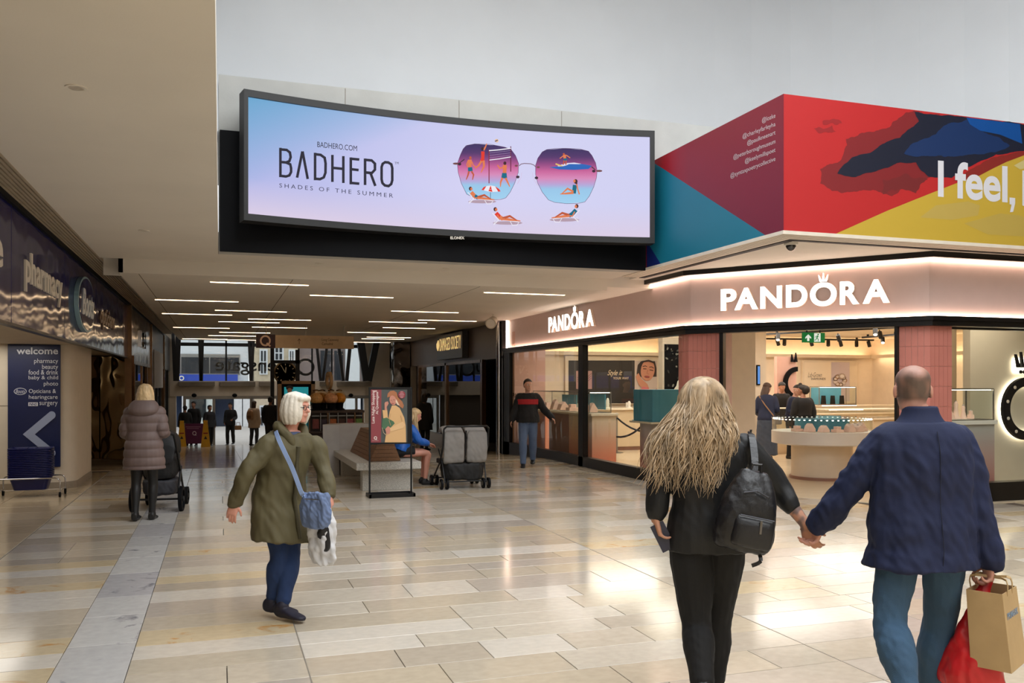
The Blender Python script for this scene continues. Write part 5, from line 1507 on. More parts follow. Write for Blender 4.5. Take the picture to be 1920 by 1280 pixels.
for k in range(6):
    x = x0 + .10 + k * (x1 - x0 - .1) / 6
    tb = thing('sweet_tub', ['dark red tub of sweets on the stall front', 'purple tub of sweets on the stall front', 'orange tub of sweets on the stall front', 'brown tub of sweets on the stall front', 'pink tub of sweets on the stall front', 'green tub of sweets on the stall front'][k], 'tub', (x + .07, 19.82, zs - .36), 0, 'sweet tubs on the stall')
    MB().box(x, x + .16, 19.79, 19.89, zs - .36, zs - .08).build('tub', m_glass, tb)
    MB().box(x + .01, x + .15, 19.80, 19.88, zs - .35, zs - .14).build('sweets', mat('sweets_%s' % ['red', 'purple', 'orange', 'brown', 'pink', 'green'][k], cols[k], .5, var=.5, vs=60), tb)
    MB().box(x - .005, x + .165, 19.785, 19.895, zs - .08, zs - .06).build('lid', m_steel, tb)
    if k: MB().box(x - .015, x + .0, 19.78, 19.80, zs - .4, zs).build('wire_frame', m_steel, t)
gc = [(196, 160, 110), (190, 150, 90), (206, 160, 130), (200, 140, 30)]
for k, u in enumerate((593, 606, 621, 638)):
    cc = hy(u, 746, 19.95); r = .165
    gt = thing('globe_dispenser', ['pale glass globe dispenser at the kiosk end of the stall', 'amber tinted globe dispenser, second on the stall', 'pinkish globe dispenser, third on the stall', 'yellow globe dispenser at the bench end of the stall'][k], 'dispenser', (cc.x, 19.95 + (k % 2) * .2, zs + .05), 0, 'globe dispensers on the stall')
    y = 19.95 + (k % 2) * .2
    MB().lathe((cc.x, y, zs + .05), [(.13, 0), (.13, .02), (.09, .05), (.10, .15), (.12, .17)], 20).build('stand', m_black, gt, smooth=40)
    MB().ball((cc.x, y, zs + .33), r, n=20, m=12).build('globe', glass_mat('globe_glass', (250, 240, 225), 1.35), gt, smooth=80)
    MB().ball((cc.x, y, zs + .31), r * .9, r * .9, r * .82, n=18, m=10).build('sweets', mat('globe_sweets_%d' % k, gc[k], .4, var=.35, vs=40), gt, smooth=80)
    MB().lathe((cc.x, y, zs + .33 + r), [(.07, -.012), (.07, .01), (.02, .03)], 16).build('lid', m_bronze_trim, gt, smooth=40)
cc = hy(617, 713, 20.1)
t = thing('stall_finial', 'upright wooden ring sign on top of the sweet stall', 'sign', (cc.x, 20.1, zs + .5))
MB().lathe(cc, [(.20, -.03), (.20, .03), (.12, .03), (.12, -.03), (.20, -.03)], 24, axis=(1, .2, 0)).build('ring', mat('pale_wood', (170, 136, 96), .5), t, smooth=40); MB().box(cc.x - .025, cc.x + .025, 20.07, 20.13, zs + .05, cc.z - .12).build('post', MATS['pale_wood'], t)
# bench
m_terr = mat('terrazzo', (176, 172, 164), .5, var=.35, vs=90)
m_terr2 = mat('smooth_concrete', (164, 160, 156), .45, var=.06)
bn = thing('bench', 'grey terrazzo bench with brown wooden wedge backrest and curved concrete end', 'bench', (2.5, 15.0, 0))
MB().box(2.0, 3.02, 13.55, 16.6, .335, .45).build('seat', m_terr, bn, bevel=.012)
MB().box(2.12, 2.92, 13.72, 13.95, 0, .335).build('leg', m_terr, bn, bevel=.006); MB().box(2.12, 2.92, 16.1, 16.4, 0, .335).build('leg', m_terr, bn, bevel=.006)
m_wood = mat('bench_wood', (120, 82, 52), .45, var=.18, vs=5, stretch=(10, 1, 10))
for k in range(7):
    z0, z1 = .455 + k * .062, .455 + (k + 1) * .062 - .004
    f = lambda z: .30 - .22 * (z - .455) / .434
    MB().prism([(2.5 - f(z0) / 1.15, 13.75, z0), (2.5 + f(z0) / 1.3, 13.75, z0), (2.5 + f(z1) / 1.3, 13.75, z1), (2.5 - f(z1) / 1.15, 13.75, z1)], (0, 2.2, 0)).build('slat', m_wood, bn)
cv = [(1.95, 16.15), (1.9, 16.6), (2.0, 16.95), (2.25, 17.2), (2.6, 17.3), (3.2, 17.25), (3.2, 17.0), (2.7, 17.0), (2.35, 16.85), (2.2, 16.6), (2.2, 16.15)]
cvv = [(1.80 + .75 - .75 * math.cos(t * PI / 20) , 16.35 + .75 * math.sin(t * PI / 20)) for t in range(0, 11)]
MB().prism([(x, y, 0) for x, y in cvv] + [(3.3, 17.1, 0), (3.3, 16.65, 0), (2.1, 16.6, 0), (2.1, 16.35, 0)], (0, 0, .92)).build('curved_end', m_terr2, bn, smooth=40)
# poster stand
fy = 12.95
p0, p1 = hy(693, 727, fy), hy(771, 830, fy)
ps = thing('poster_stand', 'black metal poster stand with late night shopping poster before the bench', 'poster stand', ((p0.x + p1.x) / 2, fy, 0))
m_bk = mat('stand_black', (20, 20, 22), .4, metal=.3)
for x in (p0.x, p1.x): MB().box(x - .012, x + .012, fy - .012, fy + .012, 0, p0.z).build('upright', m_bk, ps)
MB().box(p0.x - .03, p1.x + .03, fy - .17, fy - .14, 0, .05).box(p0.x - .03, p1.x + .03, fy + .14, fy + .17, 0, .05).box(p0.x - .03, p0.x, fy - .17, fy + .17, 0, .05).box(p1.x, p1.x + .03, fy - .17, fy + .17, 0, .05).build('base', m_bk, ps)
MB().box(p0.x - .012, p1.x + .012, fy - .014, fy + .014, p0.z - .02, p0.z + .01).box(p0.x - .012, p1.x + .012, fy - .014, fy + .014, p1.z - .012, p1.z + .012).build('rail', m_bk, ps)
MB().box(p0.x + .01, p1.x - .01, fy - .006, fy + .006, p1.z + .01, p0.z - .015).build('backing', m_bk, ps)
pr = Print(lambda u, v, h: hy(u, v, fy - .0065 - h), .0008)
Zp = lambda pts: [(620 + x / 5.332, 700 + y / 5.332) for x, y in pts]
pr.poly(Zp([(402, 160), (765, 160), (765, 690), (402, 690)]), (78, 82, 80)).poly(Zp([(402, 160), (508, 160), (503, 690), (402, 690)]), (142, 62, 68))


def vtext(t, xa, xb, yb, yt, rgb, **k):      # text turned to read upwards: baseline at x = xb, starts at y = yb
    pr.k += 1; h = pr.k * pr.step; vs, fs = glyphs(t, **k)
    a0 = min(p[0] for p in vs); a1 = max(p[0] for p in vs); b0 = min(p[1] for p in vs); b1 = max(p[1] for p in vs)
    q = Zp([(xb + (p[1] - b0) / (b1 - b0) * (xa - xb), yb + (p[0] - a0) / (a1 - a0) * (yt - yb)) for p in vs])
    pr.mb.add([pr.fn(x, y, h) for x, y in q], fs, lin(rgb))


vtext('Late Night Shopping', 410, 448, 498, 168, (232, 214, 208), offset=.015, res=3)
vtext('At Queensgate*', 448, 484, 408, 168, (232, 214, 208), offset=.015, res=3)
pr.line(Zp([(448 + 13 * math.cos(t * PI / 8), 644 + 13 * math.sin(t * PI / 8)) for t in range(17)]), 1.5, (232, 214, 208)).line(Zp([(450, 652), (462, 662)]), 1.5, (232, 214, 208)).line(Zp([(415, 670), (480, 671)]), .5, (210, 180, 178))
hat, coat, sk = (176, 112, 74), (222, 178, 124), (206, 142, 122)
pr.poly(Zp([(565, 240), (570, 200), (595, 175), (630, 170), (660, 190), (672, 235), (715, 280), (732, 320), (722, 350), (690, 330), (650, 250), (600, 230)]), hat)
pr.ell(*Zp([(622, 268)])[0], 6.2, 9.2, sk, 18, -.25).poly(Zp([(655, 255), (690, 320), (664, 312), (648, 280)]), (232, 206, 180))
pr.line(Zp([(600, 266), (612, 268)]), .7, (90, 50, 44)).line(Zp([(626, 262), (640, 262)]), .7, (90, 50, 44)).line(Zp([(608, 300), (632, 300)]), 1, (170, 70, 70)).line(Zp([(618, 268), (614, 288), (622, 290)]), .5, (176, 110, 94))
pr.poly(Zp([(612, 320), (650, 318), (690, 345), (735, 440), (750, 520), (754, 688), (540, 688), (560, 560), (575, 470), (590, 380)]), coat)
pr.poly(Zp([(545, 285), (572, 278), (580, 300), (560, 335), (566, 372), (540, 372), (538, 300)]), sk).poly(Zp([(518, 365), (566, 368), (572, 440), (590, 470), (545, 500), (525, 440)]), coat)
pr.poly(Zp([(512, 520), (520, 450), (560, 440), (630, 480), (640, 500), (600, 540), (545, 560), (520, 555)]), (74, 110, 80)).poly(Zp([(545, 555), (575, 525), (600, 545), (590, 600), (560, 610)]), sk).poly(Zp([(592, 548), (640, 520), (720, 480), (748, 510), (720, 548), (600, 580)]), (232, 190, 138)).line(Zp([(515, 540), (528, 590), (560, 620)]), 1, (190, 170, 140))
pr.line(Zp([(600, 400), (585, 470), (600, 520)]), .8, (196, 150, 100)).line(Zp([(700, 420), (715, 480)]), .8, (196, 150, 100))
pr.ell(*Zp([(711, 212)])[0], 6.8, 7.0, (150, 50, 62), 20)
for k in range(5): pr.line(Zp([(686 + abs(k - 2) * 6, 184 + k * 14), (736 - abs(k - 2) * 6, 184 + k * 14)]), .8, (214, 180, 180))
pr.build('poster', m_print, ps)
# basket stack on its chrome trolley
bx0, by0 = -2.66, 14.62
m_bsk = mat('navy_plastic', (16, 22, 84), .35, var=.05)
tr = thing('basket_trolley', 'chrome wire trolley under the stack of navy shopping baskets', 'trolley', (bx0, by0, 0))
for y in (by0 - .24, by0 + .24):
    MB().tube([(bx0 - .42, y, .07), (bx0 - .42, y, .24), (bx0 - .39, y, .275), (bx0 - .35, y, .285), (bx0 + .35, y, .285), (bx0 + .39, y, .275), (bx0 + .42, y, .24), (bx0 + .42, y, .07)], .011, 8).build('side_rail', m_chrome, tr, smooth=60)
for x in (bx0 - .42, bx0 + .42): MB().tube([(x, by0 - .24, .10), (x, by0 + .24, .10)], .009, 8).build('cross_rail', m_chrome, tr, smooth=60)
MB().box(bx0 - .42, bx0 + .42, by0 - .02, by0 + .02, .092, .104).build('cross_rail', m_chrome, tr)
for x in (bx0 - .42, bx0 + .42):
    for y in (by0 - .24, by0 + .24): MB().cyl((x - .012, y, .04), (x + .012, y, .04), .04, n=16).build('caster', m_black, tr, smooth=40)


def basket_mesh(z, h=.21):
    a, b, c, d = .215, .145, .275, .195
    mb = MB(); n = 8
    def ring(x, y, zz, r): return [V((bx0 + sx * (x - r) + r * math.cos(t), by0 + sy * (y - r) + r * math.sin(t), zz)) for (sx, sy, t0) in ((1, 1, 0), (-1, 1, PI / 2), (-1, -1, PI), (1, -1, 1.5 * PI)) for t in (t0 + k * PI / 6 for k in range(4))]
    R_ = [ring(a, b, z, .05), ring(a + .05, b + .04, z + h - .03, .06), ring(c + .012, d + .012, z + h - .03, .06), ring(c + .012, d + .012, z + h - .014, .06), ring(c, d, z + h - .012, .06), ring(a - .008, b - .008, z + .008, .05)]
    k = len(R_[0]); vs = [p for r in R_ for p in r]; fs = [tuple(range(k))[::-1], tuple(range(5 * k, 6 * k))]
    for i in range(5):
        for j in range(k): fs.append((i * k + j, i * k + (j + 1) % k, (i + 1) * k + (j + 1) % k, (i + 1) * k + j))
    return mb.add(vs, fs)


sb = None
ordn = ['bottom', 'second', 'third', 'fourth', 'fifth', 'sixth', 'seventh', 'eighth', 'ninth', 'tenth', 'eleventh', 'twelfth', 'thirteenth', 'fourteenth', 'fifteenth', 'sixteenth', 'topmost']
for k in range(17):
    lab = 'navy plastic shopping basket, %s in the stack under the welcome sign' % (ordn[k] if k in (0, 16) else ordn[k] + ' from the floor')
    if sb is None:
        sb = thing('shopping_basket', lab, 'basket', (bx0, by0, .108), 0, 'stacked navy shopping baskets')
        basket_mesh(.108).build('tub', m_bsk, sb, smooth=50)
        for s in (-1, 1): MB().tube([(bx0 + s * .06, by0 - .15, .30), (bx0 + s * .06, by0 - .06, .299), (bx0 + s * .06, by0 + .06, .299), (bx0 + s * .06, by0 + .15, .30)], .006, 6).build('handle', m_bsk, sb)
    else: copy_tree(sb, (bx0, by0, .108 + k * .0262), label=lab)
# wet floor cones and banner barrier by the doors
m_yel = mat('yellow_plastic', (226, 168, 24), .4, var=.05)
for k, (u, v) in enumerate(((341, 828), (385.5, 834))):
    c = px(u, v, 34.0 - k); y = c.y; z = gz(y)
    t = thing('floor_cone', ['yellow wet floor cone behind the black pushchair', 'yellow wet floor cone in front of the purple banner'][k], 'cone', (c.x, y, z), 0, 'wet floor cones')
    MB().prism([(c.x - .17, y - .15, z), (c.x + .17, y - .15, z), (c.x + .07, y - .03, z + .95), (c.x - .07, y - .03, z + .95)], (0, .02, 0)).prism([(c.x - .17, y + .15, z), (c.x + .17, y + .15, z), (c.x + .07, y + .03, z + .95), (c.x - .07, y + .03, z + .95)], (0, -.02, 0)).build('panel', m_yel, t)
    MB().box(c.x - .075, c.x + .075, y - .05, y + .05, z + .93, z + 1.0).build('cap', m_yel, t)
    q = Print(lambda X_, Z_, h: V((c.x + X_, y - .152 + Z_ * .1263 - h, z + Z_)), .003); q.poly([(-.06, .3), (.06, .3), (.0, .42)], (30, 28, 24)).poly([(-.08, .5), (.08, .5), (.08, .54), (-.08, .54)], (150, 30, 24)); q.build('warning_print', m_print, t)
c0, c1 = hy(346, 794, 36.4), hy(388, 832, 36.4); z = gz(36.4)
t = thing('banner_barrier', 'purple banner barrier with white emblem standing inside the left doors', 'barrier', ((c0.x + c1.x) / 2, 36.4, z))
MB().box(c0.x, c1.x, 36.38, 36.42, z + .1, c0.z).build('banner', mat('banner_purple', (92, 22, 72), .6), t)
for x in (c0.x, c1.x): MB().cyl((x, 36.4, z), (x, 36.4, c0.z + .02), .025, n=10).build('post', m_steel, t); MB().lathe((x, 36.4, z), [(.14, 0), (.14, .015), (.03, .03)], 16).build('foot', m_steel, t)
q = Print(lambda u, v, h: hy(u, v, 36.379 - h), .002); q.line([(364.5 + 3.2 * math.cos(t_ * PI / 8), 812 + 3.4 * math.sin(t_ * PI / 8)) for t_ in range(17)], 1.2, (220, 200, 216)).line([(365.5, 814), (368, 816)], 1.2, (220, 200, 216)).line([(348, 800), (376, 800)], .7, (190, 140, 170)).line([(350, 803), (373, 803)], .7, (190, 140, 170))
q.build('banner_print', m_print, t)
# cctv dome and white spotlight
c = hz(1483, 455, Z1); c.z = Z1
t = thing('dome_camera', 'dark dome security camera on the pale soffit under the mural corner', 'camera', (c.x, c.y, Z1 - .1))
MB().lathe(c, [(.085, 0), (.085, -.03), (.075, -.034)], 24).build('base', mat('camera_white', (220, 216, 208), .4), t, smooth=40); MB().ball(c + V((0, 0, -.03)), .066, .066, .075, n=20, m=10).build('dome', mat('smoked_dome', (22, 22, 26), .08, coat=1), t, smooth=80)
c = px(923, 603, 19.8)
t = thing('ceiling_spotlight', 'white bracketed spotlight under the ceiling edge left of the glowing fascia', 'light', (c.x, c.y, c.z))
m_sw = mat('spot_white', (206, 196, 180), .4)
d_ = V((-.5, -.75, -.35)).normalized()
MB().cyl(c - d_ * .10, c + d_ * .14, .10, .125, n=20).build('head', m_sw, t, smooth=40); MB().cyl(c + d_ * .141, c + d_ * .145, .10, n=20).build('lens', m_whites, t); MB().bar(c + V((.02, .05, .08)), (c.x + .05, c.y + .05, Z2 + .06), .03, .03).build('bracket', m_sw, t)
# ================================================================ PEOPLE
UP = V((0, 0, 1))
FW, RT = V((SN, CS, 0)), V((CS, -SN, 0))


def crom(P, n):
    out = []; m = len(P)
    for i in range(m - 1):
        p0, p1, p2, p3 = P[max(i - 1, 0)], P[i], P[i + 1], P[min(i + 2, m - 1)]
        for k in range(n):
            t = k / n
            out.append(tuple(.5 * (2 * b + (c - a) * t + (2 * a - 5 * b + 4 * c - d) * t * t + (3 * b - a - 3 * c + d) * t ** 3) for a, b, c, d in zip(p0, p1, p2, p3)))
    return out + [tuple(P[-1])]


def limb(mb, pts, n=12, sub=4):
    q = crom([(*V(p), r) for p, r in pts], sub)
    c = [V(x[:3]) for x in q]; r = [max(x[3], .002) for x in q]
    t0 = (c[0] - c[1]).normalized(); t1 = (c[-1] - c[-2]).normalized()
    C = [c[0] + t0 * r[0] * .95, c[0] + t0 * r[0] * .75] + c + [c[-1] + t1 * r[-1] * .75, c[-1] + t1 * r[-1] * .95]
    R_ = [r[0] * .3, r[0] * .68] + r + [r[-1] * .68, r[-1] * .3]
    return mb.tube(C, R_, n)


def loft(mb, rings, n=24, p=2.25, sub=3):
    """rings: (centre, side unit, front unit, half width, half depth front, half depth back)"""
    q = crom([(*c, *u, *w, a, bf, bb) for c, u, w, a, bf, bb in rings], sub); k = len(mb.v)
    for x in q:
        c, u, w = V(x[0:3]), V(x[3:6]).normalized(), V(x[6:9]).normalized()
        for j in range(n):
            an = 2 * PI * j / n; cs, sn = math.cos(an), math.sin(an)
            e = 2 / p; X = abs(cs) ** e * (1 if cs > 0 else -1); Y = abs(sn) ** e * (1 if sn > 0 else -1)
            mb.v.append(c + u * (x[9] * X) + w * ((x[10] if Y > 0 else x[11]) * Y))
    m = len(q); fs = []
    for i in range(m - 1):
        for j in range(n): fs.append((k + i * n + j, k + i * n + (j + 1) % n, k + (i + 1) * n + (j + 1) % n, k + (i + 1) * n + j))
    fs += [tuple(k + j for j in range(n))[::-1], tuple(k + (m - 1) * n + j for j in range(n))]
    mb.f += fs; mb.c += [None] * len(fs); mb.mi += [0] * len(fs)
    return mb


def remesh(mb, name, mt_, parent, vox, smooth=3, floor_z=None, disp=None, label=None, post=None):
    W = WM[parent.name]; inv = W.inverted()
    me = bpy.data.meshes.new(name); me.from_pydata([tuple(inv @ p) for p in mb.v], [], mb.f)
    o = bpy.data.objects.new(name, me); COL.objects.link(o)
    m = o.modifiers.new('r', 'REMESH'); m.mode = 'VOXEL'; m.voxel_size = vox
    if smooth:
        s = o.modifiers.new('s', 'SMOOTH'); s.factor = .5; s.iterations = smooth
    dg = bpy.context.evaluated_depsgraph_get()
    out = bpy.data.meshes.new_from_object(o.evaluated_get(dg)); out.name = name
    bpy.data.objects.remove(o); bpy.data.meshes.remove(me)
    if disp or floor_z is not None:
        nr = [v.normal.copy() for v in out.vertices] if disp else None
        for i, v in enumerate(out.vertices):
            if disp: v.co = v.co + nr[i] * disp(W @ v.co, nr[i])
            if floor_z is not None and (W @ v.co).z < floor_z: v.co.z += floor_z - (W @ v.co).z
    out.materials.clear(); out.materials.append(mt_)
    out.polygons.foreach_set('use_smooth', [True] * len(out.polygons)); out.update()
    o2 = bpy.data.objects.new(name, out); COL.objects.link(o2); o2.parent = parent; WM[o2.name] = W
    if label: o2['label'] = label
    if post: post(out, W)
    return o2


def folds(amp, sc, ax=(1, 1, .45)):
    def f(p, n): return amp * (mnoise.noise(V((p.x * sc * ax[0], p.y * sc * ax[1], p.z * sc * ax[2]))) + .5 * mnoise.noise(V((p.x * sc * 2.2 + p.z * sc, p.y * sc * 2.2, p.z * sc * 1.1 + 7))))
    return f


def pose(H, loc, rz, stride=0., arms=.0, lean=0., bend=(0, 0)):
    """standing / walking joints facing local +Y; bend = extra forward reach of the left, right forearm"""
    k = H / 1.75; M = Matrix.Translation(V(loc)) @ Matrix.Rotation(rz, 4, 'Z'); J = {}
    h = stride / 2
    L = dict(pel=(0, 0, .94 - abs(stride) * .05), nk=(0, lean - .01, 1.47 - abs(stride) * .05), hd=(0, lean * 1.2 + .025, 1.625 - abs(stride) * .05))
    for s, sd in ((-1, 'L'), (1, 'R')):
        fwd = h * s; asw = -arms * s; b = bend[0] if s < 0 else bend[1]
        L['s' + sd] = (s * .168, lean * .95 - .01, 1.405 - abs(stride) * .05)
        L['e' + sd] = (s * .225, lean * .6 + asw * .45 - .03, 1.13 + abs(b) * .0)
        L['w' + sd] = (s * (.225 - .06 * abs(b) * 2), lean * .4 + asw + .05 + b, .89 + abs(b) * .75)
        L['h' + sd] = (s * .085, 0, .90 - abs(stride) * .05)
        L['k' + sd] = (s * .095, fwd * .55 + .035, .49)
        L['a' + sd] = (s * .09, fwd - .02, .085 + (max(0, -fwd) * .35))
    for n, p in L.items(): J[n] = M @ (V(p) * k)
    J['f'] = (M.to_3x3() @ V((0, 1, 0))).normalized(); J['hf'] = J['f'].copy(); J['k'] = k
    J['tL'] = J['tR'] = J['f'].copy()
    return J


TOR = [(-.15, .130, .085, .090), (0, .170, .112, .125), (.14, .160, .108, .112), (.34, .138, .102, .092), (.55, .152, .116, .098), (.75, .166, .118, .104), (.88, .150, .088, .092), (.95, .105, .066, .075), (1.0, .070, .058, .062)]


def spine(J, t):
    pel, nk = J['pel'], J['nk']; L = (nk - pel).length
    if t < 0:
        d = ((J['kL'] + J['kR']) / 2 - pel); d = d.normalized() if J.get('seat') is None else -UP
        c = pel + d * (-t * L)
    else: c = pel.lerp(nk, t) - J['f'] * (.015 * math.sin(PI * t))
    s = (J['hR'] - J['hL']).normalized().lerp((J['sR'] - J['sL']).normalized(), max(0, min(1, t))).normalized()
    ax = (nk - pel).normalized() if t >= 0 else UP
    fr = ax.cross(s).normalized()
    return c, s, fr


def hand(mb, W_, d, nrm, thumb, k=1., curl=.5, fan=1.):
    """palm and five fingers; d along the hand, nrm = palm side normal, thumb = side the thumb leaves"""
    d = V(d).normalized(); thumb = (V(thumb) - d * V(thumb).dot(d)).normalized(); nrm = thumb.cross(d).normalized() if V(nrm).dot(thumb.cross(d)) > 0 else -thumb.cross(d).normalized()
    W_ = V(W_)
    loft(mb, [(W_ - d * .02 * k, thumb, nrm, .026 * k, .020 * k, .020 * k), (W_ + d * .02 * k, thumb, nrm, .034 * k, .017 * k, .017 * k), (W_ + d * .055 * k, thumb, nrm, .041 * k, .015 * k, .015 * k), (W_ + d * .088 * k, thumb, nrm, .040 * k, .011 * k, .011 * k)], 16, 2.4)
    for i, (off, ln) in enumerate(((.031, .070), (.0105, .079), (-.0105, .073), (-.031, .057))):
        b = W_ + d * (.080 - (.010 if i == 3 else 0)) * k + thumb * off * k
        dr = (d + thumb * off * 2.2 * fan).normalized(); pts = [(b, .0092 * k)]; p = b; an = .12
        for s_, f in enumerate((.44, .32, .24)):
            an += curl * (.55, .85, .6)[s_]
            q = (dr * math.cos(an) + nrm * math.sin(an)); p = p + q * ln * f * k * 1.1; pts.append((p, (.0084, .0078, .0064)[s_] * k))
        limb(mb, pts, 8, 3)
    b = W_ + d * .022 * k + thumb * .026 * k
    t1 = (thumb * .75 + d * .62 + nrm * .25 * curl).normalized(); t2 = (thumb * .35 + d * .85 + nrm * .55 * curl).normalized()
    limb(mb, [(b, .013 * k), (b + t1 * .040 * k, .0108 * k), (b + t1 * .040 * k + t2 * .034 * k, .0085 * k)], 8, 4)


def head(mb, J, k, ears=True):
    c, f = J['hd'], J['hf'].normalized(); s = f.cross(UP).normalized(); u = s.cross(f).normalized(); hh = .228 * k
    T = [(.0, .024, .022, .05, .058), (.07, .040, .036, .055, .045), (.18, .054, .060, .075, .026), (.32, .064, .078, .086, .012), (.46, .070, .088, .092, .004), (.6, .074, .092, .098, 0), (.74, .075, .088, .100, -.004), (.86, .064, .070, .086, -.008), (.95, .042, .044, .058, -.012), (1.0, .014, .014, .018, -.014)]
    loft(mb, [(c + u * ((y - .5) * hh) + f * (o * k), s, f, a * k, bf * k, bb * k) for y, a, bf, bb, o in T], 24, 2.1)
    P = lambda x, y, z: c + s * (x * k) + f * (y * k) + u * ((z - .5) * hh)
    limb(mb, [(P(0, .086, .56), .009 * k), (P(0, .098, .45), .012 * k), (P(0, .110, .385), .0145 * k)], 10)
    for q in (-1, 1): limb(mb, [(P(.010 * q, .094, .365), .009 * k), (P(.014 * q, .090, .372), .008 * k)], 8)
    limb(mb, [(P(-.022, .086, .255), .006 * k), (P(0, .095, .262), .0095 * k), (P(.022, .086, .255), .006 * k)], 8)
    limb(mb, [(P(-.018, .086, .232), .006 * k), (P(0, .093, .226), .009 * k), (P(.018, .086, .232), .006 * k)], 8)
    limb(mb, [(P(-.05, .070, .60), .010 * k), (P(-.025, .085, .61), .012 * k), (P(0, .088, .59), .010 * k), (P(.025, .085, .61), .012 * k), (P(.05, .070, .60), .010 * k)], 8)
    if ears:
        for q in (-1, 1): mb.ball(P(.077 * q, -.008, .46), .010 * k, .020 * k, .032 * k, 10, 7, ax=(s, f, u))
    limb(mb, [(J['nk'] - UP * .05 * k, .060 * k), (J['nk'] + UP * .02 * k, .054 * k), (P(0, -.022, .14), .052 * k), (P(0, -.02, .30), .052 * k)], 14)
    return P


def face_parts(J, k, parent, P):
    ey = MB(); ir = MB(); br = MB()
    for q in (-1, 1):
        ey.ball(P(.031 * q, .078, .505), .0125 * k, n=10, m=7); ir.ball(P(.031 * q, .0875, .505), .0062 * k, n=8, m=6)
    eo = ey.build('eyes', mat('eye_white', (226, 222, 216), .3, var=.01), parent, smooth=80); ir.build('irises', mat('eye_dark', (40, 30, 26), .2, var=.01), eo, smooth=80)


def shoe(mb, a, t, k, lift=0.):
    t = V(t).normalized(); s = t.cross(UP).normalized(); g = a - UP * .05 * k
    loft(mb, [(g - t * .060 * k + UP * .012 * k, s, UP, .028 * k, .03 * k, .035 * k), (g - t * .03 * k + UP * .01, s, UP, .040 * k, .055 * k, .046 * k), (g + t * .04 * k, s, UP, .041 * k, .036 * k, .036 * k), (g + t * .115 * k - UP * .012 * k, s, UP, .046 * k, .022 * k, .024 * k), (g + t * .175 * k - UP * .018 * k, s, UP, .036 * k, .014 * k, .018 * k), (g + t * .20 * k - UP * .02 * k, s, UP, .016 * k, .008 * k, .014 * k)], 16, 2.4)
    limb(mb, [(a + UP * .005 * k, .040 * k), (a - UP * .01 * k, .043 * k), (g, .04 * k)], 12)


def body(J, parent, skin, vox, slim=1., hands=None, bare=(), floor_z=None, post=None, ears=True, label=None):
    k = J['k']; mb = MB()
    loft(mb, [(*spine(J, t), a * k * slim * .92, bf * k * slim * .92, bb * k * slim * .92) for t, a, bf, bb in TOR])
    for sd in 'LR':
        s2 = J['s' + sd] - UP * .034 * k - (J['s' + sd] - J['nk']) * .10
        limb(mb, [(J['nk'].lerp(J['s' + sd], .5) - UP * .05 * k, .040 * k), (s2, .046 * k), (J['s' + sd].lerp(J['e' + sd], .45), .042 * k), (J['e' + sd], .038 * k), (J['e' + sd].lerp(J['w' + sd], .35), .040 * k), (J['w' + sd], .027 * k)], 12)
        limb(mb, [(J['h' + sd], .085 * k * slim), (J['h' + sd].lerp(J['k' + sd], .4), .076 * k * slim), (J['k' + sd], .053 * k), (J['k' + sd].lerp(J['a' + sd], .3), .055 * k), (J['a' + sd], .036 * k)], 12)
        shoe(mb, J['a' + sd] - UP * .006, J['t' + sd], k * .74)
        hd_ = (hands or {}).get(sd)
        if hd_ is None:
            d = (J['w' + sd] - J['e' + sd]).normalized(); inn = (J['pel'] - J['w' + sd]); inn.z = 0
            hd_ = (d, inn.normalized(), J['f'], .45)
        hand(mb, J['w' + sd], hd_[0], hd_[1], hd_[2], k, hd_[3])
    P = head(mb, J, k, ears)
    o = remesh(mb, 'body', skin, parent, vox, 2, floor_z, post=post, label=label)
    return o, P


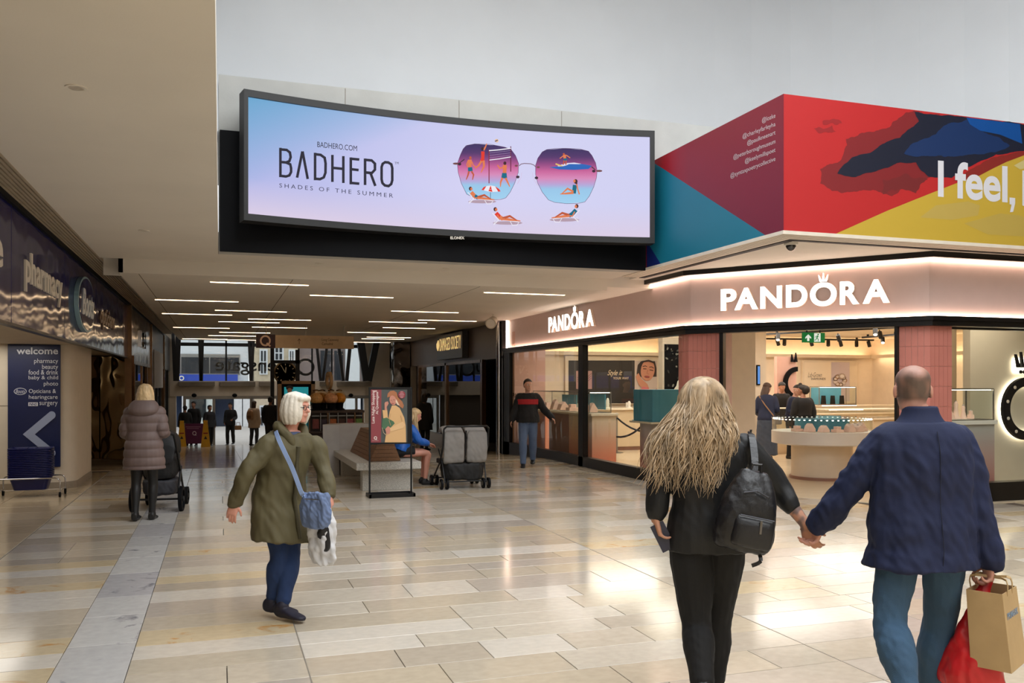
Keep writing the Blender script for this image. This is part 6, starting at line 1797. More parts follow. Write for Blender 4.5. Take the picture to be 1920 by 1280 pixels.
def top(J, parent, name, m, vox, hem=-.25, infl=.02, sleeve=1., flare=0., ttop=.985, arm_r=1., disp=None, neck=.0, quilt=None, label=None, hemcut=None, wide=1., belly=0., box=0.):
    k = J['k']; mb = MB(); rings = []
    T = [q for q in TOR if q[0] > max(hem, -.14) + .03 and q[0] <= ttop]
    if hem < -.14:
        n = 3
        T = [(hem + (0 - hem) * i / n, .172 + flare * (1 - i / n), .118 + flare * .8 * (1 - i / n), .128 + flare * .8 * (1 - i / n)) for i in range(n)] + [q for q in T if q[0] > -.02]
    else: T = [(hem, .170, .114, .124)] + [q for q in T if q[0] > hem + .03]
    if ttop > .96: T = [q for q in T if q[0] < .99] + [(ttop, .076 + neck, .066 + neck, .070 + neck)]
    for t, a, bf, bb in T:
        bl = belly * math.exp(-((t - .25) / .28) ** 2)
        rings.append((*spine(J, t), (a * wide + infl + box * math.exp(-((t - .33) / .25) ** 2)) * k, (bf + infl + bl) * k, (bb + infl) * k))
    loft(mb, rings)
    for sd in 'LR':
        s, e, w_ = J['s' + sd], J['e' + sd], J['w' + sd]; ar = arm_r
        s2 = s - UP * .022 * k - (s - J['nk']) * .06
        pts = [(J['nk'].lerp(s, .40) - UP * .030 * k, (.040 + infl * .5) * k), (J['nk'].lerp(s, .74) - UP * .030 * k, (.050 + infl * .45) * k), (s2, (.056 + infl * .4) * k * ar), (s.lerp(e, .5), (.050 + infl * .5) * k * ar)]
        if not isinstance(sleeve, dict) or sleeve[sd] > .6: pts += [(e, (.045 + infl * .45) * k * ar)]
        sl_ = sleeve[sd] if isinstance(sleeve, dict) else sleeve
        end = e.lerp(w_, (sl_ - .5) * 2) if sl_ > .5 else s.lerp(e, sl_ * 2)
        if sl_ > .75: pts += [(e.lerp(end, .55), (.044 + infl * .5) * k * ar)]
        pts += [(end, (.036 + infl * .5) * k * ar)]
        limb(mb, pts, 14)
    dd = disp
    if quilt:
        z0 = J['nk'].z
        def dd(p, n): return quilt[0] * (abs(math.sin((z0 - p.z) / quilt[1] * PI)) ** .6 - .6) + (disp(p, n) if disp else 0)
    return remesh(mb, name, m, parent, vox, 2, None, dd, label)


def trousers(J, parent, m, vox, infl=.012, calf=1., flare=0., top_t=.2, disp=None, name='trousers', floor_z=None, label=None, thigh=1., cut=0.):
    k = J['k']; mb = MB()
    loft(mb, [(*spine(J, t), (a + infl) * k, (bf + infl) * k, (bb + infl) * k) for t, a, bf, bb in ((-.13, .135, .09, .105), (-.02, .168, .108, .126), (.10, .162, .106, .116), (top_t, .150, .104, .104))])
    for sd in 'LR':
        h, kn, a = J['h' + sd], J['k' + sd], J['a' + sd]
        end = kn.lerp(a, 1 - cut)
        limb(mb, [(h + UP * .02, (.082 + infl) * k * thigh), (h.lerp(kn, .35), (.080 + infl) * k * thigh), (kn, (.056 + infl) * k), (kn.lerp(a, .33), (.058 + infl) * k * calf), (kn.lerp(a, .75), (.042 + infl + flare * .6) * k), (end, (.038 + infl + flare) * k)], 16)
    return remesh(mb, name, m, parent, vox, 2, floor_z, disp, label)


def shoes(J, parent, m, vox, fz, s=1.1):
    for sd in 'LR':
        mb = MB(); shoe(mb, J['a' + sd], J['t' + sd], J['k'] * s); remesh(mb, 'shoe', m, parent, vox, 1, fz)


def hair(J, parent, m, style, vox=.008, P=None):
    k = J['k']; c, f = J['hd'], J['hf'].normalized(); s = f.cross(UP).normalized(); u = s.cross(f).normalized(); hh = .228 * k
    P = lambda x, y, z: c + s * (x * k) + f * (y * k) + u * ((z - .5) * hh)
    mb = MB()
    g = .006 if style == 'crop' else .014
    T = [(.56, .074 + g, .035, .104 + g, -.012), (.70, .078 + g, .070, .106 + g, -.006), (.80, .074 + g, .078 + g, .098 + g, -.006), (.90, .060 + g, .062 + g, .080 + g, -.009), (1.0, .034 + g, .036 + g, .046 + g, -.012), (1.055, .014, .014, .016, -.013)]
    loft(mb, [(P(0, o, y), s, f, a * k, bf * k, bb * k) for y, a, bf, bb, o in T], 24, 2.1)
    low = {'crop': .26, 'short': .2, 'bun': .24, 'bob': .02, 'long': -.15, 'mid': -.5}.get(style, .2)
    wide = {'bob': .094, 'long': .10, 'mid': .10}.get(style, .074)
    loft(mb, [(P(0, -.052, low), s, f, wide * .86 * k, .020 * k, .042 * k), (P(0, -.045, low + (.6 - low) * .4), s, f, wide * k, .036 * k, .058 * k), (P(0, -.04, .6), s, f, .080 * k, .045 * k, .066 * k), (P(0, -.03, .75), s, f, .078 * k, .06 * k, .072 * k)], 20, 2.3)
    if style in ('bob',):
        for an in (.62, .95, 1.3, 1.7, 2.1, 2.5, 2.9):
            for q in (-1, 1):
                x, y = math.sin(an) * q, math.cos(an); e_ = .02 if an < .8 else 0
                limb(mb, [(P(.066 * x, .070 * y - .008, .86), .028 * k), (P(.084 * x, .084 * y - .010, .60), .030 * k), (P(.092 * x, .086 * y - .012, .30), .031 * k), (P(.086 * x, .080 * y - .014, .02 + e_ * 4), .022 * k)], 12)
        limb(mb, [(P(-.05, .070, .80), .026 * k), (P(0, .088, .82), .024 * k), (P(.05, .070, .80), .026 * k)], 12)
    if style == 'bun': mb.ball(P(0, -.10, .92), .055 * k, n=14, m=9)
    if style == 'puff':
        mb.ball(P(0, -.085, .55), .085 * k, .085 * k, .10 * k, n=16, m=10)
    return remesh(mb, 'hair', m, parent, vox, 2, disp=folds(.0032, 42, (1, 1, .14)) if style != 'crop' else None)


SKIN = lambda n, c: mat('skin_' + n, c, .5, var=.05, vs=12, bump=.05, bs=150)
CL = lambda n, c, r=.8, b=.12, bs=260: mat('cloth_' + n, c, r, var=.10, vs=7, bump=b, bs=bs)
sk_fair, sk_tan, sk_rosy = SKIN('fair', (206, 156, 134)), SKIN('tan', (170, 118, 94)), SKIN('rosy', (212, 150, 130))
blackc, navyc, jeans = CL('black', (22, 22, 25)), CL('navy', (26, 34, 62)), CL('jeans', (48, 72, 108), .85, .2)
m_shoe = mat('shoe_black', (20, 19, 20), .5, var=.05)


def simple(name, label, J, loc, rz, H, skin, hairm, style, tops, legs, vox=.012, shoe_m=None, slim=1., hands=None, face=True, head_turn=0.):
    fz = loc[2]; t = thing(name, label, 'person', loc, rz)
    if head_turn: J['hf'] = Matrix.Rotation(head_turn, 3, 'Z') @ J['hf']
    _, P = body(J, t, skin, vox, slim, hands, floor_z=fz)
    if face: face_parts(J, J['k'], t, P)
    if hairm: hair(J, t, hairm, style, max(.008, vox * .8))
    for kw in tops: top(J, t, kw.pop('n'), kw.pop('m'), vox, **kw)
    if legs: trousers(J, t, legs.pop('m'), vox, floor_z=fz + .02, **legs)
    shoes(J, t, shoe_m or m_shoe, vox * .8, fz)
    return t, P


# ---------------------------------------------------------------- 1. white haired woman in the olive coat
D = 6.33
f = (RT * .80 - FW * .60).normalized()
J = dict(k=1.62 / 1.75, f=f, hf=(RT * .93 - FW * .36).normalized(), pel=px(524, 930, D), nk=px(545, 806, D), hd=px(556, 764, D),
         sR=px(503, 831, D - .15), eR=px(462, 890, D - .24), wR=px(440, 943, D - .26), sL=px(590, 830, D + .10), eL=px(606, 880, D + .06), wL=px(618, 927, D - .06),
         hR=px(510, 940, D - .06), kR=px(524, 1040, D - .06), aR=px(510, 1124, D - .05), hL=px(542, 940, D + .07), kL=px(545, 1042, D + .0), aL=px(530, 1133, D - .13))
J['tR'] = (RT * .93 - FW * .30).normalized(); J['tL'] = (RT * .85 - FW * .5).normalized()
W1 = thing('person', 'white haired woman with glasses in an olive coat striding across the hall', 'person', (J['pel'].x, J['pel'].y, 0), 0)
dR = px(430, 978, D - .27) - J['wR']
_, P = body(J, W1, sk_rosy, .0052, 1.1, {'R': (dR, -RT * -.2 + FW * .9, RT, .35), 'L': (V((0, 0, -1)) + RT * .25, -RT, -FW, 1.15)}, floor_z=0)
face_parts(J, J['k'], W1, P)
hair(J, W1, mat('white_hair', (226, 218, 204), .6, var=.08, vs=30, stretch=(6, 6, 1)), 'bob', .006)
m_olive = CL('olive', (84, 76, 48), .7, .1)
top(J, W1, 'coat', m_olive, .007, hem=-.66, infl=.040, sleeve=.97, flare=.035, ttop=.97, arm_r=1.06, disp=folds(.019, 9), wide=1.14, belly=.03, neck=.0, label='olive hooded raincoat')
mb = MB()
for t0, t1 in ((.80, -.60),):
    pts_ = []
    for i in range(12):
        t = t0 + (t1 - t0) * i / 11; c, s__, fr_ = spine(J, t); bl = .03 * math.exp(-((t - .25) / .28) ** 2)
        pts_.append(c + fr_ * ((.115 if t > -.05 else .118 + .028 * min(1, -t / .66)) + .043 + bl) * J['k'])
    mb.tube(pts_, [.016] * 12, 8)
mb.build('placket', CL('olive_dark', (66, 60, 38), .7, .1), W1, smooth=70)
mb = MB(); k = J['k']; s_ = f.cross(UP)
for q in (-1, 1):                              # open collar and hood roll
    limb(mb, [(J['nk'] + f * .085 * k + s_ * q * .02 - UP * .16 * k, .022), (J['nk'] + f * .070 * k + s_ * q * .075 - UP * .05 * k, .034), (J['nk'] + s_ * q * .105 * k + UP * .015 * k, .036), (J['nk'] - f * .075 * k + s_ * q * .06 * k + UP * .03 * k, .040), (J['nk'] - f * .10 * k - UP * .0 * k, .042)], 12)
remesh(mb, 'collar', m_olive, W1, .006, 3, disp=folds(.008, 14))
mb = MB(); loft(mb, [(J['nk'] + f * .055 * k - UP * (.17 * k), s_, f, .045 * k, .07 * k, .02), (J['nk'] + f * .045 * k - UP * .06 * k, s_, f, .060 * k, .052 * k, .02), (J['nk'] + f * .03 * k - UP * .01 * k, s_, f, .058 * k, .036 * k, .02)])
remesh(mb, 'shirt', CL('patterned_navy', (70, 80, 110)), W1, .007, 1)
trousers(J, W1, CL('dark_jeans', (26, 48, 88), .85, .2), .007, infl=.016, calf=1.1, disp=folds(.006, 16), floor_z=.03, cut=.08)
for sd in 'RL':
    mb = MB(); shoe(mb, J['a' + sd], J['t' + sd], k * 1.12); remesh(mb, 'shoe', mat('trainer_navy', (30, 28, 44), .6), W1, .006, 1, 0.0)
mb = MB(); gl = MB()
for q in (-1, 1):
    rr_ = [P(.033 * q + .024 * math.cos(t * PI / 8), .100, .50 + .075 * math.sin(t * PI / 8)) for t in range(16)]; mb.tube(rr_, .0022, 6, closed=True)
    mb.tube([P(.057 * q, .098, .52), P(.078 * q, .06, .53), P(.082 * q, -.01, .53)], .002, 6)
mb.tube([P(-.009, .101, .52), P(0, .103, .535), P(.009, .101, .52)], .002, 6)
tag(mb.build('spectacles', mat('dark_frame', (40, 30, 30), .3)), 'thin dark spectacles on the white haired woman', 'glasses')
# her bags
bagc = px(592, 953, D - .24)
bt = thing('handbag', 'blue denim crossbody bag at the hip of the white haired woman', 'bag', bagc - UP * .13, 0)
m_den = CL('denim', (106, 124, 160), .8, .3)
bu = (RT * .9 - FW * .4).normalized(); bv = bu.cross(UP)
mb = MB(); loft(mb, [(bagc + UP * z, bu, bv, a, b, b) for z, a, b in ((-.135, .05, .02), (-.12, .10, .042), (-.04, .122, .055), (.05, .115, .045), (.10, .105, .022), (.115, .09, .012))], 20, 2.8)
remesh(mb, 'pouch', m_den, bt, .006, 1, disp=folds(.016, 26))
stp = [bagc + bu * -.095 + UP * .10, px(566, 925, D - .27), px(549, 880, D - .27), px(533, 846, D - .25), px(522, 822, D - .20), px(517, 806, D - .08), px(524, 803, D + .06)]
st = crom([tuple(p) for p in stp], 5); mb = MB()
for a, b in zip(st[:-1], st[1:]): mb.bar(a, b, .030, .005, up=-FW)
mb.build('strap', mat('pale_blue_strap', (142, 164, 206), .7), bt)
MB().tube([bagc - bu * .06 + UP * .07 - bv * -.05, bagc + bu * .06 + UP * .07 - bv * -.05], .004, 6).build('zip', m_steel, bt)
pbc = px(606, 1008, D - .12)
pt = thing('carrier_bag', 'crumpled white and grey plastic carrier bag hanging from the hand of the white haired woman', 'bag', pbc - UP * .19, 0)
mb = MB(); loft(mb, [(pbc + UP * z + RT * o, RT, FW, a, b, b) for z, a, b, o in ((-.20, .03, .02, .01), (-.17, .075, .04, .01), (-.06, .10, .06, -.005), (.06, .095, .05, -.01), (.15, .06, .03, .005), (.24, .025, .018, .03), (.30, .018, .012, .045))], 18, 2.3)
remesh(mb, 'sack', mat('white_plastic_film', (206, 206, 208), .3, var=.12, vs=9), pt, .007, 1, disp=folds(.028, 18))
mb = MB(); loft(mb, [(pbc + UP * z + RT * .015 - FW * .052, RT, FW, a, .016, .016) for z, a in ((-.09, .02), (-.06, .042), (.04, .046), (.11, .02))], 16)
remesh(mb, 'black_print', mat('black_film', (24, 24, 28), .35), pt, .006, 1, disp=folds(.01, 20))

# ---------------------------------------------------------------- 2. blonde woman in black
D = 4.40
f = (FW * .97 + RT * .18).normalized()
J = dict(k=1.71 / 1.75, f=f, hf=(FW * .9 + RT * .35).normalized(), pel=px(1326, 1005, D), nk=px(1324, 806, D), hd=px(1318, 752, D + .02),
         sL=px(1262, 829, D), eL=px(1236, 906, D), wL=px(1229, 972, D - .03), sR=px(1402, 832, D), eR=px(1460, 916, D + .02), wR=px(1510, 983, D - .06),
         hL=px(1294, 1015, D), kL=px(1306, 1165, D - .03), aL=px(1318, 1292, D - .22), hR=px(1358, 1015, D), kR=px(1344, 1160, D + .10), aR=px(1338, 1283, D + .2))
J['tR'] = J['f']; J['tL'] = (f * .75 - UP * .66).normalized()
W2 = thing('person', 'woman with long wavy blonde hair in black seen from behind, holding hands', 'person', (J['pel'].x, J['pel'].y, 0), 0)
hp = px(1524, 1012, 4.31)
m_sk2 = mat('skin_inked', (190, 140, 116), .5, var=.05, vs=12, attr='Col', bump=.05, bs=150)


def ink(me, W):
    ca = me.color_attributes.new('Col', 'FLOAT_COLOR', 'POINT'); e, w_ = J['eR'], J['wR']; ax = (w_ - e); L = ax.length; ax.normalize(); sk, it = lin((190, 138, 112)), lin((84, 76, 78))
    for i, v in enumerate(me.vertices):
        p = W @ v.co - e; t = p.dot(ax); m = 0
        if 0 < t < L + .05 and (p - ax * t).length < .09: m = max(0, min(1, (mnoise.noise(p * 34) + .18) * 3)) * .8 * min(1, (L + .05 - t) / .04)
        ca.data[i].color = tuple(sk[q] + (it[q] - sk[q]) * m for q in range(3)) + (1,)


body(J, W2, m_sk2, .0052, .98, post=ink, hands={'R': (hp - J['wR'] + UP * -.03, -RT * .2 + FW * .9, RT * .5 - UP * .2 - FW * .5, .75), 'L': (V((0, 0, -1)) + RT * .25, RT * .8 + FW * .3, FW, .7)}, floor_z=0)
m_jk = CL('black_jacket', (12, 13, 16), .6, .08)
top(J, W2, 'jacket', m_jk, .006, hem=-.13, infl=.030, sleeve=dict(L=.90, R=.70), ttop=.98, disp=folds(.008, 12), arm_r=1.06, wide=1.06)
trousers(J, W2, CL('black_trousers', (11, 11, 13)), .006, infl=.022, thigh=1.06, calf=1.02, disp=folds(.005, 16), floor_z=.02, cut=.1)
for sd, fl_ in (('R', 0.0), ('L', None)):
    mb = MB(); shoe(mb, J['a' + sd], J['t' + sd], J['k'] * 1.12); limb(mb, [(J['a' + sd], .05), (J['a' + sd].lerp(J['k' + sd], .35), .056)], 14); remesh(mb, 'ankle_boot', mat('black_leather', (18, 17, 18), .35), W2, .006, 1, 0.0)
# long waves: a soft volume and many locks
k = J['k']; c, hf = J['hd'], J['hf']; s_ = hf.cross(UP).normalized(); m_bl = mat('blonde_hair', (172, 148, 118), .5, var=.42, vs=26, stretch=(1, 1, .12))
mb = MB(); loft(mb, [(c + UP * z * k - hf * o * k - RT * sh * k, s_, hf, a * k, bf * k, bb * k) for z, o, a, bf, bb, sh in ((.128, .01, .03, .03, .04, 0), (.10, .012, .072, .074, .085, 0), (.04, .012, .094, .085, .115, 0), (-.04, .02, .108, .06, .125, .01), (-.12, .05, .125, .03, .10, .02), (-.20, .075, .125, .02, .075, .03), (-.28, .085, .085, .02, .045, .035), (-.33, .09, .04, .012, .02, .03))], 24, 2.1)
remesh(mb, 'hair', m_bl, W2, .007, 2, disp=lambda p, n: -.007 + .004 * mnoise.noise(p * 30))
rr = random.Random(5); mb = MB()
for i in range(1250):
    th = rr.uniform(-2.3, 2.3); L = rr.uniform(.34, .60) if abs(th) < 1.0 else rr.uniform(.30, .50); ph = rr.uniform(0, 6.28); ph2 = rr.uniform(0, 6.28); sp_ = rr.uniform(.92, 1.10); wl = rr.uniform(.5, 1.5)
    dirv = (-hf * math.cos(th) + s_ * math.sin(th)); sd_ = dirv.cross(UP); pts = []; rs = []; lft = max(0, -dirv.dot(RT))
    st_ = rr.uniform(0, .42) if i > 140 else 0; fly = rr.uniform(-.02, .05)
    for q in range(19):
        t = q / 18; x = st_ * .3 + t * (L - st_ * .2)
        if x < .17: an = x / .17 * PI / 2; z = .125 * math.cos(an); r_ = .106 * math.sin(an) + .004
        else: z = -(x - .17) * 1.03; r_ = .108 + .062 * min(1, (x - .17) / .16) * (.45 + .55 * min(1, abs(th))) - .02 * max(0, x - .40) / .15
        g_ = min(1, max(0, x - .08) / .15); wv = .013 * wl * g_; dn = max(0, x - .18) / .2
        p = c + UP * z * k + dirv * (r_ * sp_ * k + wv * math.sin(26 * x + ph)) + sd_ * (wv * 1.5 * math.cos(24 * x + ph2)) - hf * (.035 * dn) - RT * (dn * (.012 + .034 * lft + fly * lft))
        pts.append(p); rs.append(.0036 * (1 if q < 11 else 1 - (q - 10) * .10) * rr.uniform(.75, 1.2))
    mb.tube(pts, rs, 4)
mb.build('hair_locks', m_bl, W2, smooth=80, kind='stuff')
# phone and bracelets
pc = px(1243, 1006, D - .045)
ph_ = thing('phone', 'dark phone held low in the left hand of the blonde woman', 'phone', pc, 0)
u_ = (px(1250, 1022, D - .045) - px(1234, 990, D - .045)).normalized(); v_ = (RT - u_ * RT.dot(u_)).normalized()
MB().obox(pc, v_, u_.cross(v_), u_, .036, .005, .072).build('case', mat('phone_case', (40, 42, 62), .35), ph_, bevel=.003); MB().obox(pc + u_.cross(v_) * -.0055 + u_ * .05 + v_ * -.018, v_, u_.cross(v_), u_, .010, .001, .012).build('camera_block', m_black, ph_)
d_ = (J['wL'] - J['eL']).normalized()
for i in range(3): tag(MB().lathe(J['wL'] - d_ * (.012 + i * .012), [(.032, -.002), (.034, 0), (.032, .002), (.031, 0), (.032, -.002)], 20, axis=d_).build('bracelet', mat('gold_bracelet', (196, 150, 80), .25, metal=1), smooth=60), ['gold bangle nearest the hand of the blonde woman', 'middle gold bangle on the wrist of the blonde woman', 'gold bangle nearest the sleeve of the blonde woman'][i], 'bracelet', 'gold bangles')
# black backpack on one shoulder
bc = px(1402, 955, D - .26); bu = (RT * .96 + UP * -.20).normalized(); bw = (UP * .97 + RT * .2).normalized(); bd_ = (bu.cross(bw)).normalized(); bd_ = bd_ if bd_.dot(FW) < 0 else -bd_
bp = thing('backpack', 'black leather backpack slung from one shoulder of the blonde woman', 'backpack', bc - UP * .22, 0)
m_steel_dk = mat('dark_zip', (60, 60, 64), .4, metal=.8)
m_lea = mat('black_leather_bag', (20, 20, 24), .38, var=.15, bump=.2, bs=60)
mb = MB(); loft(mb, [(bc + bw * z, bu, bd_, a, b, .06) for z, a, b in ((-.195, .09, .03), (-.18, .13, .07), (-.08, .14, .095), (.04, .125, .085), (.13, .095, .055), (.185, .06, .02))], 22, 2.8)
remesh(mb, 'bag_body', m_lea, bp, .006, 1, disp=folds(.008, 15))
mb = MB(); loft(mb, [(bc + bw * z + bd_ * .085 + bu * .02, bu, bd_, a, b, .03) for z, a, b in ((-.165, .07, .01), (-.15, .095, .03), (-.06, .095, .03), (-.02, .085, .008))], 20, 3)
remesh(mb, 'front_pocket', m_lea, bp, .006, 1)
MB().tube([bc + bw * -.02 + bd_ * .108 + bu * x for x in (-.06, 0, .06, .1)], .004, 6).tube([bc + bw * (.10 - .04 * abs(x) * 8) + bd_ * .085 + bu * x for x in (-.06, -.03, 0, .03, .06)], .004, 6).build('zip', m_steel_dk, bp)
MB().bar(bc + bw * -.03 + bd_ * .112 + bu * .04, bc + bw * -.09 + bd_ * .118 + bu * .045, .012, .003).build('zip_puller', m_steel, bp)
mb = MB(); q = [V(x) for x in crom([tuple(p) for p in (bc + bw * .16 - bd_ * .02, px(1415, 865, D - .16), px(1412, 832, D - .10), px(1408, 812, D - .02), px(1406, 815, D + .09))], 4)]
for a, b in zip(q[:-1], q[1:]): mb.bar(a, b, .035, .008, up=FW)
mb.build('shoulder_strap', m_lea, bp)
mb = MB(); mb.tube([bc + bw * .17 - bu * .03, bc + bw * .215 - bu * .02, bc + bw * .22 + bu * .02, bc + bw * .17 + bu * .03], .008, 8).build('grab_handle', m_lea, bp)
mb = MB(); q = [V(x) for x in crom([tuple(p) for p in (bc + bw * -.17 + bu * .08, bc + bw * -.22 + bu * .10 + bd_ * .03, bc + bw * -.25 + bu * .06 + bd_ * .04)], 4)]
for a, b in zip(q[:-1], q[1:]): mb.bar(a, b, .018, .004, up=FW)
mb.build('loose_strap', m_lea, bp)

# ---------------------------------------------------------------- 3. man in the navy blazer
D = 4.10
J = dict(k=1.77 / 1.75, f=(FW * .99 - RT * .1).normalized(), hf=(FW * .97 + RT * .22).normalized(), pel=px(1728, 1020, D), nk=px(1722, 782, D), hd=px(1711, 731, D + .02),
         sL=px(1654, 822, D), eL=px(1588, 922, D + .08), wL=px(1535, 980, D + .18), sR=px(1800, 820, D), eR=px(1828, 935, D - .02), wR=px(1854, 1052, D - .03),
         hL=px(1684, 1030, D), kL=px(1668, 1165, D - .06), aL=px(1708, 1325, D - .32), hR=px(1772, 1030, D), kR=px(1762, 1165, D + .10), aR=px(1738, 1330, D + .14))
J['tR'] = J['f']; J['tL'] = (J['f'] * .72 - UP * .7).normalized()
W3 = thing('person', 'man with cropped grey hair in a navy blazer and jeans seen from behind', 'person', (J['pel'].x, J['pel'].y, 0), 0)
m_head = mat('skin_stubble', (196, 144, 122), .5, var=.06, vs=14, attr='Col', bump=.06, bs=150)


def stubble(me, W):
    ca = me.color_attributes.new('Col', 'FLOAT_COLOR', 'POINT'); c, hf = J['hd'], J['hf']; s = hf.cross(UP)
    sk, st = lin((196, 142, 122)), lin((98, 80, 72))
    for i, v in enumerate(me.vertices):
        p = W @ v.co - c; x, y, z = p.dot(s), p.dot(hf), p.z; m = 0.
        if z > -.075 and y < .075: m = min(1, (z + .075) / .04) * min(1, max(0, (.06 - y) / .04))
        if z > .055: m *= max(.45, 1 - (z - .055) / .05 * max(0, 1 - abs(x) / .09))
        if abs(x) > .074 and abs(y + .008) < .03 and abs(z + .01) < .045: m = 0
        m *= .9 + .4 * mnoise.noise(p * 22); m = max(0, min(1, m))
        ca.data[i].color = tuple(sk[q] + (st[q] - sk[q]) * m for q in range(3)) + (1,)


body(J, W3, m_head, .0052, 1.06, {'L': (hp - J['wL'], RT * -.5 - FW * .6, -RT * .3 - UP * .3 + FW * .7, 1.0), 'R': (V((0, 0, -1)) - RT * .05, -RT, FW, 1.3)}, floor_z=0, post=stubble)
m_blz = CL('navy_blazer', (14, 26, 62), .8, .1)
top(J, W3, 'blazer', m_blz, .0062, hem=-.17, infl=.046, sleeve=.98, flare=.02, ttop=.965, disp=lambda p, n: folds(.017, 13)(p, n) * max(0, min(1, (J['nk'].z - .04 - p.z) / .12)), arm_r=1.03, wide=1.10, box=.036)
mb = MB(); k = J['k']; f = J['f']; s_ = f.cross(UP)
cl_ = [(J['nk'] + s_ * (.088 * math.sin(t)) * k - f * (.078 * math.cos(t) + .006) * k + UP * (.012 + .006 * math.cos(t)), .0) for t in (-2.4, -1.8, -1.2, -.6, 0, .6, 1.2, 1.8, 2.4)]
loft(mb, [(J['nk'] - UP * .035 * k - f * .012, s_, f, .130 * k, .088 * k, .104 * k), (J['nk'] - UP * .012 * k - f * .012, s_, f, .100 * k, .076 * k, .092 * k), (J['nk'] + UP * .018 * k - f * .012, s_, f, .082 * k, .066 * k, .080 * k), (J['nk'] + UP * .045 * k - f * .012, s_, f, .074 * k, .060 * k, .074 * k), (J['nk'] + UP * .052 * k - f * .012, s_, f, .068 * k, .05 * k, .068 * k)], 28)
remesh(mb, 'collar', m_blz, W3, .005, 1)
mb = MB(); q = [V(x) for x in crom([tuple(spine(J, t)[0] - f * (b + .050) * k) for t, b in ((-.16, .128), (0, .125), (.2, .108), (.36, .094), (.55, .099), (.75, .105), (.90, .092))], 4)]
mb.tube(q, .0018, 5).build('back_seam', CL('blazer_seam', (13, 19, 40)), W3)
trousers(J, W3, CL('blue_jeans', (50, 78, 104), .85, .25), .0062, infl=.017, thigh=.96, calf=1.1, disp=folds(.009, 15), floor_z=.02, cut=.05, name='jeans')
for sd in 'LR':
    mb = MB(); shoe(mb, J['a' + sd], J['t' + sd], k * 1.12); remesh(mb, 'shoe', mat('brown_shoe', (70, 50, 40), .45), W3, .006, 1, 0.0)
# kraft paper bag and red bag
kc = px(1866, 1172, D - .05); ku = (RT * .72 - FW * .69).normalized(); kv = (RT * .69 + FW * .72).normalized()
kb = thing('paper_bag', 'brown paper carrier bag with pale blue print in the right hand of the man', 'bag', kc - UP * .19, 0)
m_kr = mat('kraft_paper', (176, 148, 106), .7, var=.06, vs=8, bump=.2, bs=14)
hw, hd2, hz_ = .115, .075, .175
tilt = lambda p: p + RT * (-(p - kc).z * .10)
cs_ = lambda a, b, z: tilt(kc + kv * a * hw * (1 + .1 * (z < 0)) + ku * b * hd2 * (1 + .12 * (z < 0)) + UP * z)
mb = MB(); th = .003
for (a0, b0, a1, b1) in ((-1, 1, 1, 1), (1, 1, 1, -1), (1, -1, -1, -1), (-1, -1, -1, 1)):
    p0, p1, p2, p3 = cs_(a0, b0, -hz_), cs_(a1, b1, -hz_), cs_(a1, b1, hz_), cs_(a0, b0, hz_)
    mid = (p0 + p1) / 2; n_ = (mid - (kc - UP * (kc.z - mid.z))); n_.z = 0; mb.prism([p0, p1, p2, p3], -n_.normalized() * th)
mb.prism([cs_(-1, 1, -hz_), cs_(1, 1, -hz_), cs_(1, -1, -hz_), cs_(-1, -1, -hz_)], UP * th)
mb.build('bag_body', m_kr, kb)
hpt = px(1860, 1080, D - .05)
for b in (-1, 1):
    q = [V(x) for x in crom([tuple(p) for p in (cs_(-.35, b, hz_ - .02), cs_(-.3, b, hz_ + .05), hpt - RT * .012 + ku * b * .01 + UP * .0, hpt + RT * .012 + ku * b * .01 + UP * .0, cs_(.3, b, hz_ + .05), cs_(.35, b, hz_ - .02))], 3)]
    mb = MB()
    for p, r_ in zip(q[:-1], q[1:]): mb.bar(p, r_, .012, .003, up=ku)
    mb.build('handle', m_kr, kb)
mb = MB(); O = cs_(-1, 1, -hz_); Xd = (cs_(1, 1, -hz_) - O); 
side = ku if ku.dot(FW) < 0 else -ku
b_ = 1 if side.dot(ku) > 0 else -1
O = cs_(-1, b_, 0) if (kv.dot(RT) > 0) else cs_(1, b_, 0)
text_on(mb, 'PRIMARK', O + side * .004, kv, UP - RT * .10, box=(.03, .20, .055, .085), depth=.0006, offset=.01)
mb.build('print', mat('pale_blue_print', (126, 150, 176), .6), kb, label='pale blue lettering')
rc_ = px(1822, 1200, D - .02)
rb = thing('carrier_bag', 'bulging red carrier bag behind the brown paper bag', 'bag', rc_ - UP * .22, 0)
mb = MB(); loft(mb, [(rc_ + UP * z + RT * o, (RT * .95 - FW * .3).normalized(), FW, a, b, b) for z, a, b, o in ((-.23, .08, .05, .0), (-.205, .13, .085, 0), (-.12, .125, .09, -.005), (0, .085, .06, 0), (.09, .055, .035, .015), (.18, .042, .02, .03), (.25, .03, .012, .06), (.31, .014, .010, .10))], 20, 2.4)
remesh(mb, 'sack', mat('red_film', (190, 28, 34), .35, var=.1, vs=8), rb, .007, 1, disp=folds(.014, 14))

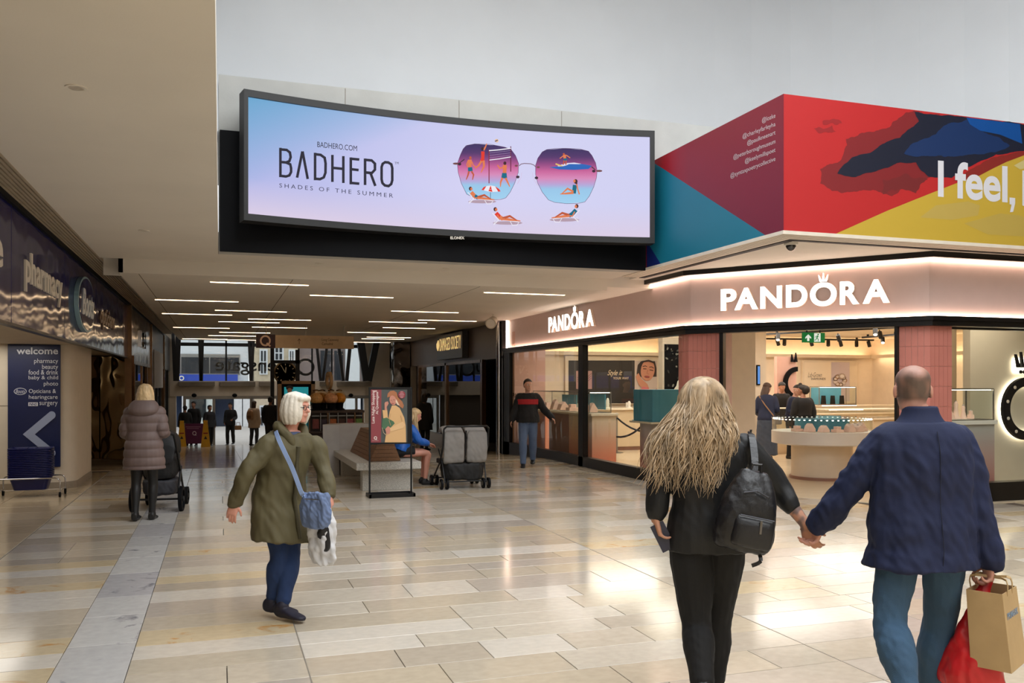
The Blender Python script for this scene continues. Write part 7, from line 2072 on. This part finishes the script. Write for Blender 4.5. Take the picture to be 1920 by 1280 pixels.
# ---------------------------------------------------------------- 4. woman with the pushchair
D = 10.75; p = px(270, 968, D); rz = -.12
J = pose(1.68, (p.x, p.y, 0), rz, .12, .05, .06, (.20, .28))
W4, P = simple('person', 'blonde woman in a taupe quilted coat pushing a black pushchair', J, (p.x, p.y, 0), rz, 1.68, sk_fair, None, '', [], dict(m=CL('black_leggings', (18, 18, 20), .5), infl=.004, thigh=.95), .0075, mat('black_boot', (18, 17, 17), .5))
m_tp = CL('taupe_quilt', (112, 94, 90), .6, .06)
top(J, W4, 'coat', m_tp, .009, hem=-.52, infl=.050, sleeve=1.0, flare=.02, ttop=.98, arm_r=1.2, quilt=(.014, .105), wide=1.08, label='taupe quilted coat')
mb = MB(); k = J['k']; f = J['f']; s_ = f.cross(UP)
loft(mb, [(J['nk'] - f * .10 * k - UP * .16 * k, s_, f, .07, .02, .05), (J['nk'] - f * .09 * k - UP * .08 * k, s_, f, .17, .06, .12), (J['nk'] - f * .05 * k + UP * .01, s_, f, .17, .09, .13), (J['nk'] - f * .03 * k + UP * .07 * k, s_, f, .12, .08, .10)])
remesh(mb, 'hood', m_tp, W4, .009, 2)
m_bl2 = mat('pale_blonde_hair', (206, 176, 132), .5, var=.25, vs=25, stretch=(1, 1, .15))
mb = MB(); c = J['hd']; loft(mb, [(c + UP * z - f * o, s_, f, a, bf, bb) for z, o, a, bf, bb in ((.12, .01, .03, .03, .04), (.09, .01, .075, .075, .085), (.02, .01, .096, .07, .11), (-.06, .03, .112, .03, .10), (-.14, .05, .13, .03, .085), (-.19, .06, .12, .02, .05))], 20, 2.1)
remesh(mb, 'hair', m_bl2, W4, .008, 1, disp=folds(.008, 34, (1, 1, .12)))

# ---------------------------------------------------------------- 5. man in the black and red jacket
p = px(990, 877, 17.75); g = 0.; rz = math.atan2(-(-FW.x * .97 - RT.x * .05), -FW.y * .97 - RT.y * .05)
J = pose(1.80, (p.x, p.y, g), rz, .30, .16, .0, (0, 0)); J['hf'] = (-FW + RT * .35).normalized()
J['eL'] = J['sL'] + RT * .14 - UP * .26; J['wL'] = J['eL'] + RT * .16 - UP * .17 - FW * .05
J['eR'] = J['sR'] - RT * .08 - UP * .28; J['wR'] = J['eR'] - RT * .07 - UP * .20
W5, P = simple('person', 'dark haired man in a black jacket with red chest band walking past the shop window', J, (p.x, p.y, g), rz, 1.8, sk_fair, mat('dark_hair', (34, 27, 24), .6, var=.1), 'crop',
               [dict(n='jacket', m=blackc, hem=-.10, infl=.04, sleeve=1., ttop=.985, arm_r=1.15, belly=.06, wide=1.12, disp=folds(.008, 12))], dict(m=CL('mid_jeans', (86, 104, 136), .85), infl=.022), .011)
mb = MB(); loft(mb, [(*spine(J, t), (a * 1.12 + .046) * J['k'], (bf + .052 + .06 * math.exp(-((t - .25) / .28) ** 2)) * J['k'], (bb + .045) * J['k']) for t, a, bf, bb in ((.56, .152, .116, .098), (.66, .160, .118, .1), (.76, .165, .118, .104))])
remesh(mb, 'chest_band', CL('red', (166, 30, 38)), W5, .011, 0)

# ---------------------------------------------------------------- 6. seated woman in the blue jacket
loc = (2.90, 14.35, 0); rz = -PI / 2
J = pose(1.66, loc, rz, 0, 0, 0); k = J['k']; X_ = V((1, 0, 0)); Y_ = V((0, 1, 0)); J['seat'] = 1
J['pel'] = V((2.86, 14.35, .56)); J['nk'] = V((3.02, 14.35, 1.01)); J['hd'] = V((3.10, 14.35, 1.15))
for sd, q in (('L', 1), ('R', -1)):
    J['s' + sd] = V((3.0, 14.35 + q * .16, .96)); J['e' + sd] = V((3.12, 14.35 + q * .22, .74)); J['w' + sd] = V((3.30, 14.35 + q * .12, .68))
    J['h' + sd] = V((2.90, 14.35 + q * .085, .54)); J['k' + sd] = V((3.28, 14.35 + q * .11, .52)); J['a' + sd] = V((3.24, 14.35 + q * .10, .085)); J['t' + sd] = X_
J['f'] = V((.96, 0, -.2)).normalized(); J['hf'] = V((.93, 0, -.35)).normalized()
t6 = thing('person', 'blonde woman in a bright blue jacket and black shorts seated on the bench', 'person', loc, rz)
body(J, t6, sk_rosy, .009, .98, floor_z=0.)
top(J, t6, 'jacket', CL('bright_blue', (26, 96, 188), .5), .009, hem=.02, infl=.030, sleeve=.9, ttop=.97, disp=folds(.008, 14), arm_r=1.1)
trousers(J, t6, blackc, .009, infl=.02, cut=0, name='shorts') if False else None
mb = MB(); loft(mb, [(J['pel'] - X_ * .10 - UP * .02, Y_, UP, .15, .09, .085), (J['pel'] + X_ * .02, Y_, UP, .18, .11, .095), (J['pel'] + X_ * .20, Y_, UP, .185, .085, .085)])
remesh(mb, 'shorts', blackc, t6, .009, 2)
hair(J, t6, m_bl2, 'long', .009)
mb = MB()
for q in range(26):
    a = rr.uniform(-1, 1); mb.tube([J['hd'] + V((-.05 + .09 * rr.random(), .09 * a, .06)), J['hd'] + V((-.07 + .1 * rr.random(), .115 * a, -.08)), J['hd'] + V((-.06 + .1 * rr.random(), .12 * a, -.24 - .1 * rr.random()))], [.016, .016, .006], 6)
mb.build('hair_locks', m_bl2, t6, smooth=80, kind='stuff')
for sd in 'LR':
    mb = MB(); shoe(mb, J['a' + sd], X_, k * 1.1); remesh(mb, 'shoe', m_shoe, t6, .009, 1, 0.)

# ---------------------------------------------------------------- 7. people by the doors and beyond
m_dh = MATS['dark_hair']; m_bh = mat('brown_hair', (70, 48, 36), .6, var=.1)


def at(u, d): q = px(u, 720, d); return (q.x, q.y, gz(q.y))


face_cam = math.atan2(FW.x, -FW.y); away = math.atan2(-FW.x, FW.y)
loc = at(432, 35.6); J = pose(1.72, loc, face_cam, .2, .05, .0, (.22, .05))
simple('person', 'person in dark jacket and trousers walking in through the open doors', J, loc, face_cam, 1.72, sk_tan, m_dh, 'short', [dict(n='jacket', m=CL('charcoal', (32, 32, 38)), hem=-.22, infl=.035, arm_r=1.15)], dict(m=blackc, infl=.02, flare=.01), .013)
w7 = at(446.5, 35.4)
t = thing('handbag', 'small tan handbag carried by the person walking in', 'bag', (w7[0], w7[1], loc[2] + .62), 0)
c = V((w7[0], w7[1], loc[2] + .72)); MB().box(c.x - .13, c.x + .13, c.y - .06, c.y + .06, c.z - .10, c.z + .08).build('pouch', mat('tan_leather', (150, 110, 74), .5), t, bevel=.03); MB().tube([c + V((-.08, 0, .07)), c + V((-.06, 0, .2)), c + V((.06, 0, .2)), c + V((.08, 0, .07))], .012, 8).build('handle', MATS['tan_leather'], t)
loc = at(476, 33.5); J = pose(1.74, loc, away - .3, .1)
t, P = simple('person', 'long haired person in a beige coat with a tan backpack walking to the doors', J, loc, away - .3, 1.74, sk_fair, m_bh, 'mid', [dict(n='coat', m=CL('beige_coat', (196, 172, 150)), hem=-.45, infl=.04, flare=.02, arm_r=1.15)], dict(m=CL('grey_trousers', (60, 62, 70)), infl=.015), .013)
c = J['nk'] - UP * .26 - J['f'] * .24; s_ = J['f'].cross(UP); s_.normalize()
bt = thing('backpack', 'small tan backpack on the person in the beige coat', 'backpack', c - UP * .18, 0)
mb = MB(); loft(mb, [(c + UP * z, s_, -J['f'], a, b, .05) for z, a, b in ((-.19, .10, .03), (-.17, .14, .07), (0, .145, .08), (.13, .12, .06), (.19, .06, .02))], 18, 2.6); remesh(mb, 'bag_body', MATS['tan_leather'], bt, .011, 1)
mb = MB(); loft(mb, [(c + UP * z - J['f'] * .07, s_, -J['f'], a, b, .03) for z, a, b in ((-.15, .08, .02), (-.08, .10, .035), (-.01, .09, .02))], 16); remesh(mb, 'front_pocket', mat('dark_tan_leather', (120, 84, 54), .5), bt, .011, 1)
loc = at(507, 30.5); J = pose(1.80, loc, away, .1)
simple('person', 'person in black standing beside the bronze information screen', J, loc, away, 1.8, sk_tan, m_dh, 'short', [dict(n='jacket', m=blackc, hem=-.2, infl=.04, arm_r=1.15)], dict(m=CL('dark_grey', (38, 38, 42)), infl=.02), .013)
for u, d, H, rz, lab, cm in ((347, 34.7, 1.64, away + .6, 'person in black with back turned behind the purple banner', blackc), (363, 35.1, 1.80, face_cam, 'tallest of the people in dark coats behind the purple banner', CL('dark_coat', (24, 24, 28))), (393, 34.9, 1.66, face_cam + .9, 'person in dark clothes behind the yellow cone beside the sliding door post', CL('dark_slate', (36, 38, 46)))):
    q = px(u, 720, d); loc = (q.x, q.y, gz(DOORY)); J = pose(H, loc, rz, .05)
    simple('person', lab, J, loc, rz, H, sk_tan, m_dh, 'short', [dict(n='coat', m=cm, hem=-.25, infl=.04, arm_r=1.15)], dict(m=blackc, infl=.018), .014)
loc = at(796, 26.5); J = pose(1.70, loc, away - .5, 0.)
simple('person', 'person in a long black coat standing before the projecting sign shop window', J, loc, away - .5, 1.7, sk_tan, m_dh, 'long', [dict(n='coat', m=blackc, hem=-.6, infl=.055, flare=.03, arm_r=1.2)], dict(m=blackc, infl=.015), .013)

# ---------------------------------------------------------------- 8. people inside the jewellery shop
q = px(1437, 720, 19.0); loc = (q.x, q.y, .004); rz = away - .35
J = pose(1.70, loc, rz, .05, 0, .18, (.20, .25)); J['hf'] = (J['f'] * .7 + RT * .5 - UP * .45).normalized()
t, P = simple('person', 'woman in a navy top and long denim skirt leaning over the shop counter', J, loc, rz, 1.7, sk_fair, m_bh, 'mid', [dict(n='jumper', m=navyc, hem=-.05, infl=.03, arm_r=1.12)], None, .012)
mb = MB(); loft(mb, [(J['pel'] - UP * (.80 * J['k']), (J['hR'] - J['hL']).normalized(), J['f'], .24, .20, .20), (J['pel'] - UP * .4, (J['hR'] - J['hL']).normalized(), J['f'], .22, .17, .17), (J['pel'] - UP * .05, (J['hR'] - J['hL']).normalized(), J['f'], .195, .14, .15), (J['pel'] + UP * .08, (J['hR'] - J['hL']).normalized(), J['f'], .165, .12, .12)])
remesh(mb, 'skirt', CL('denim_skirt', (66, 74, 90), .85), t, .012, 2, disp=folds(.012, 9, (1, 1, .1)))
c = J['pel'] + RT * .16 - FW * .26 - UP * .02
bt = thing('handbag', 'small grey crossbody bag with tan strap on the woman in the denim skirt', 'bag', c - UP * .1, 0)
MB().box(c.x - .10, c.x + .10, c.y - .03, c.y + .03, c.z - .09, c.z + .08).build('pouch', mat('grey_bag', (110, 106, 108), .6), bt, bevel=.025); MB().tube([c + UP * .07 - RT * .06, J['nk'].lerp(J['pel'], .4) - J['f'] * .16 - RT * .03, J['sL'] - J['f'] * .07 + UP * .05], .012, 6).build('strap', MATS['tan_leather'], bt)
q = px(1505, 720, 18.2); loc = (q.x, q.y, .004); rz = away + .3
J = pose(1.66, loc, rz, .12, .05); J['hf'] = (FW * .6 - RT * .8).normalized()
simple('person', 'person in black with dark curly hair puff standing behind the round counter', J, loc, rz, 1.66, sk_tan, m_dh, 'puff', [dict(n='jumper', m=blackc, hem=-.12, infl=.045, arm_r=1.2)], dict(m=blackc, infl=.03, flare=.03), .012, mat('white_trainer', (190, 186, 180), .5))
q = px(1484, 720, 19.6); loc = (q.x, q.y, .004); rz = face_cam + .8
J = pose(1.66, loc, rz, 0, 0, .10, (.2, .2)); J['hf'] = (-RT * .9 - FW * .3 - UP * .15).normalized()
simple('person', 'dark haired shop worker in profile beside the person with curly hair', J, loc, rz, 1.66, sk_fair, m_dh, 'bun', [dict(n='jumper', m=navyc, hem=-.12, infl=.03)], dict(m=blackc, infl=.02), .012)
q = px(1464, 720, 21.95); loc = (q.x, q.y, .004); rz = face_cam
J = pose(1.72, loc, rz, 0, 0, .06, (.2, .2)); J['hf'] = (-FW - UP * .3).normalized()
simple('person', 'shop worker in black behind the beige service counter', J, loc, rz, 1.72, sk_tan, m_dh, 'short', [dict(n='shirt', m=blackc, hem=-.1, infl=.03)], dict(m=blackc, infl=.02), .013)

# ================================================================ PUSHCHAIRS
# twin pushchair beside the bench
cx, cy = 3.73, 13.75
tw = thing('pushchair', 'grey twin pushchair with black frame parked at the end of the bench', 'pushchair', (cx, cy, 0), 0)
R3 = lambda x, y, z: V((cx + x, cy + y, z))
m_sg = CL('stroller_grey', (128, 124, 120), .8, .1); m_mesh = CL('black_mesh', (20, 20, 22), .7, .2)
mb = MB()
for x in (-.37, .37):
    mb.tube([R3(x, -.30, .96), R3(x, -.26, .70), R3(x, -.05, .42), R3(x, .45, .10)], .014, 8); mb.tube([R3(x, .05, .62), R3(x * .95, -.12, .40), R3(x * .92, -.26, .10)], .013, 8)
mb.tube([R3(-.37, -.30, .96), R3(-.33, -.33, 1.0), R3(-.2, -.34, 1.0), R3(.2, -.34, 1.0), R3(.33, -.33, 1.0), R3(.37, -.30, .96)], .016, 8)
mb.tube([R3(-.35, -.26, .12), R3(.35, -.26, .12)], .012, 8).tube([R3(-.37, .42, .12), R3(.37, .42, .12)], .012, 8).tube([R3(0, -.28, .93), R3(0, -.22, .5)], .012, 8)
mb.build('frame', m_bk, tw, smooth=60)
for x in (-.19, .19):
    mb = MB(); loft(mb, [(R3(x, -.18, .40), V((1, 0, 0)), V((0, -1, 0)), .14, .03, .03), (R3(x, -.22, .46), V((1, 0, 0)), V((0, -1, 0)), .172, .04, .05), (R3(x, -.25, .70), V((1, 0, 0)), V((0, -1, 0)), .172, .035, .05), (R3(x, -.26, .88), V((1, 0, 0)), V((0, -1, 0)), .165, .03, .05), (R3(x, -.24, .93), V((1, 0, 0)), V((0, -1, 0)), .13, .02, .05)], 24, 3.4)
    remesh(mb, 'seat_back', m_sg, tw, .009, 2, disp=folds(.012, 9))
    mb = MB(); loft(mb, [(R3(x, -.22, .84), V((1, 0, 0)), UP, .175, .02, .02), (R3(x, -.12, .93), V((1, 0, 0)), UP, .175, .05, .06), (R3(x, .04, .95), V((1, 0, 0)), UP, .17, .05, .06), (R3(x, .16, .90), V((1, 0, 0)), UP, .165, .02, .03)], 20, 2.6)
    remesh(mb, 'canopy', m_sg, tw, .009, 2)
    MB().obox(R3(x, .08, .42), (1, 0, 0), (0, 1, 0), UP, .165, .20, .04).build('seat', m_mesh, tw, bevel=.02)
mb = MB(); loft(mb, [(R3(0, -.02, .13), V((1, 0, 0)), V((0, 1, 0)), .24, .2, .2), (R3(0, -.02, .16), V((1, 0, 0)), V((0, 1, 0)), .31, .25, .25), (R3(0, -.02, .36), V((1, 0, 0)), V((0, 1, 0)), .34, .26, .26), (R3(0, -.02, .40), V((1, 0, 0)), V((0, 1, 0)), .33, .25, .25)], 24, 3)
remesh(mb, 'basket', m_mesh, tw, .011, 1, disp=folds(.02, 10))
for x, y in ((-.40, -.26), (-.31, -.26), (.29, -.26), (.38, -.26), (-.40, .42), (-.31, .42), (.29, .42), (.38, .42)):
    w_ = MB(); c = R3(x, y, .085); w_.lathe(c, [(.085, -.016), (.085, .016), (.05, .02), (.03, .02), (.03, -.02), (.05, -.02), (.085, -.016)], 20, axis=(1, 0, 0)); o = w_.build('wheel', m_black, tw, smooth=40)
    MB().lathe(c, [(.045, -.021), (.045, .021)], 12, axis=(1, 0, 0)).build('hub', m_steel, o)
# black pushchair ahead of the woman in the quilted coat
a0 = px(303, 955, 11.75); ang = -.12
st = thing('pushchair', 'black three quarter pushchair with big wheels pushed by the woman in taupe', 'pushchair', (a0.x, a0.y, 0), ang)
MR = Matrix.Translation(V((a0.x, a0.y, 0))) @ Matrix.Rotation(ang, 4, 'Z'); Q = lambda x, y, z: MR @ V((x, y, z)); ux, uy = (MR.to_3x3() @ V((1, 0, 0))), (MR.to_3x3() @ V((0, 1, 0)))
mb = MB()
for x in (-.24, .24):
    mb.tube([Q(x, -.52, 1.02), Q(x, -.40, .92), Q(x, .0, .50), Q(x * .9, .42, .16)], .015, 8).tube([Q(x, .04, .56), Q(x * 1.05, -.20, .30), Q(x * 1.1, -.28, .16)], .015, 8)
mb.tube([Q(-.24, -.52, 1.02), Q(-.2, -.56, 1.04), Q(.2, -.56, 1.04), Q(.24, -.52, 1.02)], .018, 8).tube([Q(-.28, -.28, .16), Q(.28, -.28, .16)], .014, 8).tube([Q(-.22, .42, .16), Q(.22, .42, .16)], .014, 8)
mb.build('frame', m_bk, st, smooth=60)
mb = MB(); loft(mb, [(Q(0, -.05, .42), ux, uy, .16, .25, .2), (Q(0, 0, .50), ux, uy, .215, .34, .28), (Q(0, .02, .68), ux, uy, .22, .38, .32), (Q(0, .02, .74), ux, uy, .20, .36, .30)], 24, 2.8); remesh(mb, 'seat', m_mesh, st, .01, 2, disp=folds(.008, 12))
mb = MB()
loft(mb, [(Q(0, -.30, .66), ux, UP, .20, .05, .05), (Q(0, -.24, .84), ux, UP, .225, .12, .12), (Q(0, -.08, .92), ux, UP, .23, .15, .16), (Q(0, .12, .88), ux, UP, .225, .14, .16), (Q(0, .24, .76), ux, UP, .21, .08, .10)], 24, 2.4); remesh(mb, 'hood', CL('pram_black', (24, 24, 27), .6, .1), st, .01, 2)
mb = MB(); loft(mb, [(Q(0, .02, .20), ux, uy, .17, .24, .24), (Q(0, .02, .24), ux, uy, .21, .28, .28), (Q(0, .02, .38), ux, uy, .22, .29, .29), (Q(0, .02, .40), ux, uy, .20, .27, .27)], 24, 3); remesh(mb, 'basket', CL('pram_grey', (48, 48, 54), .7, .2), st, .01, 1, disp=folds(.014, 12))
for x, y, r in ((-.30, -.28, .165), (.30, -.28, .165), (-.25, .44, .12), (.25, .44, .12)):
    c = Q(x, y, r); o = MB().lathe(c, [(r, -.022), (r, .022), (r - .035, .028), (r - .045, .02), (r - .045, -.02), (r - .035, -.028), (r, -.022)], 28, axis=ux).build('wheel', m_black, st, smooth=50)
    h_ = MB().lathe(c, [(.035, -.03), (.035, .03)], 14, axis=ux)
    for s in range(5): an = s * 2 * PI / 5; h_.bar(c, c + (uy * math.cos(an) + UP * math.sin(an)) * (r - .04), .02, .014, up=ux)
    h_.build('hub', m_dark, o)
